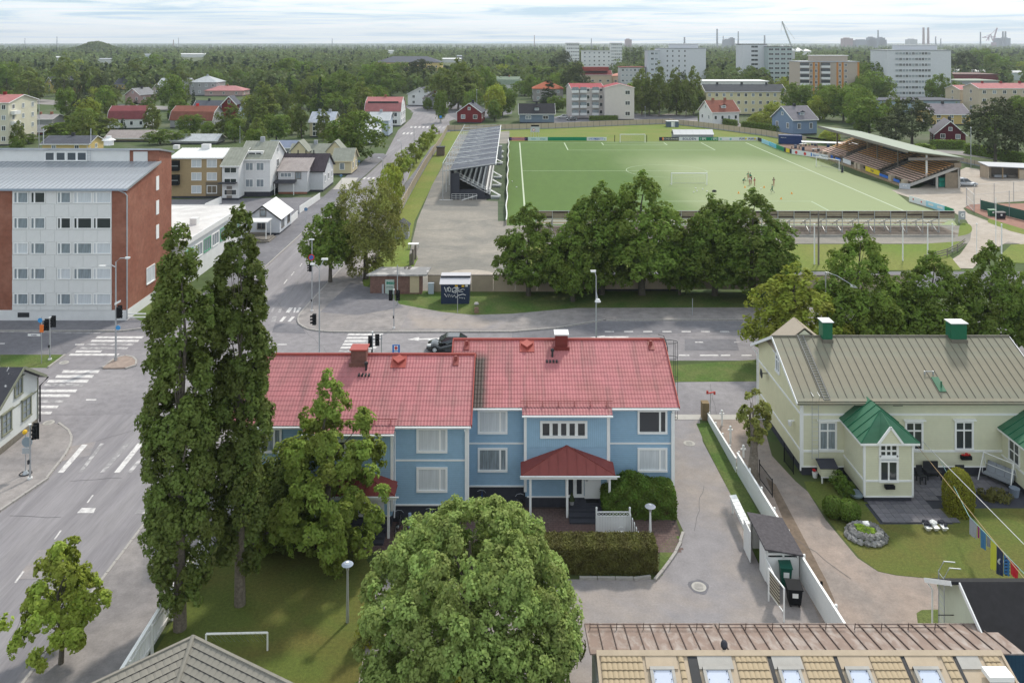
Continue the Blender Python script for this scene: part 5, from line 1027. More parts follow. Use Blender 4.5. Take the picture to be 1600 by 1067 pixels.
# advertising boards
def board(p0,p1,col,lab,txt=None,tc=None,sz=.8,h=1.15,extra=None,y0=None):
    a=Vector((*G(*p0),0)); c=Vector((*G(*p1),0)); d=(c-a); ln_=d.length; an=math.atan2(d.y,d.x)
    t=thing('advertising_board',lab,'advertising board',a.x,a.y,.07,rot=an,local=True,group='advertising boards round the pitch')
    MB().box(0,ln_-.05,0,.06,.08,h).obj('panel',col,t); MB().box(-.02,.06,.06,.14,0,h).box(ln_/2-.04,ln_/2+.04,.065,.14,0,h).obj('frame',M.steel,t)
    if txt:
        for s,x in txt: text(s,sz,tc,t,(x*ln_,-.02,h*.53),0,.008,bold=.012)
    if extra: extra(t,ln_,h)
    return t
K=lambda n,r,g_,b_: mat(n,(r,g_,b_),.5,.02,2)
adw=K('board_white',.72,.73,.76); adg=K('board_green',.0,.22,.10); adn=K('board_navy',.012,.014,.04); adb=K('board_light_blue',.35,.62,.78); adb2=K('board_sky',.12,.50,.70); ado=K('board_salmon',.62,.28,.18); adk=K('lettering_dark',.03,.04,.12); adgr=K('lettering_grey',.35,.45,.5); ady=K('board_yellow',.75,.58,.02); adr=K('lettering_red',.6,.05,.04)
y=221
def deco(cols): 
    def f(t,l,h):
        for (x0,x1,z0,z1,m) in cols: MB().box(x0*l,x1*l,-.012,-.001,z0*h,z1*h).obj('emblem',m,t)
    return f
def disc(cs):
    def f(t,l,h):
        for x,z,r,m in cs: MB().tube([(x*l,-.03,z*h),(x*l,-.001,z*h)],r,14).obj('emblem',m,t)
    return f
board((795,y),(825,y),ado,'salmon advertising board with dark ends at the far left corner of the pitch',[('VERSOWOOD',.48)],K('lettering_violet',.30,.12,.40),.75,extra=deco([(0,.15,.08,1,adn),(.82,1,.08,1,adn)]))
board((825,y),(856,y),K('board_pale_green',.55,.70,.68),'pale green-white advertising board left of the plain green board',[('kemin',.28),('energia',.74)],K('lettering_teal',.10,.35,.33),.55)
board((856,y),(917,y),adg,'long plain green advertising board behind the far goal line')
board((917,y),(948,y),adw,'white advertising board with blue, orange and red letters left of the far goal',[('NORDK',.38),('ALOTT',.62)],K('lettering_blue',.03,.15,.5),.8,extra=disc([(.12,.5,.3,K('emblem_grey',.4,.55,.5)),(.89,.5,.3,K('emblem_grey',.4,.55,.5))]))
board((1030,y),(1061,y),adn,'black advertising board with orange mark and pale letters right of the far goal',[('KONECRANES',.58)],K('lettering_pale',.6,.6,.5),.72,extra=deco([(.15,.24,.22,.9,K('mark_orange',.8,.2,.03))]))
board((1061,y),(1092,y),adw,'white advertising board reading BOLIDEN in dark blue',[('BOLIDEN',.52)],adk,.98)
board((1092,y),(1122.5,y),adg,'green advertising board with two white slanted marks',[('/ EPS',.22),('/ EPS',.80)],M.white,.9)
board((1122.5,y),(1184,y),adw,'long white advertising board with yellow marks and thin script',[('PUPS',.61),('PUPS',.84)],adk,.85,extra=disc([(.06,.5,.32,K('ring_green',.25,.5,.4)),(.31,.5,.32,K('ring_teal',.25,.5,.5)),(.70,.6,.28,ady),(.93,.6,.28,ady)]))
board((1184,221),(1190,223),adn,'dark blue corner advertising board')
R_=[((1190,224),(1201.5,228.5),adb,'pale blue advertising board, first after the dark corner board',None,None),((1201.5,228.5),(1213,233.5),adb2,'bright blue advertising board with pale script before the green one',[('Outokumpu',.5)],adb),
 ((1213,233.5),(1225,238),adg,'short green advertising board beside the terrace of tables',None,None),((1225,238),(1237,241.5),adn,'navy advertising board with a yellow middle field',None,None),
 ((1237,241.5),(1266,246),adw,'white advertising board with two red oval emblems',None,None),((1266,246),(1283,249),adw,'white advertising board with a blue mark and letters',[('Berner',.55)],K('lettering_blue',.03,.15,.5)),((1283,249),(1294,251),adw,'white advertising board with dark letters beside the orange seats',[('Tornion',.5)],adk)]
for q in R_:
    ex=None
    if 'yellow' in q[3]: ex=deco([(.25,.72,.12,.95,ady)])
    if 'oval' in q[3]: ex=disc([(.25,.5,.42,adr),(.72,.5,.42,adr)])
    if 'blue mark' in q[3]: ex=deco([(.05,.16,.2,.9,K('mark_blue',.05,.2,.6))])
    board(q[0],q[1],q[2],q[3],q[4],q[5],.7,extra=ex,h=1.25)
for q in [((1420.5,316),(1447,324),adw,'white advertising board with faint red marks by the dirt track',disc([(.25,.6,.16,adr),(.73,.55,.16,adr)])),((1447,324),(1476,333),adb,'light blue advertising board by the dirt track',deco([(.12,.4,.4,.75,adw),(.6,.9,.4,.75,adw)])),((1476,333),(1490,338),adg,'green end advertising board beside the bleachers',None)]:
    board(q[0],q[1],q[2],q[3],extra=q[4],h=1.15)
x,y=G(1405,296); t=thing('portable_sign','grey-white sign board on the turf corner by the orange grandstand','sign',x,y,rot=-.35,local=True); MB().box(0,2.0,0,.08,.15,1.25).obj('panel',K('sign_grey',.45,.48,.52),t); text('<<',.7,M.white,t,(1.0,-.02,.75)); MB().box(.1,.18,.09,.5,0,1.0).box(1.8,1.88,.09,.5,0,1.0).obj('stand',M.steel,t)
x,y=G(1498,349); t=thing('portable_sign','grey sign with a white round letter beside the end of the bleachers','sign',x,y,local=True); MB().box(0,1.1,0,.08,.6,2.0).obj('panel',M.grey,t); text('G',.9,M.white,t,(.6,-.02,1.3),bold=.03); MB().box(.1,.18,.09,.3,0,1.8).obj('stand',M.steel,t)
# scoreboard, shed, tent
x,y=G(836,215); t=thing('scoreboard','grey-white scoreboard on posts behind the far left advertising boards','scoreboard',x,y,local=True)
MB().box(-1.4,1.4,0,.4,1.6,3.3).obj('panel',K('scoreboard_face',.5,.52,.55),t); MB().box(-1.25,1.25,-.05,.35,3.35,3.85).obj('clock_face',M.black,t); MB().tube([(-.4,-.03,2.3),(-.4,0,2.3)],.45,14).obj('emblem',K('emblem_red',.5,.15,.1),t); MB().tube([(-.4,-.05,2.3),(-.4,-.031,2.3)],.28,14).obj('emblem',M.whiteroof,t)
for k in range(4): MB().box(-1.3+.8*k,-1.2+.8*k,.1,.2,0,1.6).obj('post',M.steel,t)
x,y=G(1052,199); t=thing('grey_hut','small grey-blue hut with a white door by the concrete fence','hut',x,y,local=True); MB().box(-2.1,1.9,0,3,0,1.9).obj('wall',C(.10,.13,.18),t); MB().box(-2.3,2.1,-.2,3.2,1.9,2.1).obj('roof',M.steel,t); MB().box(-.7,.2,-.03,0,.1,1.8).obj('door',M.white,t); MB().box(.35,.55,-.04,0,.0,1.9).obj('trim',M.white,t)
x,y=G(1084,217.5); t=thing('long_tent','long pale grey storage tent behind the BOLIDEN board','tent',x,y,local=True); w_=6.0
MB().box(-w_,w_,0,4,0,1.4).obj('wall',C(.28,.29,.33),t); q=MB(); q.slab([(-w_-.2,-.2,1.35),(w_+.2,-.2,1.35),(w_+.2,2,2.7),(-w_-.2,2,2.7)],.06).slab([(w_+.2,4.2,1.35),(-w_-.2,4.2,1.35),(-w_-.2,2,2.7),(w_+.2,2,2.7)],.06); q.obj('roof',K('tent_canvas',.50,.51,.53),t); q=MB()
for k in range(7): q.bar((-w_+2*w_*k/6,-.22,1.36),(-w_+2*w_*k/6,2,2.76),.06).box(-w_+2*w_*k/6-.03,-w_+2*w_*k/6+.03,-.05,-.001,0,1.4)
q.obj('frame',M.steel,t)
x0,y0=G(1217,225.5); t=thing('shipping_container','dark blue shipping container beside the table terrace','container',x0,y0,rot=-.25,local=True); b=MB(); b.box(0,6.4,0,2.6,.1,2.6)
b.obj('body',K('container_blue',.01,.035,.13),t); q=MB()
for k in range(21): q.box(.15+.3*k,.25+.3*k,-.03,-.001,.25,2.45)
for k in range(8): q.box(6.401,6.43,.15+.3*k,.25+.3*k,.25,2.45)
q.obj('rib',K('container_blue2',.014,.045,.16),t); text('MEHO OY',.35,M.white,t,(1.3,-.04,1.9)); 
# concrete panel fence, each panel its own piece
FP={}
def panel_fence(pts,lab,h=1.9,col=None,step=2.5,name='concrete_fence'):
    W_=[G(*p) for p in pts] if not hasattr(pts[0][0],'is_integer') or pts[0][0]>400 else pts
    t=thing(name,lab,'fence',*W_[0]); mt=col or M.concrete
    for a,c in zip(W_,W_[1:]):
        d=math.dist(a,c); n=max(1,round(d/step)); s=d/n; an=math.atan2(c[1]-a[1],c[0]-a[0]); k=(round(s,2),h,mt.name)
        if k not in FP:
            b=MB(); b.box(.06,s-.06,-.04,.04,.30,h); p_=b.mesh('fence_panel',mt)
            b=MB(); b.box(.06,s-.06,-.05,.05,0,.29); q_=b.mesh('fence_base',M.grey)
            b=MB(); b.box(-.055,.055,-.08,.08,0,h+.04); r_=b.mesh('fence_post',M.woodgrey); FP[k]=(p_,q_,r_)
        for i in range(n):
            for nm,me in zip(('fence_panel','fence_base','fence_post'),FP[k]): inst(nm,me,t,(a[0]+(c[0]-a[0])*i/n,a[1]+(c[1]-a[1])*i/n,0),an)
M.fence=mat('fence_sandstone',(.46,.38,.29),.85,.08,1)
panel_fence([(590,377),(612,358),(640,306),(664,262),(690,222),(699,205)],'sand-coloured panel fence along the pavement of the long street',1.9,M.fence)
panel_fence([(699,205),(745,204),(800,203),(868,201)],'sand-coloured panel fence behind the red gabled house',1.9,M.fence)
panel_fence([(868,201),(984,196),(1045,194)],'sand-coloured panel fence behind the far goal',1.9,M.fence)
panel_fence([(1045,194),(1100,200),(1190,212),(1260,224)],'sand-coloured panel fence running down behind the BOLIDEN board',1.9,M.fence)
panel_fence([(1500,254),(1560,266),(1640,281)],'low sand-coloured fence at the right edge behind the parked car',1.2,M.fence)
# plain street wall of the stadium
wx0,_=G(668,457); t=thing('stadium_wall','beige rendered wall along the main street behind the lindens','wall',wx0,95.9)
for k in range(22): MB().box(wx0+.02+2.6*k,wx0+2.6*k+2.58,95.9,96.05,.35 if k>5 else 0,1.95).obj('wall_panel',mat('wall_render',(.44,.355,.265),.85,.08,1) if k==0 else bpy.data.materials['wall_render'],t)
MB().box(G(855,457)[0],G(1062,457)[0],96.2,96.3,0,.6).obj('skirting',M.dark,t); MB().box(wx0,wx0+57,95.86,96.1,1.95,2.02).obj('coping',M.woodgrey,t)
# ---- west stand (left): dark canopy with white trusses, tiered seats
xs0,xs1,ys0,ys1=-13.1,-3.1,151.5,222
t=thing('west_grandstand','covered grandstand with a dark flat canopy, white zigzag roof trusses and grey seats','grandstand',-8,151.5)
zl,zr_=5.55,6.75; M.canopy=mat('canopy_sheet',(.085,.095,.12),.75,.08,2)
nb=9
for k in range(nb):
    ya=ys0+(ys1-ys0)*k/nb; yb2=ys0+(ys1-ys0)*(k+1)/nb
    b=MB(); b.slab([(xs0+1.4,ya,zl),(xs1,ya,zr_),(xs1,yb2-.05,zr_),(xs0+1.4,yb2-.05,zl)],.12); b.obj('roof_panel',M.canopy,t)
    b=MB(); b.bar((xs0,ya,zl-.1),(xs1-.1,ya,zr_+.12),.16,.16); b.bar((xs0+.1,ya,zl+1.4),(xs0+.1,ya,0),.14); b.bar((xs0+.1,ya,zl+1.4),(xs1-3.5,ya,zr_+.1),.07); b.obj('truss_beam',M.whiteroof if k else M.steel,t)
    b=MB(); b.bar((xs0+.1,ya,zl+1.35),(xs1-1.2,ya+(ys1-ys0)/nb,zr_+.2),.09); b.bar((xs0+.1,ya+(ys1-ys0)/nb,zl+1.35),(xs1-3.2,ya,zr_+.2),.06); b.obj('brace',M.steel,t)
b=MB(); b.box(xs1-.02,xs1+.12,ys0,ys1,zr_-.15,zr_+.15); b.obj('roof_edge',M.white,t)
b=MB(); b.bar((xs0+.1,ys0,zl+1.4),(xs0+.1,ys1,zl+1.4),.09); b.obj('back_rail',M.steel,t)
solid('back_wall',M.plinth,t,(-11.6,-11.4,ys0+.3,ys1,0,5.4),(-11.4,-5.1,ys0+.8,ys0+1.0,.0,1.9)); solid('end_wall',M.plinth,t,(-11.4,-9.9,ys0+.4,ys0+.6,0,5.0))
for r in range(8):
    x=-10.6+r*.85; z=4.3-.42*r
    solid('tier',M.grey,t,(x-.42,x+.42,ys0+1,ys1,z-.12,z)); solid('seat_row',M.whiteroof,t,(x-.3,x-.05,ys0+1.2,ys1,z+.35,z+.42),(x-.33,x-.29,ys0+1.2,ys1,z+.42,z+.75))
    b=MB()
    for j in range(14): b.box(x-.32,x-.28,ys0+1.5+5*j,ys0+1.56+5*j,z,z+.4)
    b.obj('seat_support',M.steel,t)
b=MB()
for z in (0,.5,1.0): b.bar((-10.9,ys0+.8,4.4+z),(-4.3,ys0+.8,1.0+z),.06)
for k in range(9): b.bar((-10.9+.82*k,ys0+.8,4.4-.42*k),(-10.9+.82*k,ys0+.8,5.4-.42*k),.05)
b.obj('end_rail',M.whiteroof,t)
solid('front_wall',M.whitewall,t,(-4.3,-4.15,ys0+1,ys1,.6,1.9)); solid('front_base',M.plinth,t,(-5.9,-4.1,ys0+1,ys0+3,0,.85))
b=MB()
for z in (.4,.8,1.2): b.bar((-11.3,ys0-.1,z),(-6.6,ys0-.1,z),.05)
for k in range(7): b.bar((-11.3+.78*k,ys0-.1,0),(-11.3+.78*k,ys0-.1,1.25),.05)
b.bar((-9.4,ys0-.3,.1),(-6.5,ys0-.3,1.0),.12); b.bar((-9.4,ys0-.6,.1),(-6.5,ys0-.6,1.0),.12); b.obj('ramp_rail',M.whiteroof,t)
for k,yy in enumerate((154,166,176,196,206,216)):
    b=MB(); 
    for j in range(3): b.bar((-4.0,yy+j*.5,1.3),(-2.2,yy+j*.5-1,.5),.07)
    b.box(-4,-2.4,yy-1.4,yy-.2,0,.5).box(-3.4,-2.2,yy-1.6,yy-1.3,.3,.45); b.obj('stair',M.steel,t)
b=MB(); b.box(xs0-.5,xs0+2,ys0-.1,ys0+.1,0,.1); b.obj('footing',M.whiteroof,t)
# ---- east stand (right): orange benches under a cantilevered roof
M.orangewood=mat('orange_bench_boards',(.72,.38,.16),.75,.1,2); M.pinkwood=mat('faded_bench_boards',(.74,.52,.44),.8,.1,2); M.timber=mat('stand_timber',(.26,.21,.155),.9,.15,2)
t=thing('east_grandstand','old wooden grandstand with orange and faded pink benches under a pale green cantilever roof','grandstand',80,163)
X0,X1,Y0,Y1=80.0,91.0,163.5,211.
nr=13
for r in range(nr):
    x=X0+1.3+r*.68; z=1.15+r*.285
    segs=[(Y0+.2,Y0+11.5),(Y0+15.5,Y0+33.5),(Y0+37,Y1)] if r<nr-4 else [(Y0+.2,Y0+13.2),(Y0+15.5,Y0+34.5),(Y0+36.5,Y1)]
    for a,c in segs:
        solid('bench',M.pinkwood if (r<5 and not (a>190 and r>3)) else M.orangewood,t,(x-.25,x+.25,a,c,z+.28,z+.35))
        solid('tier',M.timber,t,(x-.36,x+.32,a,c,z-.06,z)); solid('bench_support',M.timber,t,*[(x-.05,x+.05,a+q,a+q+.12,z,z+.28) for q in range(0,int(c-a),3)],kind='stuff')
for a in (Y0+11.8,Y0+34):
    b=MB()
    for k in range(16): b.box(X0+.9+k*.55,X0+1.4+k*.55,a,a+3.2,.7+k*.23,.78+k*.23)
    b.obj('stairway',M.woodgrey,t)
    b=MB()
    for s in (0,3.4):
        b.bar((X0+1,a+s,1.9),(X0+9,a+s,5.2),.06); [b.bar((X0+1+1.3*k,a+s,.9+.54*k),(X0+1+1.3*k,a+s,1.9+.54*k),.05) for k in range(7)]
    b.obj('handrail',M.woodgrey,t)
for y_ in (Y0,Y0+23.5,Y1): MB().bar((X0+.3,y_,.55),(X1-.3,y_,4.4),.3,.5).obj('side_beam',M.concrete,t)
solid('end_wall',M.timber,t,(X1-3.0,X1-.3,Y0+.2,Y0+.35,0,3.2)); solid('back_wall',M.timber,t,(X1-.3,X1-.1,Y0,Y1,2.5,5.5)) ; solid('back_post',M.concrete,t,*[(X1-.5,X1-.1,Y0+y_,Y0+y_+.4,0,4.4) for y_ in (0,12,24,36,47)]); solid('back_post',M.concrete,t,(X1-5,X1-4.6,Y0,Y0+.3,0,2.4))
solid('under_store',M.dark,t,(X1-4,X1-.6,Y0+3,Y1-1,0,3.0)); solid('gallery_rail',M.timber,t,(X1-1.5,X1-.1,Y0-.35,Y0-.25,4.3,5.2))
b=MB(); zF,zB=7.75,6.3
b.slab([(X0+.2,Y0-.3,zF),(X1+.4,Y0-.3,zB),(X1+.4,Y1+.3,zB),(X0+.2,Y1+.3,zF)],.16); b.obj('roof',mat('pale_green_roof',(.27,.31,.245),.7,.08,.6),t)
b=MB(); b.box(X0+.1,X0+.2,Y0-.3,Y1+.3,zF-.55,zF+.03).box(X0+.2,X1+.4,Y0-.42,Y0-.31,zB-.55,zB+.0); b.obj('fascia',M.woodgrey,t)
for k in range(9):
    y_=Y0+.5+k*5.8; MB().hexa([(X0+.3,y_,zF-.35),(X1,y_,zB-.6),(X1,y_+.2,zB-.6),(X0+.3,y_+.2,zF-.35),(X0+.3,y_,zF-.17),(X1,y_,zB-.17),(X1,y_+.2,zB-.17),(X0+.3,y_+.2,zF-.17)]).obj('roof_beam',M.timber,t)

for y_,w_ in ((Y0+.8,.14),(Y0+13.,.12),(Y0+23,.14),(Y0+46,.16)): solid('pillar',M.whiteroof if w_==.14 and y_<170 else M.woodgrey,t,(X0+4.4,X0+4.4+2*w_,y_,y_+2*w_,1.8,zF-.8))
solid('pillar',M.timber,t,(X0+6.8,X0+7.8,Y0+33.2,Y0+33.9,2.5,zF-1.15)); solid('commentary_box',M.dark,t,(X1-3.4,X1-.6,Y0+18,Y0+27,4.6,5.8))
solid('front_plank',M.wood,t,(X0-.3,X0+.5,Y0,Y1,.02,.25)); solid('front_wall',M.timber,t,(X0+.55,X0+.65,Y0,Y1,.25,.75))
for k,(a,c,m,z1) in enumerate(((Y0+4,Y0+6.5,K('banner_blue',.03,.16,.6),1.0),(Y0+9,Y0+13,K('banner_blue',.03,.16,.6),1.0),(Y0+13,Y0+20,ady,1.5),(Y0+28,Y0+32.5,adw,1.5),(Y0+34,Y0+37,K('banner_blue',.03,.16,.6),1.1),(Y0+38.6,Y0+40,K('banner_blue',.03,.16,.6),1.2))):
    o=MB().box(X0+.4,X0+.5,a,c,.45,z1).obj('banner',m,t)
    if z1==1.5 and m is ady: text('Peab',.8,adk,t,(X0+.38,(a+c)/2,1.0),-PI/2)
for y_ in (Y0+1.5,Y0+7.2,Y0+22.5,Y0+24.5,Y0+40,Y0+44): solid('front_booth',M.fence,t,(X0+.2,X0+1.1,y_,y_+1.2,0,1.5))
# green skips and car beneath
x,y=G(1476,293); t=thing('green_skip','turquoise-green skips standing under the raised end of the grandstand','skip',x,y,local=True); b=MB(); b.box(-1.1,1.3,0,1.4,.1,1.1).box(-1.0,1.2,.1,1.3,1.15,1.9); b.obj('body',K('skip_green',.03,.36,.27),t); q=MB(); [q.box(-1.0+.4*k,-.94+.4*k,-.04,0,.1,1.1) for k in range(6)]; q.obj('rib',K('skip_green2',.05,.45,.33),t)
# ---- south bleachers seen from behind
t=thing('south_bleachers','grey scaffold terrace seen from behind with a brown board back along the near goal line','bleachers',36,124.3)
xa,xb=G(838,364)[0],G(1500,364)[0]; y0=125.5
xb=68.9; n=26; DTM=mat('dark_timber',(.085,.06,.05),.9,.2,2)
for k in range(n):
    a=xa+(xb-xa)*k/n; c=xa+(xb-xa)*(k+1)/n
    for q in range(3): solid('back_board',M.timber if (k+q)%3 else DTM or mat('dark_timber',(.085,.06,.05),.9,.2,2),t,(a+.02,c-.02,y0,y0+.06,2.3+.37*q,2.64+.37*q)) 
    b=MB(); b.bar((a,y0-.08,0),(a,y0-.08,3.5),.09); b.bar((a,y0+.1,2.3),(a,y0+4.2,.5),.10,.18); b.bar((a,y0+.2,.1),(a,y0+3.0,1.4),.06); b.bar((a,y0+2,0),(a,y0+2,1.5),.08); b.obj('frame',M.steel,t)
b=MB()
for z in (3.45,2.25,2.0,1.2): b.bar((xa,y0-.12,z),(xb,y0-.12,z),.07)
b.obj('rail',M.steel,t)
for r in range(5): 
    for k in range(8): solid('plank',M.wood if r%2 else M.concrete,t,(xa+(xb-xa)*k/8+.03,xa+(xb-xa)*(k+1)/8-.03,y0+.5+r*.75,y0+.95+r*.75,2.0-.36*r,2.06-.36*r))
b=MB()
for k in range(n): 
    a=xa+(xb-xa)*k/n; b.bar((a,y0-.05,2.0),(a+(xb-xa)/n,y0+.0,.2),.05) if k%3==0 else None
b.obj('cross_brace',M.steel,t)
areaw('path',[(-1,118.6),(90,118.6),(90,124.8),(71,130.5),(-1,130.5)],.046,M.gravel)
areaw('terrace_ground',[(3,124.4),(69,124.4),(69,130.2),(3,130.2)],.062,mat('terrace_soil',(.17,.14,.115),.95,.25,1))
areaw('lawn',[(2,104),(g((1480,411))[0][0],105),g((1480,395))[0],g((1510,377))[0],(60,118.4),(2,118.4)],.05,M.lawn_bright)
areaw('small_lawn',smooth(g((1497,370),(1500,348),(1515,350),(1520,358),(1516,366),(1497,370)),2),.054,M.lawn_bright)
areaw('stadium_forecourt',[(-1,97),(95,97),(95,104.2),(-1,104.2)],.042,M.asphalt_dark)
DT=smooth(g((1600,365),(1560,345),(1515,325),(1500,300),(1600,288),(1600,262),(1500,262),(1440,292),(1380,294),(1425,308),(1490,330),(1518,352),(1522,372),(1495,400),(1478,414),(1600,440)),1)
areaw('dirt_track',g((1384,297),(1435,294),(1510,262),(1600,275),(1760,300),(1760,330),(1640,312),(1555,318),(1512,322),(1505,326),(1512,334),(1560,352),(1660,380),(1640,392),(1575,378),(1540,398),(1520,420),(1465,420),(1500,398),(1516,376),(1518,360),(1510,345),(1490,332)),.048,M.dirt)
areaw('tennis_court',g((1508,325),(1516,320),(1620,318),(1760,330),(1760,395),(1620,365),(1545,342)),.056,M.redgrit)
areaw('grass_island',smooth(g((1580,383),(1700,378),(1700,412),(1560,412),(1562,400),(1580,383)),1),.058,M.lawn_bright)
areaw('grass_strip',g((1545,342),(1620,365),(1620,372),(1580,362),(1543,348)),.06,M.lawn_bright)
# post-and-rail, flagpoles
for i,(px,pb,pt) in enumerate(((1272.5,384,352),(1410.6,408,351),(1449.5,411,352),(1488,392,351),(1526,392,351),(1565,408,352))):
    if i==0: pb=414
    if i==4: pb=402
    x,y=G(px,pb); h=H*(pb-pt)/(pb-HY); x1_=x
    t=thing('flagpole','slim white flagpole, %s'%['leftmost of the row before the bleachers','second of the row, standing on the lawn','third of the row, right of centre of the lawn','fourth, by the plank fence at the lawn corner','fifth, slimmer, on the dirt track','rightmost, beside the flower tub lawn'][i],'flagpole',x,y,group='flagpoles in a row by the bleachers'); MB().tube([(x,y,0),(x,y,h)],[.10,.07] if i!=4 else [.05,.04],8).obj('pole',M.white,t); MB().ball((x,y,h+.08),.12,8,5).obj('finial',M.white,t)
x,y=G(1372,413); t=tag(recenter(MB().tube([(x,y,0),(x,y,5)],.1).obj('flagpole',M.white),x,y),'short white pole half hidden by the lindens','pole') if 0 else None
x,y=G(1279,414); t=tag(recenter(MB().tube([(x,y,0),(x,y,7.2)],[.13,.1],8).obj('wooden_pole',M.woodgrey),x,y),'dark wooden pole before the bleachers','pole')
x,y=G(1556,382); t=tag(recenter(MB().tube([(x,y,0),(x,y,6.9)],[.06,.05],8).obj('light_pole',M.white),x,y),'tall thin white pole in front of the two wheeled bins','pole')
t=thing('plank_fence','low grey plank fence curving at the lawn corner','fence',*G(1480,398)); P_=[G(1445,411),G(1480,401),G(1496,393),G(1508,384)]
for a,c in zip(P_,P_[1:]):
    for z in (.35,.7,1.0): MB().bar((*a,z),(*c,z),.04,.14).obj('plank',M.woodgrey,t)
    MB().bar((*a,0),(*a,1.1),.12).obj('post',M.woodgrey,t)
# wheeled bins, tennis fences, shelter
def bin_(px,py,m,lab,w_=1.2,h=1.1,d=.75,rot=0):
    x,y=G(px,py); t=thing('wheeled_bin',lab,'bin',x,y,rot=rot,local=True); b=MB(); b.hexa([(-w_/2+.08,.06,.12),(w_/2-.08,.06,.12),(w_/2-.08,d-.06,.12),(-w_/2+.08,d-.06,.12),(-w_/2,0,h),(w_/2,0,h),(w_/2,d,h),(-w_/2,d,h)]); b.obj('body',m,t)
    b=MB(); b.slab([(-w_/2-.03,-.05,h+.03),(w_/2+.03,-.05,h+.03),(w_/2+.03,d+.03,h+.12),(-w_/2-.03,d+.03,h+.12)],.05); b.obj('lid',m,t); solid('label',M.white,t,(-.15,.15,.005,.012,h*.55,h*.8))
    for s in (-1,1):
        for yy in (.12,d-.12): MB().tube([(s*(w_/2-.15)-.03,yy,.09),(s*(w_/2-.15)+.03,yy,.09)],.09,8).obj('wheel',M.rubber,t)
    return t
bin_(1552,339,K('bin_green',.04,.15,.08),'green wheeled bin beside the dirt track',1.2); bin_(1565,343,K('bin_black',.02,.02,.03),'black wheeled bin right of the green one by the tennis court',1.5)
t=thing('tennis_fence','tall wire fence with steel posts round the tennis court','fence',*G(1510,325)); 
def wire(a,c,h,n):
    for k in range(n+1): MB().bar((a[0]+(c[0]-a[0])*k/n,a[1]+(c[1]-a[1])*k/n,0),(a[0]+(c[0]-a[0])*k/n,a[1]+(c[1]-a[1])*k/n,h),.09).obj('post',M.steel,t)
    b=MB()
    for z in (.1,h/2,h): b.bar((*a,z),(*c,z),.04)
    L_=math.dist(a,c); m=int(L_/.35)
    for k in range(m+1): b.bar((a[0]+(c[0]-a[0])*k/m,a[1]+(c[1]-a[1])*k/m,.1),(a[0]+(c[0]-a[0])*k/m,a[1]+(c[1]-a[1])*k/m,h),.012)
    b.obj('wire_mesh',M.steel,t,kind='stuff')
wire(G(1510,319),G(1522,331),3.0,1); wire(G(1522,320),G(1700,304),3.6,6)
t=thing('windscreen_fence','dark green windscreen cloth on the near side of the tennis court','fence',*G(1532,327)); a,c=G(1532,328),G(1680,366)
for k in range(6): 
    p=(a[0]+(c[0]-a[0])*k/6,a[1]+(c[1]-a[1])*k/6); q=(a[0]+(c[0]-a[0])*(k+1)/6,a[1]+(c[1]-a[1])*(k+1)/6); b=MB(); b.hexa([(p[0],p[1],.1),(q[0]-.04,q[1],.1),(q[0]-.04,q[1]+.05,.1),(p[0],p[1]+.05,.1),(p[0],p[1],1.75),(q[0]-.04,q[1],1.75),(q[0]-.04,q[1]+.05,1.75),(p[0],p[1]+.05,1.75)]); b.obj('cloth_panel',K('windscreen_green',.022,.085,.065),t); MB().bar((*p,0),(*p,2.0 if k!=2 else 4.5),.08).obj('post',M.steel,t)
x,y=G(1567,280); t=thing('open_shelter','open timber shelter with a grey mono-pitch roof at the right edge','shelter',x,y,local=True); b=MB(); b.slab([(-3.5,-.5,2.9),(7.5,-.5,2.4),(7.5,3.4,2.9),(-3.5,3.4,3.3)],.15); b.obj('roof',K('shelter_roof',.42,.43,.46),t); solid('side_wall',M.fence,t,(-3.2,-3.0,0,3,0,2.7),(-3.2,-.8,2.9,3.05,0,2.6),(3.6,7.2,0,.1,0,2.0)); solid('back_wall',M.woodgrey,t,(-.8,7.2,2.9,3.05,0,2.5)); solid('post',M.wood,t,(-.1,.1,0,.2,0,2.7),(3.4,3.6,0,.2,0,2.6),(7,7.2,0,.2,0,2.4)); solid('bench',M.grey,t,(-1.2,1.4,1,1.6,.2,.7)); solid('bench',M.woodgrey,t,(1.8,4,1,1.8,.3,.6))
x,y=G(1541,270); t=tag(recenter(MB().bar((x-1,y,.2),(x+.8,y,1.5),.15).bar((x-.6,y,0),(x-.2,y,1.4),.15).bar((x+.8,y,1.3),(x+1.2,y,0),.1).box(x-1.2,x+1,y,y+.6,.4,.6).obj('machine_frame',M.dark),x,y),'dark metal machine frame standing by the low right fence','machine')
# table terrace behind the right boards
areaw('terrace',g((1205,228),(1235,224),(1320,232),(1345,240),(1300,252),(1240,241)),.05,mat('red_grit',(.20,.13,.10),.95,.2,1))
x,y=G(1262,238); t=thing('terrace_canopy','long low canopy on posts over the drinking tables','canopy',x,y,local=True); b=MB(); b.slab([(-.5,3,2.3),(17,-2.5,2.3),(17.6,-.5,2.5),(0,5,2.5)],.12); b.obj('roof',M.greyroof,t)
for k in range(6): MB().bar((k*3.3+.2,3.4-k*1.08,0),(k*3.3+.2,3.4-k*1.08,2.2),.12).obj('post',M.woodgrey,t)
for i,(px,py) in enumerate(((1255,229),(1275,237),(1243,233),(1270,229))):
    x,y=G(px,py); t=thing('picnic_table','long grey table, %s on the terrace'%['nearest the container','closest to the pitch boards','standing left of the drums','under the canopy'][i],'table',x,y,rot=.5 if i in(0,1) else 0,local=True,group='tables on the terrace'); solid('tabletop',M.whiteroof if i<2 else M.woodgrey,t,(-1.4,1.4,-.35,.35,.72,.78)); solid('trestle',M.woodgrey,t,(-1.1,-1,-.3,.3,0,.72),(1,1.1,-.3,.3,0,.72))
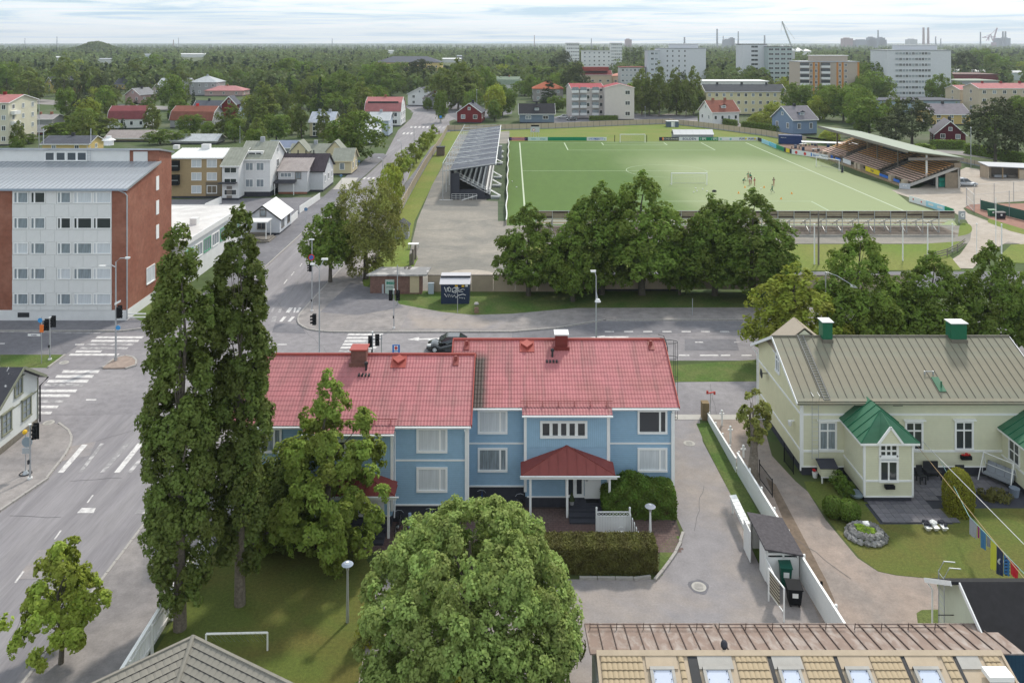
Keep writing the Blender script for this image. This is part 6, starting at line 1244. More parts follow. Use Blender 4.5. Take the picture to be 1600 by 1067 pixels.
for i,(px,py) in enumerate(((1269,227),(1274,228),(1294,231),(1243,232),(1255,236))):
    x,y=G(px,py); tag(recenter(MB().cyl(x,y,0,.95,.38).cyl(x,y,.95,.99,.42).obj('drum_table',K('drum_blue',.02,.05,.12)),x,y),'blue drum used as a table, %s'%['left of the pair under the canopy','right of the pair under the canopy','alone at the right under the canopy','by the left trestle table','between the tables near the boards'][i],'drum','drums on the terrace')
x,y=G(1316,270); b=MB(); b.cyl(x,y,0,1.5,.28,.12); b.box(x-.3,x+.3,y-.3,y+.3,0,.15); tag(recenter(b.obj('training_dummy',M.plinth),x,y),'dark post-shaped stand on the grass before the orange grandstand','stand')
# balls and cones
for i,(px,py,l) in enumerate(((1087,295.5,'nearest the training goal'),(1098,297,'right of the nearest ball'),(1089,299.8,'below the nearest ball'),(1084,301.5,'leftmost before the training goal'),(1104.5,300.3,'right, before the training goal'),(1189,296,'right of the players'),(800,285,'left, just inside the rail'),(807,294,'left, farther from the rail'))):
    x,y=G(px,py); tag(recenter(MB().ball((x,y,.18),.13,8,6).obj('football',M.white),x,y),'white football %s'%l,'ball','footballs on the pitch')
for i,(px,py,l) in enumerate(((1164,294,'left of the player in red'),(1194,294,'right of the last ball'),(1154,303,'above the right linden'),(1192,311,'beside the linden top'),(1237,303.7,'right of the running player'),(1192,304,'x'),(1220.5,312,'near the penalty line, right'),(1192,311.5,'x'))):
    if l=='x': continue
    x,y=G(px,py); tag(recenter(MB().cyl(x,y,.07,.45,.2,.04,n=8).obj('training_cone',K('cone_orange',.9,.38,.05)),x,y),'orange training cone %s'%l,'cone','training cones')
x,y=G(1116,300.5); tag(recenter(MB().box(x-.4,x+.4,y-.2,y+.2,.07,.35).ball((x,y,.35),.3,8,4,sz=.5).obj('kit_bag',M.dark),x,y),'dark kit bag lying by the balls','bag')
# dugouts etc by the west rail, brick shed, kiosk
x,y=G(748,214); 
tag(recenter(MB().box(-3.6,-2.6,203,205,0,3.3).box(-3.7,-2.5,202.9,205.1,3.3,3.5).obj('white_cabin',C(.35,.36,.38)),-3.1,204),'small grey cabin beside the far end of the west grandstand','cabin')
# ================= small buildings by the wall
x0,y0=G(575,460); x1_=G(668,460)[0]
t=thing('brick_hut','low brick ticket hut with a flat grey roof, poster board and boarded hatch','hut',(x0+x1_)/2,y0)
M.hutbrick=boards(mat('hut_brick',(.215,.125,.10),.9,.3,6,col2=(.16,.09,.075),s2=3),'Z',.08,.004,.75); yb_=G(660,420,2.4)[1]; solid('wall',M.hutbrick,t,(x0+.25,G(659,460)[0],y0,yb_-1,0,2.25)); b=MB(); b.hexa([(x0-.15,y0-.35,2.25),(G(667,460)[0],y0-.35,2.25),(G(667,460)[0]+.3,yb_,2.45),(x0+1.2,yb_,2.45),(x0-.15,y0-.35,2.42),(G(667,460)[0],y0-.35,2.42),(G(667,460)[0]+.3,yb_,2.62),(x0+1.2,yb_,2.62)]); b.obj('roof',mat('felt_roof_pooled',(.24,.235,.235),.6,.1,2,col2=(.46,.44,.43),s2=.5,lo=.5,hi=.56),t)
pa,pb=G(602,460)[0],G(616,460)[0]; o=solid('poster_board',K('poster_face',.42,.50,.45),t,(pa,pb,y0-.08,y0-.001,.05,1.75)); text('INGO',.36,K('poster_green',.02,.25,.17),t,((pa+pb)/2+.1,y0-.1,1.35),bold=.02); text('tervetuloa',.2,K('poster_ink',.1,.2,.18),t,((pa+pb)/2,y0-.1,.9))
solid('hatch',mat('hatch_boards',(.50,.42,.28),.8,.05),t,(G(640.5,460)[0],G(655,460)[0],y0-.05,y0-.001,.2,2.2)); solid('meter_box',M.steel,t,(G(597,460)[0],G(600,460)[0],y0-.15,y0-.001,.1,1.2))
b=MB()
for k in range(9): b.ball((x0+4+random.random()*.8,y0+1.5+random.random()*.8,2.55),.18,6,4,jit=.5)
b.obj('stones',M.woodgrey,t)
x,y=G(711,475.5); t=thing('transformer_kiosk','dark blue transformer kiosk with white graffiti under a pale roof','kiosk',x,y,local=True)
solid('wall',K('kiosk_blue',.018,.03,.065),t,(-1.6,1.6,0,2.2,0,2.35)); b=MB(); b.slab([(-1.75,-.25,2.35),(1.75,-.25,2.35),(1.75,1.0,2.75),(-1.75,1.0,2.75)],.06).box(-1.7,1.7,1.0,2.3,2.7,2.95); b.obj('roof',K('kiosk_roof',.50,.49,.52),t); b=MB(); b.box(-1.68,1.68,.9,1.0,2.6,2.95); b.obj('roof_step',M.plinth,t)
gf=MB(); rs=random.Random(4)
def stroke(pts,r=.028): gf.tube([(a,-.015,b_) for a,b_ in pts],r,4)
stroke([(-1.2,1.95),(-1.0,1.35),(-.85,1.9)],.04); stroke([(-.75,1.9),(-.8,1.5),(-.55,1.45),(-.45,1.75),(-.65,1.95),(-.75,1.9)],.04); stroke([(-.35,1.4)]+[(-.05+.28*math.cos(a/3),1.6+.28*math.sin(a/3)) for a in range(18)]+[(.9,1.75),(1.1,1.65)]); stroke([(0,2.0),(.1,1.2),(.2,2.0),(.35,1.5),(.45,1.9)])
stroke([(-1.2,1.2),(-.95,.85),(-.8,1.2),(-.75,.8),(-.6,1.15),(-.5,.85),(-.35,1.1),(-.3,.8),(-.05,1.05),(.1,.75),(.35,1.0),(.9,1.15),(1.2,1.05)],.035); stroke([(.5,.8),(.6,.7)]),stroke([(.75,.78),(.85,.66)]); stroke([(1.0,.75),(1.1,.64)]); stroke([(.4,1.45),(.9,1.42)])
gf.obj('graffiti',M.white,t); solid('warning_sign',M.yellowc,t,(0.0,.3,-.02,-.001,2.0,2.2),(.75,1.05,-.02,-.001,1.95,2.2)); solid('notice',M.white,t,(1.15,1.45,-.02,-.001,2.0,2.25))
x,y=G(673,460); tag(recenter(MB().box(x-.3,x+.35,y,y+.4,0,1.25).box(x-.33,x+.38,y-.03,y+.43,1.25,1.3).obj('cable_cabinet',C(.42,.48,.53)),x,y),'pale grey-blue cable cabinet between the brick hut and the blue kiosk','cabinet')
x,y=G(744.5,489); t=thing('litter_bin','grey concrete litter bin with a domed lid on the verge','litter bin',x,y); MB().cyl(x,y,0,.60,.26,.24).obj('body',mat('bin_wood',(.24,.16,.11),.8,.2,5),t); MB().cyl(x,y,.98,1.15,.28,.2).obj('lid',M.concrete,t); MB().cyl(x,y,.9,1.0,.22).obj('opening',M.black,t)
for px,py,lab,cc in ((628,374,'small grey shed with a pitched roof by the street fence',C(.30,.31,.33)),(688,244,'x',M.timber)):
    x,y=G(px,py)
    if lab=='x':
        t=thing('ticket_booth','small brown booth leaning against the street fence','booth',x,y,local=True); solid('wall',mat('booth_brown',(.16,.12,.09),.8,.1),t,(-1.0,1.0,0,2,0,2.2)); solid('roof',M.darkroof,t,(-1.15,1.15,-.2,2.2,2.2,2.35)); continue
    t=thing('grey_shed',lab,'shed',x,y,local=True); b=MB(); b.box(-1.1,.9,0,2.4,0,1.9).poly([(-1.1,0,1.9),(.9,0,1.9),(-.1,0,2.6)]); b.obj('wall',cc,t); b=MB(); b.slab([(-1.3,2.5,1.8),(-1.3,-.2,1.8),(-.1,-.2,2.7),(-.1,2.5,2.7)],.08).slab([(1.1,-.2,1.8),(1.1,2.5,1.8),(-.1,2.5,2.7),(-.1,-.2,2.7)],.08); b.obj('roof',M.darkroof,t)
x,y=G(646,389); t=thing('yard_table','white-topped table standing on the gravel near the shed','table',x,y,local=True); solid('tabletop',M.white,t,(-.75,.75,-.4,.4,.72,.78)); solid('leg',M.steel,t,*[(a,a+.05,b_,b_+.05,0,.72) for a in (-.7,.65) for b_ in (-.35,.3)])
t=thing('board_rack','row of three dark upright boards near the brick hut','rack',*G(645,412))
for k,(px,py,ht) in enumerate(((641,415,1.5),(645,414,2.1),(649,406,2.0))): x,y=G(px,py); MB().box(x-.12,x+.12,y-.1,y+.6,0,ht).obj('board',M.woodgrey,t)
# ================= lamps, signals, signs
def lamp(px,pb,pt,lab,arm=1.6,dirx=-1,base=.13,r=.08,head=.6,diry=0):
    x,y=G(px,pb,base); h=H-(pt-HY)*y/F; t=thing('street_lamp',lab,'street lamp',x,y,base,group='street lamps')
    MB().tube([(x,y,base),(x,y,base+(h-base)*.5),(x,y,h-.5),(x+dirx*arm*.3,y+diry*arm*.3,h-.1),(x+dirx*arm*.8,y+diry*arm*.8,h)],[r,r*.85,r*.6,r*.5,r*.4],8).obj('pole',M.steel,t)
    a=x+dirx*arm*.8; q=y+diry*arm*.8; hb=MB(); hb.hexa([(a-head*.3,q-.14,h-.05),(a+head*.3,q-.14,h-.05),(a+head*.3,q+.14,h-.05),(a-head*.3,q+.14,h-.05),(a-head*.35,q-.09,h+.1),(a+head*.35,q-.09,h+.1),(a+head*.35,q+.09,h+.1),(a-head*.35,q+.09,h+.1)]); hb.obj('lamp_head',M.whiteroof,t)
    MB().cyl(x,y,base,base+.35,r*1.6).obj('pole_base',M.steel,t); return t
def signal(px,pb,pt,lab,heads=((.25,0),),base=.03,arm=None,r=.06,yellow=False):
    x,y=G(px,pb,base); h=H-(pt-HY)*y/F; t=thing('traffic_light',lab,'traffic light',x,y,base,group='traffic lights at the crossing')
    MB().cyl(x,y,base,h,r,r*.8,8).obj('pole',M.steel,t); MB().cyl(x,y,base,base+.12,r*2.2).obj('pole_base',M.whiteroof,t); MB().cyl(x,y,h,h+.07,r*1.5,n=8).obj('cap',M.whiteroof,t)
    for dx,z in heads:
        hd=MB(); hd.box(x+dx-.13,x+dx+.13,y-.16,y+.1,h-1.15+z,h-.25+z).box(x+dx-.2,x+dx+.2,y+.1,y+.12,h-1.25+z,h-.15+z).bar((x,y,h-.6+z),(x+dx,y,h-.6+z),.05); s=hd.obj('signal_head',M.black,t)
        for k in range(3): MB().tube([(x+dx,y-.17,h-1.0+z+.28*k),(x+dx,y-.32,h-1.03+z+.28*k)],[.09,.1],8).obj('visor',M.black,s)
    MB().box(x-.1,x+.02,y-.16,y-.05,1.2,1.45).obj('push_button',M.yellowc if yellow else M.dark,t); return t,x,y,h
lamp(181,563,401,'tall street lamp with a double arm on the traffic island before the brick block',arm=2.1,dirx=.8,diry=-.3,base=.14,r=.09)
x,y=G(181,563,.14)
t=bpy.data.objects['street_lamp']; hh=H-(401-HY)*y/F
MB().tube([(x,y,hh-1.0),(x-.4,y,hh-.8),(x-1.1,y-.1,hh-.85)],.04,6).obj('second_arm',M.steel,t); MB().box(x-1.5,x-.9,y-.2,y+.05,hh-.92,hh-.8).obj('second_head',M.whiteroof,t)
hd=MB(); hd.box(x+.15,x+.45,y-.2,y+.15,4.1,5.1).box(x+.1,x+.52,y+.15,y+.18,4.0,5.2); hd.obj('signal_head',M.black,t)
for k in range(3): MB().tube([(x+.42,y-.05,4.3+.3*k),(x+.62,y-.08,4.26+.3*k)],.1,8).obj('visor',M.black,t)
MB().hexa([(x-.05,y-.15,5.3),(x+.5,y-.15,5.6),(x+.5,y-.1,5.6),(x-.05,y-.1,5.3),(x-.05,y-.15,5.5),(x+.5,y-.15,5.8),(x+.5,y-.1,5.8),(x-.05,y-.1,5.5)]).obj('name_plate',M.white,t); MB().tube([(x+.25,y-.1,3.2),(x+.25,y-.07,3.2)],.22,12).obj('round_sign',K('arrow_blue',.05,.28,.6),t)
signal(78,562,497,'traffic light on the grass strip at the far left, facing the crossing',((-.35,.05),(.3,.35)),base=.03,r=.075)
signal(47,748,664,'traffic light with a yellow lamp by the white timber house',((.35,.25),),base=.13,r=.07)
x,y=G(40,740,.13); t=thing('road_sign','round sign on a short post with a coiled base by the white timber house','road sign',x,y,.13); MB().cyl(x,y,.13,3.0,.035,n=8).obj('post',M.steel,t); MB().tube([(x+.15,y-.1,2.35),(x+.15,y-.06,2.35)],.36,18).obj('sign_disc',C(.25,.30,.34),t); MB().box(x-.18,x+.4,y-.1,y-.06,1.55,1.95).obj('plate',C(.4,.42,.44),t); MB().ball((x+.02,y-.12,3.05),.16,8,6).obj('warning_lamp',M.yellowc,t); MB().cyl(x,y,.13,.33,.22,.12).obj('foot',M.steel,t); MB().tube([(x+.4*math.cos(a/4)*(1-a/300),y+.35*math.sin(a/4),.15+.0008*a) for a in range(50)],.025,5).obj('cable_coil',M.dark,t)
x,y=G(65,568); t=thing('road_sign','blue and orange direction signs on a post on the left grass strip','road sign',x,y); MB().cyl(x,y,0,4.3,.035,n=8).obj('post',M.steel,t); MB().tube([(x-.12,y-.05,4.0),(x-.12,y-.02,4.0)],.22,14).obj('sign_disc',K('arrow_blue',.05,.28,.6),t); MB().box(x-.15,x+.2,y-.07,y-.03,2.9,3.6).obj('sign_plate',K('chevron_orange',.75,.18,.03),t); MB().box(x-1.25,x-.1,y-.05,y-.02,2.55,2.75).obj('name_plate',M.white,t); text('Torikatu',.15,adk,t,(x-.68,y-.065,2.65))
# upper corner signals and lamps
t,x,y,h=signal(487.5,486,375,'pole at the upper corner',(),base=.13,r=.07)
t['label']='tall lamp pole with round no-parking sign and signal head at the upper street corner'; MB().tube([(x-.05,y-.12,3.95+2.1),(x-.05,y-.08,3.95+2.1)],.34,18).obj('sign_rim',M.redc,t); MB().tube([(x-.05,y-.14,6.05),(x-.05,y-.121,6.05)],.24,18).obj('sign_face',M.bluec,t); MB().bar((x-.22,y-.145,6.22),(x+.12,y-.145,5.88),.05,.02).obj('slash',M.redc,t)
hd=MB(); hd.box(x-.3,x-.02,y-.2,y+.12,4.5,5.3); hd.obj('signal_head',M.black,t); [MB().tube([(x-.3,y-.1,4.65+.25*k),(x-.5,y-.13,4.62+.25*k)],.08,8).obj('visor',M.black,t) for k in range(3)]
MB().hexa([(x-.35,y-.1,h),(x+.25,y-.1,h),(x+.25,y+.1,h),(x-.35,y+.1,h),(x-.3,y-.06,h+.12),(x+.2,y-.06,h+.12),(x+.2,y+.06,h+.12),(x-.3,y+.06,h+.12)]).obj('lamp_head',M.whiteroof,t)
lamp(499,556,413,'street lamp with two heads on the near side of the main road, left',arm=.8,dirx=-1,base=.03,r=.07); x,y=G(499,556,.03); t=bpy.data.objects['street_lamp.001']; h=H-(413-HY)*y/F; MB().tube([(x,y,h-.4),(x+.35,y+.2,h+.35)],.04,6).obj('second_arm',M.steel,t); MB().box(x+.15,x+.75,y+.1,y+.35,h+.35,h+.5).obj('second_head',M.whiteroof,t); MB().box(x-.62,x-.3,y-.2,y+.1,3.0,4.0).obj('signal_head',M.black,t); [MB().tube([(x-.62,y-.05,3.2+.3*k),(x-.85,y-.08,3.17+.3*k)],.09,8).obj('visor',M.black,t) for k in range(3)]
signal(615.5,513,453,'traffic light with two heads on the far pavement, before the brick hut',((-.35,.1),(.4,.1)),base=.13)
x,y=G(621,478,.05); tag(recenter(MB().cyl(x,y,0,4.6,.06,.05,8).obj('steel_pole',M.steel),x,y),'plain steel pole in front of the brick hut','pole')
signal(582,570,519,'traffic light with two heads beside the centre crosswalk',((-.22,-.2),(.42,-.05)),base=.03)
x,y=G(596,566,.03); tag(recenter(MB().cyl(x,y,0,2.6,.04,n=8).obj('short_post',M.steel),x,y),'thin short post right of the crosswalk traffic light','post')
x,y=G(619,590,.02); t=thing('first_aid_sign','blue square sign with a red cross above the left roof ridge','sign',x,y); MB().cyl(x,y,0,3.0,.035,n=8).obj('post',M.steel,t); MB().box(x-.33,x+.33,y-.06,y-.02,2.25,2.95).obj('panel',M.bluec,t); MB().box(x-.18,x+.18,y-.075,y-.062,2.45,2.88).obj('white_field',M.white,t); MB().box(x-.13,x+.13,y-.09,y-.076,2.61,2.72).box(x-.055,x+.055,y-.0905,y-.0765,2.5,2.85).obj('cross',M.redc,t); MB().box(x-.2,x+.2,y-.075,y-.062,2.3,2.38).obj('arrow',M.white,t)
lamp(931.5,560,424,'tall street lamp with a lantern head above the right roof ridge',arm=.35,dirx=-1,base=.02,r=.08,head=.75)
x,y=G(931.5,560,.02); t=bpy.data.objects['street_lamp.002']; h=H-(424-HY)*y/F; MB().tube([(x,y,h-1.9),(x+.12,y-.3,h-2.6)],.04,6).obj('second_arm',M.steel,t); MB().tube([(x+.12,y-.3,h-2.75),(x+.12,y-.3,h-2.5)],[.3,.16],10).obj('second_head',M.whiteroof,t)
x,y=G(1245,560); t=thing('street_lamp','street lamp whose white head shows before the right-hand lindens','street lamp',x,y,group='street lamps'); h=H-(447-HY)*73/F; xx=AT(1334,450,73)[0]; MB().tube([(xx-2.0,74.4,0),(xx-2.0,74.4,h+.9),(xx-1.2,73.8,h+.7),(xx-.2,73.1,h+.12)],[.09,.05,.035,.03],7).obj('pole',M.steel,t); MB().hexa([(xx-.3,73,h-.12),(xx+.35,73,h-.2),(xx+.35,73.3,h-.2),(xx-.3,73.3,h-.12),(xx-.25,73.05,h+.12),(xx+.3,73.05,h-.02),(xx+.3,73.25,h-.02),(xx-.25,73.25,h+.12)]).obj('lamp_head',M.whiteroof,t)
x,y=G(715,490,.05); tag(recenter(MB().cyl(x,y,0,2.9,.035,n=8).box(x-.03,x+.03,y-.2,y+.2,2.5,2.9).obj('sign_post',M.steel),x,y),'thin sign post seen edge-on before the graffiti kiosk','post')
x,y=G(1082,492,.13); tag(recenter(MB().cyl(x,y,0,1.9,.04,n=8).obj('sign_post',M.steel),x,y),'short grey post on the pavement below the lindens','post')
for i,(px,pb,pt) in enumerate(((598,308,247),(627,267,220),(647,237,198),(560,300,253),(687.5,192,155),(676,181,172),(61,239,156),(375,224,198),(1268,276,0))[:8]):
    if i in(5,): continue
    if i==3: continue
    lamp(px,pb,pt,'street lamp on the long street, %s'%['beside the birch-like tree','between the young lindens','near the far crosswalk','x','by the red gabled house','x','white pole at the far left','white pole behind the tan house'][i],arm=.9 if i<5 else .05,dirx=-1,base=.02,r=.09 if i<5 else .12,head=.7 if i<5 else .2)
for i,(px,pb,pt) in enumerate(((152,173,154),(271,176,157),(533,292,279),(478,349,330),(561,268,256))):
    x,y=G(px,pb); h=H*(pb-pt)/(pb-HY)
    if i<2: lamp(px,pb,pt,'street lamp among the far houses, %s'%('left of the mansard house' if i==0 else 'left of the rust gambrel house'),arm=1.8,dirx=-1,base=.02,r=.1,head=.9)
    else: 
        t=thing('road_sign','blue round road sign on a post, %s'%['at the pavement by the ornate cream house','by the small white house gable','near the far side-street crossing'][i-2],'road sign',x,y,.13); MB().cyl(x,y,.13,2.6,.04,n=6).obj('post',M.steel,t); MB().tube([(x,y-.05,2.3),(x,y-.02,2.3)],.3,12).obj('sign_disc',C(.12,.22,.36),t)
x,y=G(687.5,193); t=thing('crossing_sign','blue crossing sign on a lamp pole near the red gabled house','road sign',x+.3,y-.5); MB().cyl(x+.3,y-.5,0,2.2,.05,n=6).obj('post',M.steel,t); MB().box(x-.15,x+.7,y-.56,y-.52,2.0,2.8).obj('sign_plate',K('crossing_blue',.05,.28,.7),t)
for i,(px,pb,pt) in enumerate(((1410-1410+1517,262,200),(1281,168,140),(745,190,141),(763,185,139),(1008,184,167),(936,182,168))):
    x,y=G(px,pb); h=H*(pb-pt)/(pb-HY); tag(recenter(MB().tube([(x,y,0),(x,y,h)],[.10,.07],7).ball((x,y,h),.2,6,4).obj('mast',M.steel),x,y),'thin pale mast %s'%['between the dark red house and the big pines','by the yellow block','left one behind the red gabled house','right one behind the red gabled house','before the birches left of the yellow block','before the birches right of the balcony block'][i],'mast')
# low lamps in the yard
for px,pb,pt,lab,r in ((543,972,880,'slim yard lamp with a blue-grey disc shade on the lawn',.30),(1016,832,790,'short white yard lamp with a disc shade by the hedge',.33)):
    x,y=G(px,pb); h=H-(pt-HY)*y/F; t=thing('yard_lamp',lab,'garden lamp',x,y); MB().tube([(x,y,0),(x,y,h-.25)],[.085,.05],10).obj('pole',M.steel if pb>900 else M.white,t); MB().cyl(x,y,h-.35,h-.1,.07,.11).obj('lamp_bowl',M.steel,t); MB().tube([(x,y,h-.12),(x,y,h-.04),(x,y,h+.05)],[.12,r,r*.6],18).obj('lamp_shade',C(.33,.38,.46) if pb>900 else C(.5,.5,.55),t); MB().cyl(x,y,h+.05,h+.08,.08).obj('cap',M.white,t)
# ================= cars
def car(lab,x,y,rot,L_=4.2,W=1.75,Ht=1.45,paint=None,hatch=True,wheelc=None,driver=False,z0=0.03):
    t=thing('parked_car' if not driver else 'car',lab,'car',x,y,z0,rot=rot,local=True); paint=paint or M.dark
    hw=W/2; st=[(-L_/2,.35,.62,.80,.86),(-L_/2+.12,.22,.72,.93,.93),(-L_/2+.75,.18,.86,1,.98),(-L_*.16,.18,.60,1,1),(L_*.2,.18,.97,1,1),(L_/2-.5,.2,.98,.98,1),(L_/2-.1,.25,.92,.92,.97),(L_/2,.38,.75,.85,.9)]
    b=MB(); ring=[]
    for X,zb,zt,wt,wb in st:
        pts=[(-hw*wb*.94,zb),(-hw*wb,zb+.15),(-hw*wb,zt-.22),(-hw*wt*.93,zt-.05),(-hw*wt*.75,zt),(hw*wt*.75,zt),(hw*wt*.93,zt-.05),(hw*wb,zt-.22),(hw*wb,zb+.15),(hw*wb*.94,zb)]
        ring.append(len(b.v)); b.v+=[(X,p,z) for p,z in pts]
    for i in range(len(ring)-1):
        for k in range(10):
            k2=(k+1)%10; b.f.append((ring[i]+k,ring[i]+k2,ring[i+1]+k2,ring[i+1]+k)[::-1]); b.m.append(0)
    b.f.append(tuple(ring[0]+k for k in range(10))); b.f.append(tuple(ring[-1]+k for k in reversed(range(10)))); b.m+=[0,0]
    o=b.obj('body',paint,t,smooth=True)
    xa,xb,xc,xd=-L_*.22,-L_*.02,L_*.3,L_*.46
    zr=Ht; w1,w2=hw*.90,hw*.70
    g_=MB(); A1=[(xa,-w1,.93),(xa,w1,.93),(xd,w1,.96),(xd,-w1,.96)]; B1=[(xb,-w2,zr-.05),(xb,w2,zr-.05),(xc,w2,zr-.08),(xc,-w2,zr-.08)]
    g_.poly([A1[0],A1[3],B1[3],B1[0]]).poly([A1[2],A1[1],B1[1],B1[2]]).poly([A1[1],A1[0],B1[0],B1[1]]).poly([A1[3],A1[2],B1[2],B1[3]]); g_.obj('car_glass',M.glass,t)
    r=MB(); r.hexa([B1[0],B1[3],B1[2],B1[1]][:0]+[(xb-.04,-w2-.02,zr-.06),(xc+.05,-w2-.02,zr-.09),(xc+.05,w2+.02,zr-.09),(xb-.04,w2+.02,zr-.06),(xb+.12,-w2+.1,zr),(xc-.05,-w2+.1,zr-.02),(xc-.05,w2-.1,zr-.02),(xb+.12,w2-.1,zr)]); r.obj('roof',paint,t)
    p=MB()
    for s in (-1,1):
        p.bar((xa,s*w1*1.005,.93),(xb,s*w2*1.02,zr-.05),.06).bar((xd,s*w1*1.005,.96),(xc,s*w2*1.02,zr-.08),.09).bar((xb+.75,s*(w1+.005),.95),(xb+.78,s*(w2+.01),zr-.07),.07)
        p.box(xa+.15,xa+.35,s*hw,s*(hw+.16),.93,1.07)
    p.obj('pillar',paint,t)
    for s in (-1,1):
        for X in (-L_/2+.78,L_/2-.72):
            w_=MB().tube([(X,s*(hw-.2),.31),(X,s*(hw+.01),.31)],.32,18).obj('wheel',M.rubber,t); MB().tube([(X,s*(hw+.005),.31),(X,s*(hw+.03),.31)],.20,12).obj('rim',wheelc or M.steel,w_)
            q=MB()
            for k in range(5): a=2*PI*k/5; q.bar((X,s*(hw+.035),.31),(X+.2*math.cos(a),s*(hw+.035),.31+.2*math.sin(a)),.05,.03)
            q.obj('spoke',M.white,w_)
        MB().hexa([(-L_/2+.02,s*hw*.5,.58),(-L_/2+.02,s*hw*.84,.58),(-L_/2+.4,s*hw*.97,.66),(-L_/2+.4,s*hw*.72,.66),(-L_/2+.06,s*hw*.5,.72),(-L_/2+.06,s*hw*.84,.72),(-L_/2+.42,s*hw*.94,.80),(-L_/2+.42,s*hw*.7,.80)]).obj('headlight',M.white,t)
        MB().box(L_/2-.08,L_/2+.02,s*hw*.62,s*hw*.88,.68,.88).obj('tail_light',M.redc,t)
        MB().box(-L_*.05,L_*.17,s*(hw+.001),s*(hw+.006),.25,.27).obj('door_line',M.steel,t)
    solid('bumper',M.black,t,(-L_/2-.04,-L_/2+.08,-hw*.7,hw*.7,.28,.42)); solid('number_plate',M.white,t,(-L_/2-.06,-L_/2-.045,-.25,.25,.42,.53)); return t
carblk=mat('black_car_paint',(.012,.013,.016),.22,0,spec=.7,coat=1.0)
xx,yy=G(697,548.5); ct=car('black hatchback driving left on the main road behind the roof ridge',xx+.15,yy+.25,0,3.95,1.7,1.47,carblk,driver=True)
car('silver-grey SUV parked beside the orange grandstand',*G(1508,291),PI,4.5,1.85,1.68,mat('silver_paint',(.35,.37,.40),.3,0,spec=.6,coat=1,metal=.4))
car('white car parked by the four-storey balcony block',*G(880,185),.15,4.3,1.75,1.45,mat('white_car_paint',(.6,.6,.6),.3,0,coat=1)); car('black car parked right of the white car by the balcony block',*G(894,188.5),.1,4.4,1.75,1.4,carblk)
# ================= people
def person(lab,px,py,pose,shirt,short,hair=(.05,.03,.02),sock=None,h=1.75,base=.07,rot=0,loc=None):
    """one continuous skinned body; clothes are colours of the same surface by height, hair is its own part"""
    x,y=loc[:2] if loc else G(px,py,base); s=h/1.75
    J=dict(pel=(0,0,.95),chest=(0,0,1.25),neck=(0,0,1.47),head=(0,-.02,1.62),top=(0,0,1.72),
      ls=(-.19,0,1.40),rs=(.19,0,1.40),le=(-.27,0,1.12),re=(.27,0,1.12),lh=(-.28,-.06,.86),rh=(.28,-.06,.86),lf=(-.3,-.09,.76),rf=(.3,-.09,.76),
      lp=(-.10,0,.90),rp=(.10,0,.90),lk=(-.11,-.02,.50),rk=(.11,-.02,.50),la=(-.11,.02,.09),ra=(.11,.02,.09),lt=(-.12,-.15,.04),rt=(.12,-.15,.04))
    J.update(pose)
    order=list(J); V=[J[k] for k in order]; ix={k:i for i,k in enumerate(order)}
    E=[('pel','chest'),('chest','neck'),('neck','head'),('head','top'),('chest','ls'),('chest','rs'),('ls','le'),('rs','re'),('le','lh'),('re','rh'),('lh','lf'),('rh','rf'),('pel','lp'),('pel','rp'),('lp','lk'),('rp','rk'),('lk','la'),('rk','ra'),('la','lt'),('ra','rt')]
    Rr=dict(pel=.14,chest=.15,neck=.06,head=.10,top=.06,ls=.07,rs=.07,le=.05,re=.05,lh=.035,rh=.035,lf=.03,rf=.03,lp=.1,rp=.1,lk=.07,rk=.07,la=.045,ra=.045,lt=.04,rt=.04)
    me=bpy.data.meshes.new('b'); me.from_pydata([tuple(c*s for c in v) for v in V],[(ix[a],ix[c]) for a,c in E],[]); o=bpy.data.objects.new('b',me); COL.objects.link(o)
    m=o.modifiers.new('s','SKIN'); 
    for i,k in enumerate(order): me.skin_vertices[0].data[i].radius=(Rr[k]*s,Rr[k]*s*(.75 if k in('chest','pel') else 1))
    me.skin_vertices[0].data[0].use_root=True; o.modifiers.new('u','SUBSURF').levels=1
    dg=bpy.context.evaluated_depsgraph_get(); bm=bpy.data.meshes.new_from_object(o.evaluated_get(dg)); bpy.data.objects.remove(o)
    t=thing('person',lab,'person',x,y,base,rot=rot,local=True)
    if loc: t.location=loc
    bm.materials.clear(); 
    for q in (M.skin,shirt,short,sock or M.skin,M.black): bm.materials.append(q)
    nkz=(Vector(J['neck'])*s).z; B=[Vector(J[k])*s for k in ('ls','rs','le','re','lh','rh')]; pel=Vector(J['pel'])*s; kn=[Vector(J['lk'])*s,Vector(J['rk'])*s]; an=[Vector(J['la'])*s,Vector(J['ra'])*s]
    hd=Vector(J['head'])*s
    for p in bm.polygons:
        c=p.center; mi=1
        if (c-hd).length<.19*s: mi=0
        elif min((c-B[4]).length,(c-B[5]).length)<min((c-B[2]).length,(c-B[3]).length): mi=0
        elif min((c-a).length for a in an)<.16*s: mi=4
        elif min((c-a).length for a in an)<min((c-k).length for k in kn)*1.2: mi=3
        elif min((c-k).length for k in kn)<(c-pel).length*.45: mi=2
        elif (c-pel).length<.2*s: mi=2
        p.material_index=mi; p.use_smooth=True
    bo=inst('body',bm,t,(0,0,0)); hb=MB().ball(tuple(hd+Vector((0,.02,.055))*s),.115*s,10,6,sz=.85); hb.obj('hair',K('hair_colour',*hair),t,smooth=True)
    f=MB().ball(tuple(hd+Vector((0,-.10,.0))*s),.018*s,6,4); f.obj('nose',M.skin,t); return t
grs=K('shirt_green',.03,.22,.13); blk=K('clothes_black',.02,.02,.025); wht=K('shirt_white',.75,.75,.78); rd=K('shirt_red',.45,.02,.03); wt_sock=K('socks_white',.7,.7,.7)
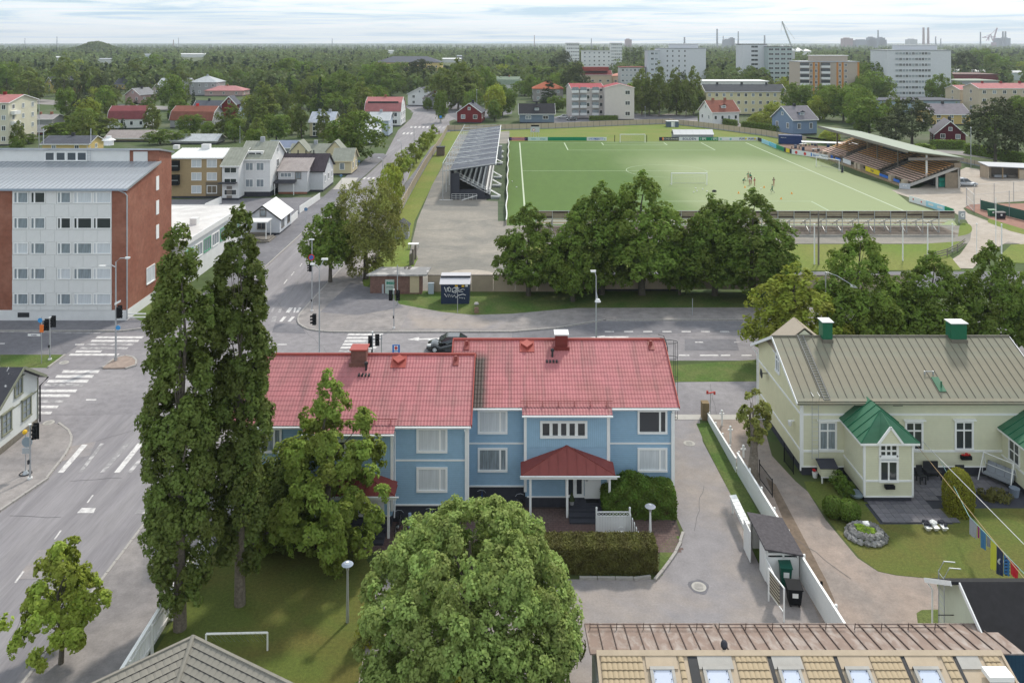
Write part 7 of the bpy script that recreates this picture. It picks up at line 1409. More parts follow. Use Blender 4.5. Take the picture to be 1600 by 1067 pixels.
run=dict(lk=(-.12,-.3,.55),la=(-.12,-.1,.2),lt=(-.12,-.26,.13),rk=(.12,.1,.5),ra=(.12,.4,.22),rt=(.12,.42,.1),lh=(-.3,.2,1.1),rh=(.25,-.3,1.15),lf=(-.3,.26,1.15),rf=(.22,-.38,1.2))
crouch=dict(pel=(0,.15,.5),chest=(0,-.1,.75),neck=(0,-.25,.92),head=(0,-.33,1.02),top=(0,-.35,1.12),ls=(-.19,-.2,.85),rs=(.19,-.2,.85),le=(-.25,-.35,.6),re=(.25,-.35,.6),lh=(-.2,-.45,.4),rh=(.2,-.45,.4),lf=(-.18,-.48,.3),rf=(.18,-.48,.3),lp=(-.1,.12,.46),rp=(.1,.12,.46),lk=(-.14,-.2,.45),rk=(.14,-.2,.45),la=(-.13,.02,.09),ra=(.13,.02,.09))
stand={}; hip=dict(le=(-.36,.02,1.15),lh=(-.2,-.05,1.0),lf=(-.15,-.07,.98),re=(.36,.02,1.15),rh=(.2,-.05,1.0),rf=(.15,-.07,.98))
person('player in a green shirt crouching at the left of the group',1161.5,286,crouch,grs,blk,rot=1.2)
person('player in green with red hair standing behind the white-shirted one',1169,281.5,hip,grs,blk,(.2,.05,.02),rot=.3)
person('player in green partly hidden behind the white-shirted player',1172.5,283,stand,grs,blk,rot=2)
person('player in an all-white kit in the middle of the group',1171.5,289.5,hip,wht,wht,sock=wt_sock,rot=-1)
person('player in black right behind the white kit',1174.3,288,stand,blk,blk,rot=-2)
person('player in a red shirt at the right of the group',1179,291,hip,rd,K('shorts_red',.25,.01,.02),sock=blk,rot=.8)
person('coach in black standing alone on the pitch',1209,290.5,hip,blk,blk,rot=.5)
person('player in green and black running on the pitch',1206.5,302,run,grs,blk,sock=wt_sock,rot=-1.9)
person('pedestrian in dark clothes walking on the far pavement',686,212,dict(la=(-.11,-.2,.1),lt=(-.11,-.36,.08),ra=(.11,.25,.12),rt=(.11,.1,.05)),K('jacket_grey',.10,.10,.12),blk,rot=0,base=.13)
sit=dict(pel=(0,0,.45),chest=(0,.06,.78),neck=(0,.08,1.0),head=(0,.06,1.13),top=(0,.08,1.23),ls=(-.19,.06,.93),rs=(.19,.06,.93),le=(-.3,-.15,.72),re=(.28,-.15,.72),lh=(-.25,-.4,.85),rh=(.2,-.4,.85),lf=(-.2,-.46,.9),rf=(.18,-.46,.9),lp=(-.1,0,.4),rp=(.1,0,.4),lk=(-.12,-.42,.42),rk=(.12,-.42,.42),la=(-.12,-.5,.12),ra=(.12,-.5,.12),lt=(-.12,-.62,.1),rt=(.12,-.62,.1))
person('driver in a pale shirt at the wheel of the black hatchback',0,0,sit,C(.5,.5,.5),blk,rot=-PI/2,loc=(ct.location[0]+.15,ct.location[1]-.36,.1))
# ================= yard things around the two houses
def bicycle(x,y,rot,lab,col):
    t=thing('bicycle',lab,'bicycle',x,y,.03,rot=rot,local=True)
    for X in (-.52,.52):
        w_=MB().tube([(X+.32*math.cos(2*PI*k/16),0,.34+.32*math.sin(2*PI*k/16)) for k in range(17)],.02,5).obj('wheel',M.rubber,t); q=MB()
        for k in range(8): a=2*PI*k/8; q.bar((X,0,.34),(X+.31*math.cos(a),0,.34+.31*math.sin(a)),.006)
        q.obj('spokes',M.steel,w_)
    MB().tube([(-.52,0,.34),(-.12,0,.32),(.33,0,.8),(-.2,0,.78),(-.12,0,.32)],.02,5).tube([(-.52,0,.34),(-.2,0,.78),(-.23,0,.92)],.018,5).tube([(.52,0,.34),(.36,0,.75),(.32,0,1.0)],.02,5).obj('frame',col,t)
    MB().tube([(.2,-.28,1.02),(.34,-.12,1.05),(.34,.12,1.05),(.2,.28,1.02)],.015,5).obj('handlebar',M.steel,t); MB().box(-.36,-.12,-.07,.07,.92,.98).obj('saddle',M.black,t); MB().tube([(-.12,-.08,.32),(-.12,.08,.32)],.08,10).obj('crank',M.steel,t)
for x,y,r,l,c in ((G(753,800)[0]-.1,51.2,1.3,'blue bicycle leaning by the plinth near the house corner',K('bike_blue',.02,.08,.25)),(G(822,800)[0]-.35,50.8,1.9,'dark bicycle standing left of the porch post',M.dark),(G(622,830)[0],49.0,1.45,'black bicycle beside the left porch post',M.black),(G(667,830)[0],49.2,1.0,'grey bicycle behind the round tree by the left half wall',K('bike_grey',.3,.3,.3))): bicycle(x,y,r,l,c)
t=tag(recenter(MB().cyl(-7.1+.9,48.9,.3,1.15,.1,n=8).obj('post_stub',C(.3,.38,.5)),-6.2,48.9),'short blue-grey upright pipe by the house wall','pipe')
x,y=G(872,787); t=thing('flower_pot','dark pot with a green plant under the porch','flower pot',x,y+.3); MB().cyl(x,y+.3,.02,.4,.28,.36).obj('pot',M.plinth,t); b=MB(); [b.ball((x+random.uniform(-.2,.2),y+.3+random.uniform(-.2,.2),.5+random.random()*.1),.12,5,4) for _ in range(7)]; b.obj('plant',M.l_thuja,t)
x,y=G(893,786,.7); t=thing('potted_conifer','small potted conifer on the porch steps','potted plant',x,y-.2,.74); MB().cyl(x,y-.2,.74,1.0,.12,.15).obj('pot',C(.25,.25,.26),t); MB().tube([(x,y-.2,1.0),(x,y-.2,1.5)],[.2,.03],8).obj('plant',M.l_spruce,t)
# lattice screen
x0,y0=G(932,832); x1_=G(984,832)[0]; t=thing('lattice_screen','white board screen with a lattice top between the steps and the hedge','screen',x0,y0)
for k in range(12): a=x0+.05+(x1_-x0-.1)*k/12; solid('board',M.white,t,(a+.004,a+(x1_-x0-.1)/12-.004,y0-.012,y0+.012,.05,.98))
solid('rail',M.white,t,(x0,x1_,y0-.03,y0+.03,.98,1.02),(x0,x1_,y0-.03,y0+.03,1.24,1.28)); b=MB(); n=9
for k in range(n): a=x0+.05+(x1_-x0-.1)*k/n; c=a+(x1_-x0-.1)/n; b.bar((a,y0-.01,1.03),(c,y0-.01,1.23),.025,.02).bar((a,y0+.012,1.23),(c,y0+.012,1.03),.025,.02)
b.obj('lattice',M.white,t); 
for x in (x0,x1_): MB().box(x-.05,x+.05,y0-.05,y0+.05,0,1.45).obj('post',M.white,t); MB().ball((x,y0,1.5),.07,8,5).obj('finial',M.white,t)
for k in range(5): solid('side_board',M.white,t,(x1_+.01+.08*k,x1_+.05+.08*k,y0-.25*k-.25,y0-.25*k-.02,.05,1.2-.12*k))
t=tag(recenter(MB().tube([(G(969,830)[0]+.2*math.cos(2*PI*k/14),y0-.35,.35+.22*math.sin(2*PI*k/14)) for k in range(15)],.02,5).box(G(969,830)[0]-.2,G(969,830)[0]+.2,y0-.6,y0-.2,.2,.24).obj('garden_chair',M.white),G(969,830)[0],y0-.35),'small white wire garden chair before the lattice screen','chair')
# white fence between the plots
def board_fence(name,lab,segs,cat='fence'):
    (a0,_),_=segs[0][0],0; t=thing(name,lab,cat,*segs[0][0])
    for a,c,ha,hb in segs:
        d=math.dist(a,c); n=max(1,int(d/.30)); an=math.atan2(c[1]-a[1],c[0]-a[0]); s=d/n
        for k in range(n):
            hh=ha+(hb-ha)*k/n; key=('bf',round(s,2),round(hh,1))
            if key not in FP: FP[key]=MB().box(.006,s-.006,-.02,.02,.05,round(hh,1)).mesh('fence_board',M.white)
            inst('fence_board',FP[key],t,(a[0]+(c[0]-a[0])*k/n,a[1]+(c[1]-a[1])*k/n,0),an)
        MB().bar((*a,ha+.02),(*c,hb+.02),.12,.05).obj('top_rail',M.white,t); MB().bar((a[0]+.06,a[1],.3),(c[0]+.06,c[1],.3),.05,.09).obj('rail',M.white,t)
        m=int(d/2.4)+1
        for k in range(m+1): p=(a[0]+.12+(c[0]-a[0])*k/m,a[1]+(c[1]-a[1])*k/m); MB().box(p[0]-.05,p[0]+.05,p[1]-.05,p[1]+.05,0,ha+(hb-ha)*k/m+.12).obj('post',M.white,t)
    return t
board_fence('plot_fence','long white board fence between the two driveways',[((15.35,63.2),(15.45,55.6),.60,1.0),((15.5,55.5),(16.0,42.0),1.45,1.5),((16.0,42.0),(16.25,36.9),1.5,1.5)])
x,y=15.2,63.6; tag(recenter(MB().box(x-.25,x+.3,y-.3,y+.3,0,1.35).obj('gate_pillar',mat('brown_pillar',(.22,.16,.09),.9,.2,4)),x,y),'brown square gate pillar at the head of the white fence','pillar')
for i,(px,pb,pt,l) in enumerate(((1109,651,622,'x'),(1122,665,643,'white post with a finial beside the gate pillar'),(1135,692,668,'white post with a carved top by the grass strip'),(1155,715,698,'short white post by the small gate'))):
    x,y=G(px,pb)
    if i==0: t=thing('reflector_post','thin post with two red reflectors at the head of the white fence','marker post',x+.2,y+.6); MB().cyl(x+.2,y+.6,0,1.6,.03,n=6).obj('post',M.steel,t); MB().bar((x,y+.6,1.6),(x+.5,y+.6,1.7),.12,.06).box(x-.12,x+.03,y+.56,y+.64,1.55,1.8).box(x+.45,x+.6,y+.56,y+.64,1.5,1.75).obj('reflector',K('reflector_red',.5,.06,.05),t); continue
    h=H*(pb-pt)/(pb-HY); t=thing('white_post',l,'post',x+.3,y); MB().box(x+.24,x+.36,y-.06,y+.06,0,h).obj('post',M.white,t); MB().ball((x+.3,y,h+.06),.10,8,5).box(x+.12,x+.48,y-.05,y+.05,h-.2,h-.12).obj('finial',M.white,t)
# black iron gate leaves
for a,c,l in (((16.75,54.6),(16.95,52.5),'black iron gate leaf standing open against the old tree'),((19.2,56.9),(19.3,55.3),'black iron gate leaf at the corner of the green house')):
    t=thing('iron_gate',l,'gate',*a); b=MB(); b.bar((*a,.1),(*a,1.45),.05).bar((*c,.1),(*c,1.3),.05); b.obj('gate_frame',M.black,t); q=MB()
    for z in (.2,1.2): q.bar((*a,z),(*c,z),.04)
    for k in range(14): f=k/14; q.bar((a[0]+(c[0]-a[0])*f,a[1]+(c[1]-a[1])*f,.2),(a[0]+(c[0]-a[0])*f,a[1]+(c[1]-a[1])*f,1.2),.018)
    q.obj('gate_bars',M.black,t)
# mailbox row
t=thing('mailbox_row','row of white mailboxes on a rail beside the driveway','mailboxes',*G(1150,800)); a,c=Vector((*G(1144,800),1.0)),Vector((*G(1166,848),1.0)); a.x+=.0
for k in range(8):
    p=a.lerp(c,(k+.5)/8); MB().box(p.x-.14,p.x+.22,p.y-.16,p.y+.16,.75,1.08).slab([(p.x-.18,p.y-.17,1.08),(p.x+.24,p.y-.17,1.14),(p.x+.24,p.y+.17,1.14),(p.x-.18,p.y+.17,1.08)],.03).obj('mailbox',M.white,t)
MB().bar((a.x,a.y,.7),(c.x,c.y,.7),.08).obj('rail',M.white,t)
for f in (.05,.95): p=a.lerp(c,f); MB().box(p.x-.05,p.x+.05,p.y-.05,p.y+.05,0,.72).obj('post',M.white,t)
# small roofed bin shelter
t=thing('bin_shelter','small white shelter with a dark shingle roof and open side doors by the driveway','shelter',14.8,45.5)
b=MB(); b.slab([(13.85,44.1,2.0),(15.95,44.1,2.0-.35),(15.95,47.6,2.0-.35),(13.85,47.6,2.0)],.08); b.obj('roof',mat('shingles',(.075,.068,.075),.9,.3,6),t); solid('wall',M.white,t,(15.7,15.8,44.4,47.4,0,1.5),(14.05,15.7,44.4,44.46,0,1.35),(14.05,15.7,47.3,47.4,0,1.6)); solid('beam',M.white,t,(14.0,15.8,44.35,44.48,1.5,1.62),(13.95,14.05,44.4,47.4,1.75,1.88)); solid('post',M.white,t,(13.98,14.1,44.38,44.5,0,1.85),(13.98,14.1,47.3,47.42,0,1.85),(14.9,15.0,44.4,44.5,1.3,1.7))
for a_,c_ in ((45.9,47.2),(44.3,45.3)):
    for k in range(5): solid('door_board',M.white,t,(13.55 if a_>45 else 13.9,13.6 if a_>45 else 13.95,a_+(c_-a_)*k/5+.005,a_+(c_-a_)*(k+1)/5-.005,.1,1.85))
solid('stored_things',M.dark,t,(14.4,15.5,44.7,46.8,0,1.2))
t=thing('bin_enclosure','white board enclosure in front of the shelter','fence',14.2,44.2)
for k in range(9): solid('fence_board',M.white,t,(13.95+.05*k*0,13.99,44.1-.26*k,44.35-.26*k,.1,1.35-.0*k)) if k<6 else None
bin_(1229,921,K('bin_dark_green',.01,.085,.06),'dark green wheeled bin beside the white fence',.60,1.15,1.3,rot=-.12); bin_(1243,950,M.black,'black wheeled bin in front of the green one',.75,.95,.7,rot=-.1)
# striped rug rack
t=thing('rug_rack','white rack with a striped rug hanging over it by the driveway','rug rack',*G(1203,940)); a,c=Vector((*G(1201,939),0)),Vector((*G(1225,972),0))
MB().tube([(a.x,a.y,0),(a.x,a.y,1.75)],.045,6).tube([(c.x,c.y,0),(c.x,c.y,1.75)],.045,6).tube([(a.x,a.y,1.75),(c.x,c.y,1.75)],.045,6).tube([(a.x,a.y,.5),(c.x,c.y,.5)],.03,6).obj('frame',M.white,t); a2=a.lerp(c,.1); c2=a.lerp(c,.72); b=MB(); n=14
for k in range(n):
    z0,z1=.55+1.2*k/n,.55+1.2*(k+1)/n; b.cm=k%2
    b.hexa([(a2.x-.03,a2.y,z0),(c2.x-.03,c2.y,z0),(c2.x,c2.y,z0),(a2.x,a2.y,z0),(a2.x-.03,a2.y,z1),(c2.x-.03,c2.y,z1),(c2.x,c2.y,z1),(a2.x,a2.y,z1)])
b.obj('striped_rug',[K('rug_cream',.5,.45,.35),K('rug_dark',.06,.05,.04)],t)
# swing frame bottom-left (goal-like)
t=thing('small_football_goal','small white metal goal frame standing on the lawn behind the grey hipped roof','goal',*G(372,1040)); a=AT(322,990,38.8); c=AT(418,988,39.4); 
MB().tube([(a[0],a[1],0),(a[0],a[1],a[2])],.045,6).tube([(c[0],c[1],0),(c[0],c[1],c[2])],.045,6).obj('post',M.white,t); MB().tube([(a[0],a[1],a[2]),(c[0],c[1],c[2])],.05,6).obj('crossbar',M.white,t); q=MB()
for k in range(12): f=k/12; q.bar((a[0]+(c[0]-a[0])*f,a[1]+.1,a[2]),(a[0]+(c[0]-a[0])*f+.1,a[1]+1.1,.05),.008)
q.obj('net',M.steel,t,kind='stuff')
# pavement fence bottom-left with separate pickets
t=thing('picket_fence','white picket fence along the pavement at the lower left','fence',-17.6,33); b1=MB().box(-.01,.02,-.05,.05,.08,1.45).mesh('picket',M.white)
for k in range(88): inst('picket',b1,t,(-17.62,32.0+.165*k,0),0)
MB().box(-17.66,-17.5,32,46.5,1.45,1.53).obj('top_rail',M.white,t); MB().box(-17.58,-17.53,32,46.5,.3,.4).box(-17.58,-17.53,32,46.5,1.1,1.2).obj('rail',M.white,t); 
for k in range(7): MB().box(-17.53,-17.42,32.2+2.3*k,32.31+2.3*k,0,1.45).obj('post',M.white,t)
for i,(pa,pb2,l) in enumerate((((500,312),(468,334),'white picket fence along the pavement by the white gabled house'),((465,341),(448,357),'short white fence beside the small white house'),((346,318),(320,330),'white plank rail below the gateway of the tan house'))):
    A_,B_=G(*pa),G(*pb2); t=thing('white_fence',l,'fence',*A_); n=int(math.dist(A_,B_)/.35)
    for k in range(n): p=(A_[0]+(B_[0]-A_[0])*k/n,A_[1]+(B_[1]-A_[1])*k/n); q=(A_[0]+(B_[0]-A_[0])*(k+.9)/n,A_[1]+(B_[1]-A_[1])*(k+.9)/n); MB().hexa([(p[0]-.03,p[1],.05),(q[0]-.03,q[1],.05),(q[0]+.03,q[1],.05),(p[0]+.03,p[1],.05),(p[0]-.03,p[1],1.3),(q[0]-.03,q[1],1.3),(q[0]+.03,q[1],1.3),(p[0]+.03,p[1],1.3)]).obj('picket',M.white,t)
t=thing('white_rail_fence','low white rail fence at the corner of the brick block','fence',*G(201,499)); [MB().bar((*G(200,502),z),(*G(228,502),z),.06,.12).obj('rail',M.white,t) for z in (.45,.8)]
# ---- garden of the green house
sl_=MB().box(.01,.47,.01,.47,0,.05).mesh('paving_slab',mat('patio_slab',(.15,.145,.16),.9,.2,2))
e=bpy.data.objects.new('patio',None); COL.objects.link(e); e['kind']='structure'; e.location=(27,51,0); OFF[e.name]=(27,51,0)
areaw('patio_bed',[(22.7,49.7),(27.2,49.7),(27.2,51.4),(33,51.4),(36,52),(36,55.3),(25.9,55.3),(25.9,51.9),(22.7,51.9)],.012,M.plinth)
slabvars=[sl_]+[sl_.copy() for _ in range(2)]
for i,m in enumerate(slabvars[1:]): m.materials.clear(); m.materials.append(mat('patio_slab',(.13+.035*i,.127+.03*i,.145+.03*i),.9,.2,2))
def inpoly(x,y,P):
    c=False
    for i in range(len(P)):
        (x1,y1),(x2,y2)=P[i],P[i-1]
        if (y1>y)!=(y2>y) and x<(x2-x1)*(y-y1)/(y2-y1)+x1: c=not c
    return c
PP=[(22.9,49.8),(27.6,49.8),(26.6,52),(29.5,53),(33.2,53.2),(33.2,55.2),(26,55.2),(26,52),(22.9,52)]
for i in range(24):
    for j in range(12):
        x,y=22.9+i*.48,49.8+j*.48
        if inpoly(x+.24,y+.24,PP): inst('paving_slab',random.choice(slabvars),e,(x,y,.02+random.random()*.008),0)
def swing():
    x,y=G(1560,756); t=thing('garden_swing','white-framed garden swing seat with grey cushions beside the right porch','swing seat',x,y,rot=-.95,local=True); b=MB()
    for s in (-1,1): b.tube([(s*1.0,-.7,0),(s*.95,0,1.75),(s*1.0,.7,0)],.03,6)
    b.tube([(-.95,0,1.75),(.95,0,1.75)],.03,6).tube([(-1,.35,.9),(1,.35,.9)],.02,6); b.obj('frame',M.white,t)
    c=C(.24,.26,.29); MB().hexa([(-.85,-.35,.45),(.85,-.35,.45),(.85,.25,.40),(-.85,.25,.40),(-.85,-.35,.57),(.85,-.35,.57),(.85,.25,.52),(-.85,.25,.52)]).obj('seat_cushion',c,t)
    for k in range(3): MB().hexa([(-.85+.57*k,.2,.5),(-.3+.57*k,.2,.5),(-.3+.57*k,.3,.5),(-.85+.57*k,.3,.5),(-.85+.57*k,.45,1.1),(-.3+.57*k,.45,1.1),(-.3+.57*k,.55,1.1),(-.85+.57*k,.55,1.1)]).obj('back_cushion',c,t)
    MB().tube([(-.9,-.1,1.72),(-.9,-.3,.5)],.015,5).tube([(.9,-.1,1.72),(.9,-.3,.5)],.015,5).obj('hanger',M.white,t)
swing()
x,y=G(1585,775); tag(recenter(MB().cyl(x,y,0,.55,.24,.32).obj('grey_tub',C(.16,.19,.24)),x,y),'round grey tub beside the swing seat','tub')
for px,l,w_ in ((1441,'black barrel-like patio chair left by the wall',.4),(1465,'wide dark patio table set against the wall',1.0),(1505,'low brown bench by the conical thuja',.6)):
    x,y=G(px,757); y=54.5-(.5 if w_<.9 else 0); t=thing('patio_furniture',l,'patio furniture',x,y,local=True); MB().box(-w_/2,w_/2,0,.6,.55,.62).box(-w_/2,w_/2,.55,.62,.62,1.1).obj('seat',M.dark,t); [MB().box(s*w_/2*.9-.03,s*w_/2*.9+.03,yy,yy+.06,0,.55).obj('leg',M.dark,t) for s in (-1,1) for yy in (.02,.5)]
for i,(px,l) in enumerate(((1449,'white boat-shaped planter, left of three'),(1461,'white boat-shaped planter with a stripe, middle of three'),(1474,'white boat-shaped planter, right of three'))):
    x,y=G(px,827); t=thing('boat_planter',l,'planter',x,y,local=True,group='boat-shaped planters on the lawn'); MB().hexa([(-.09,-.15,0),(.09,-.15,0),(.09,.2,0),(-.09,.2,0),(-.17,-.3,.24),(.17,-.3,.24),(.15,.3,.24),(-.15,.3,.24)]).obj('hull',M.white,t)
    b=MB(); [b.ball((random.uniform(-.15,.15),random.uniform(-.1,.35),.32),.10,6,4,jit=.4) for _ in range(9)]; b.obj('plants',M.plinth if i!=1 else M.white,t)
x,y=G(1338,777); t=thing('metal_bowl','shallow grey metal bowl planter by the porch corner','planter',x,y); MB().tube([(x,y,.02),(x,y,.15),(x,y,.3)],[.2,.42,.5],14).obj('bowl',C(.25,.31,.36),t); MB().cyl(x,y,.24,.28,.4).obj('soil',M.black,t)
x,y=G(1275,748); t=thing('flower_pot','white flower pot with red flowers by the green house corner','flower pot',x,y+.2); MB().cyl(x,y+.2,0,.35,.14,.2).obj('pot',M.white,t); b=MB(); [b.ball((x+random.uniform(-.12,.12),y+.2+random.uniform(-.1,.1),.42+random.random()*.1),.06,5,4) for _ in range(12)]; b.obj('flowers',M.redc,t)
t=thing('rock_garden','mound of grey stones with moss and a white flower clump on the lawn','rock garden',*G(1352,845)); x,y=G(1353,838); b=None
MB().ball((x,y,.05),1.0,14,6,sz=.45).obj('mound',M.lawn_shade,t); ms=[MB().ball((0,0,0),.22,7,5,sx=1.2,sz=.8,jit=.5).mesh('stone',mat('garden_stone',(.17+.05*k,.165+.05*k,.16+.05*k),.9,.3,4)) for k in range(3)]
for k in range(44):
    a=2*PI*k/22+random.random()*.2; r=1.05 if k<22 else .8; inst('stone',random.choice(ms),t,(x+r*math.cos(a),y+r*.85*math.sin(a),.12 if k<22 else .36),random.random()*6)
b=MB(); [b.ball((x+random.uniform(-.15,.15),y+random.uniform(-.15,.15),.75+random.random()*.12),.07,5,4) for _ in range(22)]; b.obj('white_flowers',M.white,t); b=MB(); [b.ball((x+random.uniform(-.5,.5),y+random.uniform(-.4,.4),.45),.14,6,4,sz=.6,jit=.4) for _ in range(16)]; b.obj('moss',mat('bright_moss',(.16,.25,.02),.9,.2,6),t)
# washing lines
hook=(AT(1430,713,gy0)[0],gy0-.1,2.2); 
t=thing('washing_line','three washing lines running from the green house wall to the right','washing line',hook[0],hook[1])
Aend=AT(1600,903,39.5); Bend=AT(1600,850,41.5); MB().tube([hook,Aend],.018,5).obj('line',K('line_tan',.42,.30,.16),t); MB().tube([(hook[0]+.5,hook[1],2.35),Bend],.02,5).obj('line',K('line_white',.6,.6,.62),t)
p0=AT(1470,720,54.); p1=AT(1514,806,46.8); p2=AT(1606,902,39.8); MB().tube([p0,p1,p2],.02,5).obj('line',K('line_green',.25,.42,.40),t)
cl=[(1514,.17,1.0,K('cloth_grey',.35,.36,.42),'grey shirt hanging at the upper end of the washing line'),(1527,.08,.7,K('cloth_magenta',.30,.02,.20),'magenta garment on the washing line'),(1531,.2,1.05,K('cloth_blue',.05,.18,.36),'blue towel on the washing line, left of the grey cloth'),(1541,.13,.60,K('cloth_grey2',.22,.23,.26),'dark grey cloth between the blue and the yellow ones'),(1547.5,.2,1.6,K('cloth_yellow',.55,.56,.06),'yellow-green sheet on the washing line'),(1557,.24,1.5,K('cloth_navy',.02,.03,.08),'navy towel with a white ring on the washing line'),(1568,.2,1.1,K('cloth_stripe',.03,.15,.38),'blue striped towel on the washing line'),(1578,.27,.75,K('cloth_red',.5,.01,.03),'red cloth at the right end of the washing line')]
P1,P2=Vector(p1),Vector(p2)
def on_line(px):
    lo_,hi_=0,1
    for _ in range(30):
        m=(lo_+hi_)/2; q=P1.lerp(P2,m)
        if proj(*q)[0]<px: lo_=m
        else: hi_=m
    return lo_
for i,(px,w_,ln_,m,lab) in enumerate(cl):
    f0=on_line(px+1); f1=on_line((cl[i+1][0] if i+1<len(cl) else 1592)-.5); a,c=P1.lerp(P2,f0),P1.lerp(P2,f1); b=MB(); n=5
    for k in range(n):
        u,v=a.lerp(c,k/n),a.lerp(c,(k+1)/n); du=.04*math.sin(k*2.1+i); dv=.04*math.sin((k+1)*2.1+i); low=Vector((0,0,ln_*(1-.03*k)))
        b.hexa([tuple(u-low+Vector((du,0,0))),tuple(v-low+Vector((dv,0,0))),tuple(v-low+Vector((dv,.02,0))),tuple(u-low+Vector((du,.02,0))),tuple(u),tuple(v),tuple(v+Vector((0,.02,0))),tuple(u+Vector((0,.02,0)))])
    t=thing('laundry',lab,'laundry',*((a+c)/2),group='washing on the line'); OFF[t.name]=tuple((a+c)/2); b.obj('cloth',m,t)
    if 'ring' in lab: mid=(a+c)/2-Vector((0,.06,.65)); MB().tube([tuple(mid),tuple(mid+Vector((0,.02,0)))],.16,16).obj('ring',M.white,t); MB().tube([tuple(mid-Vector((0,.01,0))),tuple(mid+Vector((0,.0,0)))],.07,12).obj('ring_centre',K('cloth_navy2',.05,.1,.3),t)
    if 'striped' in lab:
        for k in range(6): q=(a+c)/2-Vector((0,.05,.12+.17*k)); MB().box(q.x-.14,q.x+.14,q.y-.01,q.y,q.z-.03,q.z+.03).obj('stripe',M.plinth,t)
# ================= foreground roofs
# grey tiled hipped roof, bottom left
M.gtile=mat('grey_roof_tile',(.23,.215,.185),.8,.12,3)
Cc=Vector((*G(302,995,4.6),4.6)); d1=Vector((-.76,-.65,0)); d2=Vector((.886,-.463,0)); bi=Vector((.02,-1,0)); ap=Cc+bi*6-Vector((0,0,2.2)); Lc=Cc+d1*8; Rc=Cc+d2*9
t=thing('grey_tiled_pavilion','small building with a grey tiled hipped roof in the lower left corner','outbuilding',Cc.x,Cc.y-3,0)
b=MB(); b.prism([(Cc.x,Cc.y-.3),(Lc.x+.3,Lc.y-.4),(ap.x-1.2,ap.y+.8),(ap.x+1.5,ap.y+.8),(Rc.x-.3,Rc.y-.4)],0,2.3); b.poly([(Cc.x,Cc.y-.28,0),(Cc.x,Cc.y-.28,4.5),(Rc.x,Rc.y-.3,4.5),(Rc.x,Rc.y-.3,0)]).poly([(Cc.x,Cc.y-.29,0),(Lc.x,Lc.y-.3,0),(Lc.x,Lc.y-.3,4.5),(Cc.x,Cc.y-.29,4.5)]); b.obj('wall',M.whitewall,t)
M.tiledirt=mat('tile_joint_dirt',(.075,.07,.065),.9,.2,4)
def hip_tiles(A_,B_,ap,tw=.30,ch=.29):
    ex=(B_-A_).normalized(); up=(ap-A_)-ex*(ap-A_).dot(ex); Hh=up.length; up.normalize(); n=ex.cross(up)
    if n.z<0: A_,B_=B_,A_; ex=-ex; n=-n
    W=(B_-A_).length; u0=(ap-A_).dot(ex); q=MB(); prof=[(0,.0),(.08,.012),(.22,.012),(tw-.004,0)]
    for k in range(3):
        (xa,za),(xb,zb)=prof[k],prof[k+1]; q.cm=0; q.poly([(xa,0,za),(xb,0,zb),(xb,ch+.03,zb+.03),(xa,ch+.03,za+.03)]); q.cm=1; q.poly([(xa,ch+.03,za+.03),(xb,ch+.03,zb+.03),(xb,ch+.03,zb-.02),(xa,ch+.03,za-.02)]).poly([(xa,.03,za+.006),(xb,.03,zb+.006),(xb,.06,zb+.009),(xa,.06,za+.009)])
    me=q.mesh('roof_tile',[M.gtile,M.tiledirt]); rot=Matrix((ex,up,n)).transposed().to_euler(); cnt=0; und=MB(); und.poly([A_-n*.01,B_-n*.01,ap-n*.01]); und.obj('roof_underlay',M.dark,t)
    for r in range(int(Hh/ch)):
        v=r*ch; l=u0*v/Hh; rr_=W-(W-u0)*v/Hh; o_=.5*(r%2)
        for k in range(math.ceil(l/tw-o_-.3),math.floor(rr_/tw-o_+.3)):
            p=A_+ex*((k+o_)*tw)+up*v+n*.01
            if proj(*p)[1]>1085: continue
            o=inst('roof_tile',me,t,tuple(p)); o.rotation_euler=rot; cnt+=1
    return cnt
print('hip tiles',hip_tiles(Lc,Cc,ap),hip_tiles(Cc,Rc,ap))
for k in range(9):
    p=Cc.lerp(ap,k/9)+Vector((0,0,.05)); q=Cc.lerp(ap,(k+1.06)/9)+Vector((0,0,.035)); MB().tube([tuple(p),tuple(q)],[.10,.115],8).obj('hip_cap',M.gtile,t)
for p in (Lc,Rc): MB().bar(tuple(Cc+Vector((0,0,.03))),tuple(p+Vector((0,0,.03))),.12,.07).obj('edge_trim',M.gtile,t)
# long building at the bottom right: brown sheet roof and sand tiles with roof windows
M.brown=mat('worn_brown_sheet',(.24,.175,.145),.7,.12,3,.1,10,col2=(.36,.31,.28),s2=2.2,stretch=(1,.4,1),det=9,lo=.47,hi=.68); M.brseam=mat('brown_seam',(.11,.08,.07),.7,.1)
t=thing('long_outbuilding','long building, brown sheet metal behind the ridge, sand tiles with roof windows in front','outbuilding',11,36.7)
bx0,bx1=3.3,21.7; ya,za=36.7,3.2; yb3,zb3=34.1,3.86
n=31; p_=(bx1-bx0)/n
for k in range(n):
    x=bx0+k*p_; b=MB(); b.slab([(x+.004,yb3,zb3),(x+p_-.004,yb3,zb3),(x+p_-.004,ya,za),(x+.004,ya,za)],.05); b.obj('roof_panel',M.brown,t); MB().bar((x,yb3,zb3+.03),(x,ya,za+.03),.03,.06).obj('seam',M.brseam,t)
solid('wall',M.whitewall,t,(bx0+.3,bx1-.3,31.1,ya-.35,0,2.7)); MB().tube([(bx0,ya+.08,za-.06),(bx1,ya+.08,za-.06)],.07,7).obj('gutter',M.brown,t)
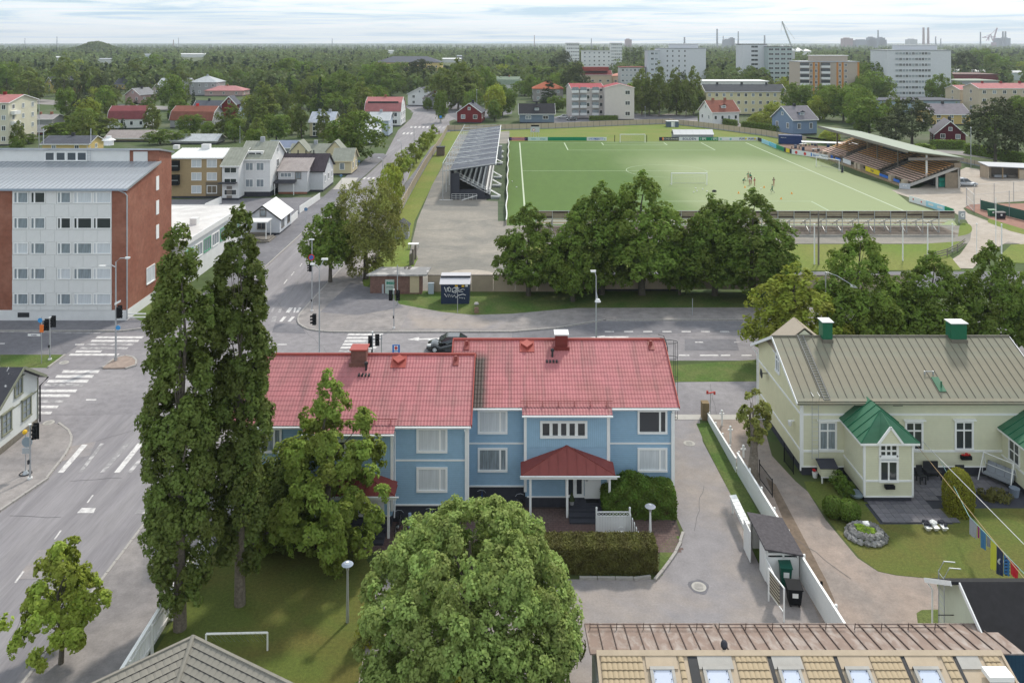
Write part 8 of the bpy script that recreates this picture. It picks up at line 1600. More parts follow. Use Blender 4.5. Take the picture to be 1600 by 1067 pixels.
for a_,c_ in ((bx0+.2,9),(9.3,15),(15.4,19.5)):
    q=MB(); 
    for zz in (.12,.26): q.tube([(a_,ya-.5,za+.12+zz),(c_,ya-.5,za+.12+zz)],.018,5)
    for k in range(int((c_-a_)/1.2)+1): q.bar((a_+k*1.2,ya-.45,za+.1),(a_+k*1.2,ya-.52,za+.45),.03)
    q.obj('snow_guard',M.brseam,t)
M.sandflat=mat('sand_flashing',(.46,.37,.27),.7,.08,2); M.sand=mat('sand_roof_tile',(.44,.345,.225),.8,.08,3); 
ex0,ex1=3.65,20.6; ey,ez_=34.08,3.88; s=.36
def rp(x,d,o=0): # point on the slope, d metres down from the ridge
    k=1/math.hypot(1,s); return (x,ey-d*k-o*s*k,ez_-d*s*k+o*k)
b=MB(); b.slab([rp(ex0,5),rp(ex1,5),rp(ex1,-.05),rp(ex0,-.05)],.08); b.obj('roof_underlay',M.sandflat,t)
q=MB(); prof=[(0,.0),(.05,.022),(.11,.030),(.17,.018),(.213,.0)]
for k in range(4):
    (xa,z_a),(xb_,z_b)=prof[k],prof[k+1]; q.cm=0; q.poly([(xa,0,z_a+.035),(xb_,0,z_b+.035),(xb_,.35,z_b),(xa,.35,z_a)]); q.cm=1; q.poly([(xa,0,z_a-.01),(xb_,0,z_b-.01),(xb_,0,z_b+.035),(xa,0,z_a+.035)]).poly([(xa,.29,z_a+.012),(xb_,.29,z_b+.012),(xb_,.325,z_b+.009),(xa,.325,z_a+.009)])
me=q.mesh('roof_tile',[M.sand,mat('sand_tile_dirt',(.27,.205,.13),.9,.2,4)])
th_=math.atan(s); cnt=0; VW=[0,.4,.16,.14,.14,.12]
flashs=[(AT(1009,1030,33.7)[0],AT(1058,1030,33.7)[0]),(AT(1097,1030,33)[0],AT(1152,1030,33)[0]),(AT(1216,1030,33)[0],AT(1263,1030,33)[0]),(AT(1322,1030,33)[0],AT(1372,1030,33)[0]),(AT(1430,1030,33)[0],AT(1482,1030,33)[0]),(AT(1513,1030,33)[0],AT(1548,1030,33)[0])]
for r in range(5):
    d=.36+.32*r
    for c in range(int((ex1-ex0-.1)/.217)):
        x=ex0+.08+c*.217
        if any(x+.2>fa-VW[i] and x<fb for i,(fa,fb) in enumerate(flashs)): continue
        o=inst('roof_tile',me,t,rp(x,d,.015)); o.rotation_euler=(th_,0,0); cnt+=1
print('sand tiles',cnt)
b=MB(); b.slab([rp(ex0-.08,.13,.08),rp(ex1+.1,.13,.08),rp(ex1+.1,-.09,.09),rp(ex0-.08,-.09,.09)],.09); b.obj('eave_cap',M.sandflat,t); MB().bar(rp(ex0-.04,0,.0),rp(ex0-.04,5,.0),.1,.16).obj('verge_cap',M.sandflat,t); MB().bar(rp(ex1+.05,0,.0),rp(ex1+.05,5,.0),.1,.16).obj('verge_cap',M.sandflat,t)
skyl=mat('roof_window_glass',(.55,.60,.72),.12,.05,1,spec=.9,coat=1)
for i,(fa,fb) in enumerate(flashs):
    gm=M.sandflat if i in(0,3,4) else M.concrete
    b=MB(); b.slab([rp(fa,.64,.05),rp(fb,.64,.05),rp(fb,.12,.05),rp(fa,.12,.05)],.03); b.obj('flashing',gm,t)
    b=MB(); b.slab([rp(fa-VW[i],5,.03),rp(fa,5,.03),rp(fa,.13,.03),rp(fa-VW[i],.13,.03)],.03); b.obj('valley_sheet',M.dark,t) if i else None
    if i<5:
        a_,c_=fa+.12,fb-.18; w_=MB()
        w_.slab([rp(a_,2.6,.16),rp(a_+.12,2.6,.16),rp(a_+.12,.60,.16),rp(a_,.60,.16)],.15).slab([rp(c_-.12,2.6,.16),rp(c_,2.6,.16),rp(c_,.60,.16),rp(c_-.12,.60,.16)],.15).slab([rp(a_,0.73,.17),rp(c_,0.73,.17),rp(c_,.60,.17),rp(a_,.60,.17)],.15)
        o=w_.obj('roof_window',M.concrete,t); b=MB(); b.slab([rp(a_+.12,2.6,.12),rp(c_-.12,2.6,.12),rp(c_-.12,0.73,.12),rp(a_+.12,0.73,.12)],.03); b.obj('pane',skyl,o)
        b=MB(); [b.ball(rp(a_+.18,0.80+k*.3,.16),.025,5,3) for k in range(4)]; [b.ball(rp(c_-.18,0.80+k*.3,.16),.025,5,3) for k in range(4)]; b.obj('clip',M.dark,o)
solid('wall',M.whitewall,t,(ex0+.3,ex1-.3,28.5,31,0,2.0)); x,y,z=AT(1132,1020,34.3)[0],34.35,3.75; MB().tube([(x,y,z-.3),(x,y,z+.2)],.07,8).ball((x,y,z+.3),.15,10,8,sz=1.3).obj('vent_cowl',M.plinth,t)
x,y,z=rp(AT(1560,1062,33)[0],1.0,.3); MB().box(x-.5,x+.5,y-.3,y+.3,z-.1,z+.1).obj('roof_box',M.white,t)
# black-roofed shed at the right
t=thing('black_roofed_shed','shed with a black felt roof, pale gable and steel ladder at the lower right','shed',23.5,37.7)
sx0=21.0; M.paleb=boards(mat('pale_boards',(.60,.63,.50),.75,.04,2),'xy',.14,.01,.9)
Yr,Ye,Yb_=37.8,35.3,40.2; Zr,Ze=4.42,2.98; b=MB(); b.box(sx0+.15,29,Ye+.25,Yb_-.25,0,3.0); b.poly([(sx0+.15,Ye+.25,3.0),(sx0+.15,Yb_-.25,3.0),(sx0+.15,Yr,4.3)][::-1]); b.obj('wall',M.paleb,t)
b=MB(); b.slab([(sx0-.02,Ye,Ze),(30,Ye,Ze),(30,Yr,Zr),(sx0-.02,Yr,Zr)],.12).slab([(30,Yb_,Ze+.02),(sx0-.4,Yb_,Ze+.02),(sx0-.4,Yr,Zr),(30,Yr,Zr)],.12); b.obj('roof',mat('black_felt',(.012,.012,.015),.8,.3,3),t)
b=MB(); b.bar((sx0-.05,Ye,Ze-.08),(sx0-.05,Yr,Zr-.08),.06,.2).bar((sx0-.42,Yb_,Ze-.08),(sx0-.42,Yr,Zr-.08),.06,.2); b.obj('barge_board',M.white,t); solid('front_wall',boards(mat('dark_blue_boards',(.025,.07,.12),.8,.1),'xy',.16,.01,.7),t,(sx0+.3,29.5,Ye+.1,Ye+.24,0,2.9))
b=MB(); x=sx0-.15
for yy in (39.4,38.9): b.tube([(x,yy,.3),(x,yy,3.9),(x+.25,yy,4.35),(x+.8,yy,4.3)],.025,6)
for k in range(11): b.tube([(x,39.4,.6+.32*k),(x,38.9,.6+.32*k)],.015,5)
b.obj('wall_ladder',M.steel,t); MB().tube([(sx0-.35,Yb_+.05,2.9),(sx0-.1,Yb_-.1,2.5),(sx0-.1,Yb_-.1,.2)],.04,6).obj('downpipe',M.white,t)
MB().bar((sx0-.6,38.6,2.3),(sx0+.15,38.6,2.3),.03).bar((sx0-.6,38.2,1.8),(sx0+.15,38.2,1.8),.03).obj('bracket',M.dark,t)
# ================= trees
PROF={
 'round':lambda t:math.sqrt(max(0,1-(2*t-1)**2))**.8,
 'dome':lambda t:(min(1,t*3.2+.45))*math.sqrt(max(0,1-max(0,(t-.35)/.65)**2.2)),
 'linden':lambda t:min(1,.55+t*2.2)*max(0,1-max(0,(t-.28)/.72)**1.5)**.75,
 'poplar':lambda t:min(1,.6+t*2)*(1 if t<.55 else max(.0,1-((t-.55)/.46)**2.2)**.6),
 'birch':lambda t:min(1,.5+t*1.8)*max(0,1-max(0,(t-.35)/.65)**1.7)**.75,
 'spruce':lambda t:max(.02,(1-t)**.9),
 'pine':lambda t:min(1,.35+t*2.5)*math.sqrt(max(0,1-max(0,(t-.5)/.5)**2)),
 'column':lambda t:min(1,.7+t*2)*max(0,1-t**4)**.6,
 'box':lambda t:1.0}
def leaves(P,Nn,size,r,aspect=.62,tint=None):
    n=len(P); Nn=Nn/np.maximum(1e-6,np.linalg.norm(Nn,axis=1,keepdims=True))
    a=r.normal(size=(n,3)); a-=Nn*(a*Nn).sum(1,keepdims=True); a/=np.maximum(1e-6,np.linalg.norm(a,axis=1,keepdims=True)); b=np.cross(Nn,a)
    s=(size*r.uniform(.65,1.3,n))[:,None]; bend=Nn*s*.18
    V=np.stack([P-a*s-bend,P-b*s*aspect,P+a*s-bend,P+b*s*aspect],1).reshape(-1,3); return V
def leafmesh(name,V,tint,mt):
    n=len(V)//4; me=bpy.data.meshes.new(name); me.vertices.add(n*4); me.vertices.foreach_set('co',V.astype(np.float32).ravel()); me.loops.add(n*4); me.loops.foreach_set('vertex_index',np.arange(n*4,dtype=np.int32))
    me.polygons.add(n); me.polygons.foreach_set('loop_start',np.arange(n,dtype=np.int32)*4)
    at=me.attributes.new('tint','FLOAT','FACE'); at.data.foreach_set('value',tint.astype(np.float32)); me.materials.append(mt); me.update(); me.validate(); return me
def crown_mesh(kind,h,w,z0,nleaf,leaf,mt,seed=0,clr=.17,ncl=None,droop=0,gap=.0,squash=1,inner=.12,name='crown',lean=0,rag=1.0):
    r=np.random.default_rng(seed); pf=PROF[kind]; hc=h-z0
    ncl=ncl or int(60*(hc/w)**.6)
    T=np.linspace(.01,.99,60); Pw=np.array([pf(t)+.05 for t in T]); Pw/=Pw.sum()
    t=np.clip(r.choice(T,ncl,p=Pw)+r.uniform(-.01,.01,ncl),0,1); az=r.uniform(0,2*np.pi,ncl); pr=np.array([pf(q) for q in t])
    # lobes: uneven outline
    lob=1+rag*(.14*np.sin(az*2+seed)+.10*np.sin(az*3+t*7+seed*2)+r.uniform(-.16,.16,ncl))
    rad=pr*w/2*(1-.55*r.uniform(0,1,ncl)**2.2)*lob; rc=w*clr*r.uniform(.6,1.25,ncl)*(.45+.55*pr)
    if kind=='spruce': rc=w*clr*(.35+.65*pr)*r.uniform(.8,1.1,ncl)
    rad=np.maximum(0,rad-rc*.6)
    C_=np.stack([rad*np.cos(az),rad*np.sin(az),z0+t*hc-rc*.3],1)
    per=rc**2; per=per/per.sum(); cid=r.choice(ncl,nleaf,p=per)
    d=r.normal(size=(nleaf,3)); d/=np.linalg.norm(d,axis=1,keepdims=True); out=C_[cid]*[1,1,0]; out/=np.maximum(.01,np.linalg.norm(out,axis=1,keepdims=True))
    flip=(d*(out+[0,0,.9])).sum(1)<-.25; k=flip&(r.uniform(size=nleaf)<.75); d[k]*=-1
    ns=14; sd=r.normal(size=(ncl,ns,3)); sd/=np.linalg.norm(sd,axis=2,keepdims=True); oc=C_*[1,1,0]; oc/=np.maximum(.01,np.linalg.norm(oc,axis=1,keepdims=True)); fl=(sd*(oc[:,None,:]+[0,0,.8])).sum(2)<-.2; sd[fl]*=-1
    sk=r.integers(0,ns,nleaf); d=sd[cid,sk]+d*.38; d/=np.linalg.norm(d,axis=1,keepdims=True); lift=r.uniform(.75,1.15,(ncl,ns))
    R_=rc[cid][:,None]*(lift[cid,sk][:,None]-.28*r.uniform(0,1,(nleaf,1))**1.3*((d*sd[cid,sk]).sum(1,keepdims=True)<.97)); ins=r.uniform(size=nleaf)<inner; R_[ins]*=r.uniform(.1,.7,(ins.sum(),1))
    P=C_[cid]+d*R_*[1,1,squash]
    if droop: P[:,2]-=droop*w*.5*(np.linalg.norm(P[:,:2],axis=1)/(w/2))**2*r.uniform(.3,1.2,nleaf)
    if lean: P[:,0]+=lean*(P[:,2]-z0)
    P[:,2]=np.maximum(P[:,2],.05+0*P[:,2])
    nn=d*.8+np.array([0,0,.35])+r.normal(size=(nleaf,3))*.38
    ct=r.uniform(0,1,ncl); tint=np.clip(.6*ct[cid]+.4*r.uniform(0,1,nleaf),0,1)
    return leafmesh(name,leaves(P,nn,leaf,r),tint,mt),C_
def trunk_mesh(h,r0,C_,z0,nb=7,seed=0,mt=None,n=7,name='trunk'):
    r=random.Random(seed); b=MB(); top=h*.86; pts=[(r.uniform(-.05,.05)*k,r.uniform(-.05,.05)*k,top*k/6) for k in range(7)]
    b.tube(pts,[r0*1.25,r0,r0*.85,r0*.65,r0*.45,r0*.28,r0*.1],n)
    for k in range(min(nb,len(C_))):
        c=C_[(k*7)%len(C_)]; zb=max(z0*.75,min(c[2]*.7,top*.8)); f=zb/top; rr=r0*(1-f)*.55; b.tube([(pts[0][0],0,zb),(c[0]*.5,c[1]*.5,zb+(c[2]-zb)*.55),tuple(c)],[rr,rr*.6,rr*.15],5)
    return b.mesh(name,mt or M.bark)
TM={}
def variants(key,n,kind,h,w,z0,nleaf,leaf,mt,tr=.2,bark=None,**k):
    TM[key]=[]
    for i in range(n):
        c,C_=crown_mesh(kind,h,w,z0,nleaf,leaf,mt,seed=abs(hash((len(TM),i)))%9999 if 0 else len(TM)*37+i*11+3,**k); TM[key].append((c,trunk_mesh(h,tr,C_,z0,6,i,bark),h,w))
def tree(name,lab,x,y,key=None,h=None,w=None,group=None,own=None,vi=None,rot=None,z=0,cat='tree'):
    t=bpy.data.objects.new(name,None); COL.objects.link(t); t['label']=lab; t['category']=cat
    if group: t['group']=group
    t.location=(x,y,z); t.rotation_euler=(0,0,random.random()*6.28 if rot is None else rot)
    c,tr,h0,w0=own or (TM[key][random.randrange(len(TM[key]))] if vi is None else TM[key][vi])
    s=(w/w0,w/w0,h/h0) if h else (1,1,1)
    for nm,me in (('trunk',tr),('crown',c)):
        o=bpy.data.objects.new(nm,me); COL.objects.link(o); o.parent=t; o.scale=s
    return t
def own(kind,h,w,z0,nleaf,leaf,mt,tr,seed,bark=None,nb=9,**k):
    c,C_=crown_mesh(kind,h,w,z0,nleaf,leaf,mt,seed=seed,**k); return (c,trunk_mesh(h,tr,C_,z0,nb,seed,bark,9),h,w)
def clipped(h,w,n,leaf,mt,seed,pf):
    r=np.random.default_rng(seed); t=r.uniform(0,1,n); az=r.uniform(0,6.283,n); e=1e-3; f=np.array([pf(q) for q in t]); df=np.array([(pf(min(1,q+e))-pf(max(0,q-e)))/(2*e) for q in t])
    P=np.stack([f*w/2*np.cos(az),f*w/2*np.sin(az),t*h],1)+r.normal(size=(n,3))*leaf*.7; P[:,2]=np.maximum(P[:,2],.03); Nn=np.stack([np.cos(az),np.sin(az),np.clip(-df*w/2/h,-2,3)],1)+r.normal(size=(n,3))*.45
    return (leafmesh('crown',leaves(P,Nn,leaf,r),np.clip(r.normal(.5,.25,n),0,1),mt),MB().tube([(0,0,0),(0,0,h*.5),(0,0,h*.85)],[w*.3,w*.34,w*.12],8).mesh('trunk',M.l_hedge),h,w)
DOME=lambda q:min(1,.86+q*.5)*math.sqrt(max(0,1-max(0,(q-.45)/.55)**2)); BALL=lambda q:math.sqrt(max(0.02,1-(2*q-1)**2))
# near individuals
x,y=G(281,982); tree('poplar_tree','tall columnar poplar with pale trunk by the picket fence, left of the two poplars',x,y,own=own('poplar',20.4,3.6,1.7,76000,.095,M.l_poplar,.27,5,M.barkpale,nb=16,clr=.16,ncl=310,squash=1.3,rag=.7,inner=.25),rot=1.0)
x,y=G(375,944); tree('poplar_tree','tall columnar poplar, right of the two poplars before the red roof',x,y,own=own('poplar',21.2,3.25,1.9,70000,.095,M.l_poplar,.24,9,M.barkpale,nb=16,clr=.16,ncl=300,squash=1.3,rag=.7,inner=.25),rot=2.5)
x,y=G(512,880); tree('maple_tree','yellow-green maple standing before the left half of the blue house',x,y,own=own('linden',11.0,5.9,.6,50000,.10,M.l_maple,.22,21,clr=.13,ncl=120,rag=1.1),rot=.4)
x,y=G(440,868); tree('shrub','dark green shrub between the poplar and the maple',x,y+1,own=own('round',5.6,3.6,.2,14000,.10,M.l_poplar,.08,23,clr=.2),rot=.4,cat='shrub')
x,y=G(397,880); tree('shrub','low leafy shrub behind the right poplar trunk',x,y+1.2,own=own('round',4.6,3.0,.2,10000,.10,M.l_maple,.08,24,clr=.2),rot=.4,cat='shrub')
x,y=(733-800)*35.6/F,35.6; tree('round_willow_tree','large dense round light green tree at the bottom centre',x,y,own=own('dome',8.95,9.5,.7,170000,.078,M.l_round,.45,31,clr=.075,ncl=620,inner=.04,rag=.35),rot=0)
x,y=G(95,1040); tree('young_street_tree','small light green street tree on the pavement in the lower left corner',x,y,own=own('linden',6.0,4.5,1.3,15000,.095,M.l_young,.11,44,M.bark,clr=.115,ncl=75,rag=2.2,nb=14),rot=.8)
x,y=G(578,1000); tree('larch_sapling','young conifer with thin upward shoots at the left edge of the round tree',x,y,own=own('spruce',3.4,1.3,.2,1500,.07,M.l_yellow,.04,43,clr=.25),rot=.8)
x,y=G(714,1140); tree('golden_thuja','golden thuja poking up before the round tree at the bottom edge',(712-800)*31/F,31,own=own('column',5.3,1.7,.1,5000,.08,M.l_yellow,.06,44,clr=.2),rot=.8)
# clipped hedges and bushes
def hedge(name,lab,x0,x1,y0,y1,h,mt,dens=520,leaf=.06,wob=.12,group=None,rot=0,z=0,dome=0):
    r=np.random.default_rng(int(abs(x0*31+y0*17))); P=[];Nn=[]
    A=[('top',(x1-x0)*(y1-y0)),('front',(x1-x0)*h),('back',(x1-x0)*h*.4),('l',(y1-y0)*h),('r',(y1-y0)*h)]
    for s,a in A:
        n=int(a*dens); u,v=r.uniform(0,1,n),r.uniform(0,1,n); X,Y,Z=x0+(x1-x0)*u,y0+(y1-y0)*u,h*v
        if s=='top': p=np.stack([X,y0+(y1-y0)*v,np.full(n,h)],1); q=[0,0,1]
        elif s=='front': p=np.stack([X,np.full(n,y0),Z],1); q=[0,-1,.3]
        elif s=='back': p=np.stack([X,np.full(n,y1),Z],1); q=[0,1,.3]
        elif s=='l': p=np.stack([np.full(n,x0),Y,Z],1); q=[-1,0,.3]
        else: p=np.stack([np.full(n,x1),Y,Z],1); q=[1,0,.3]
        P.append(p); Nn.append(np.tile(q,(n,1))+r.normal(size=(n,3))*.5)
    P=np.concatenate(P); Nn=np.concatenate(Nn); bump=np.sin(P[:,0]*3.1)*np.sin(P[:,2]*3.7+P[:,1]*2)*wob; P+=np.array([0,-1,.6])*bump[:,None]*.6+r.normal(size=P.shape)*leaf*.8
    P[:,2]*=1-dome*np.abs((P[:,0]-(x0+x1)/2)/((x1-x0)/2))**3*.5-dome*.16*(1+np.sin(P[:,0]*2.3))*(P[:,2]>h*.5); P[:,2]=np.maximum(P[:,2],.03)
    xc,yc=(x0+x1)/2,(y0+y1)/2; t=thing(name,lab,'hedge',xc,yc,z,group=group); P-=[xc,yc,0]
    tint=np.clip(.5+.3*np.sin(P[:,0]*5)*np.cos(P[:,2]*6)+r.normal(size=len(P))*.2,0,1)
    o=bpy.data.objects.new('foliage',leafmesh('foliage',leaves(P,Nn,leaf,r),tint,mt)); COL.objects.link(o); o.parent=t
    MB().box(x0-xc+.1,x1-xc-.1,y0-yc+.1,y1-yc-.1,.02,h-.12).obj('stems',mt,t) if 0 else inst('stems',MB().box(x0-xc+.2,x1-xc-.2,y0-yc+.15,y1-yc-.15,.02,h*(.6 if dome else .9)).mesh('stems',M.l_hedge),t,(xc,yc,0)) 
    return t
hedge('clipped_hedge','long brownish green clipped hedge before the blue house porch',1.4,8.1,45.0,46.5,1.45,M.l_hedge,900,.055)
t=hedge('thuja_hedge','dark green rounded evergreen hedge against the right end of the blue house',5.75,10.15,50.2,51.6,2.25,M.l_thuja,1100,.075,.45,dome=.5)
x,y=G(1503,806); tree('conical_thuja','tall rounded golden-green clipped thuja in the green house garden',x,y+.4,own=clipped(2.75,1.8,9000,.05,M.l_yellow,51,DOME),rot=0,cat='shrub')
for px,py,l,w_ in ((1305,812,'left of the two round clipped bushes beside the driveway',1.25),(1330,818,'right of the two round clipped bushes beside the driveway',1.3)):
    x,y=G(px,py); tree('round_bush',l,x,y+.3,own=clipped(1.25,w_,5000,.05,M.l_thuja,52+px%7,BALL),rot=0,cat='shrub',group='round clipped bushes')
for i,(px,py,h_,w_) in enumerate(((1312,765,1.1,1.1),(1318,772,1.1,1.0),(1327,780,1.0,1.0),(1566,782,.6,1.3),(1545,781,.5,1.2))):
    x,y=G(px,py); tree('garden_shrub','leafy garden shrub, %s'%['nearest the storage box','second in the row beside the porch wall','nearest the metal bowl at the porch','beside the grey tub','left of the grey tub shrub'][i],x,y+.2,own=own('round',h_,w_,.02,1800,.05,M.l_thuja if i<3 else M.l_hedge,.03,60+i,clr=.2),cat='shrub')
x,y=G(1178,752); T=own('round',6.1,2.1,2.3,5500,.085,M.l_willow,.33,71,M.barkpale,clr=.2,ncl=30,gap=.2); t=tree('old_garden_tree','old pollarded tree with a thick trunk and thin grey-green top beside the white fence',x,y,own=T,rot=.3)
# street trees
variants('linden',3,'linden',12.5,8.2,1.6,26000,.155,M.l_linden,.28,clr=.12,ncl=210,rag=.75)
variants('linden_pale',2,'linden',12,8.2,1.4,24000,.155,M.l_linden2,.28,clr=.12,ncl=200,rag=.75)
variants('birch',3,'birch',14,7.5,1.5,5200,.27,M.l_birch,.18,M.barkpale,clr=.17,droop=.25,ncl=90)
variants('leafy',3,'round',11,9,1.4,5200,.28,M.l_linden,.22,clr=.17,ncl=85)
variants('leafy_pale',2,'round',11,9,1.4,5200,.28,M.l_linden2,.22,clr=.17,ncl=85)
variants('spruce',2,'spruce',14,5,.3,4200,.24,M.l_spruce,.16,clr=.16,ncl=150,squash=.45)
variants('pine',2,'pine',14,9,2.5,5200,.25,M.l_pine,.25,clr=.14,ncl=110)
variants('young',2,'round',5,3.1,1.3,2600,.13,M.l_young,.07,clr=.2,ncl=34)
variants('columnar',1,'poplar',14,3.4,.6,4200,.22,M.l_poplar,.2,clr=.22,ncl=80)
LN=[(826,462,318,100,'leftmost linden of the verge row, with a pointed top'),(895,471,330,88,'smaller linden in front, second from the left, with a pale trunk'),(940,460,280,118,'tall linden left of the tallest one, with a double top'),(1003,461,268,138,'tallest linden in the middle of the verge row'),(1062,461,352,62,'low dark linden top squeezed between the tall ones'),(1117,462,300,118,'broad linden right of the middle, with a rounded top'),(1176,467,296,140,'broad dense linden at the right end of the verge row')]
for i,(px,pb,pt,wd,l) in enumerate(LN):
    x,y=G(px,pb); tree('linden_tree',l,x,y,'linden',H*(pb-pt)/(pb-HY),wd*y/F*1.04,vi=i%3,group='lindens along the stadium wall')
for i,(px,Y,pt,wd,l,k) in enumerate([(1243,74.5,412,146,'pale green linden behind the small gable at the left of the right-hand row','linden_pale'),(1340,75.5,350,128,'tallest linden of the right-hand row, behind the left green chimney','linden'),(1400,76,432,110,'low linden filling the gap behind the roof ridge','linden'),(1455,75.5,392,122,'rounded linden behind the right green chimney','linden'),(1548,75,378,112,'linden with a pointed top at the right end of the row','linden'),(1625,75,395,90,'linden cut by the right edge of the picture','linden')]):
    h=H-(pt-HY)*Y/F; tree('linden_tree',l,(px-CX)*Y/F,Y,k,h,wd*Y/F,vi=i%2,group='lindens behind the green house')
x,y=G(516,442); tree('street_maple','dark green street tree with a bare trunk at the upper street corner',x,y,own=own('linden',H*(442-318)/(442-HY),7.0,3.0,15000,.16,M.l_linden,.22,81,clr=.15,ncl=110),rot=0)
x,y=G(572,436); tree('willow_tree','large olive-green feathery tree beside the brick hut',x,y,own=own('round',H*(436-282)/(436-HY),8.6,1.2,26000,.13,M.l_willow,.3,83,M.bark,clr=.13,ncl=190,droop=.15),rot=0)
x,y=G(611,352); tree('street_tree','leafy street tree rising behind the olive feathery tree',x,y,'leafy_pale',9.6,4.2)
ST=[(608,312,256,'first'),(622,290,247,'second'),(630,282,234,'x'),(641,266,246,'x'),(646,260,224,'x'),(651,254,230,'x'),(660,242,215,'x'),(665,236,206,'x'),(672,229,202,'x'),(678,222,195,'x')]
ws=[22,22,20,12,16,14,15,12,12,10]
for i,(px,pb,pt,_) in enumerate(ST):
    x,y=G(px,pb,.1); tree('young_street_tree','young street tree, %s in the row from the near end along the stadium fence'%['first','second','third','fourth','fifth','sixth','seventh','eighth','ninth','tenth'][i],x,y,'young',H*(pb-pt)/(pb-HY),ws[i]*y/F*1.4,group='young trees along the long street')
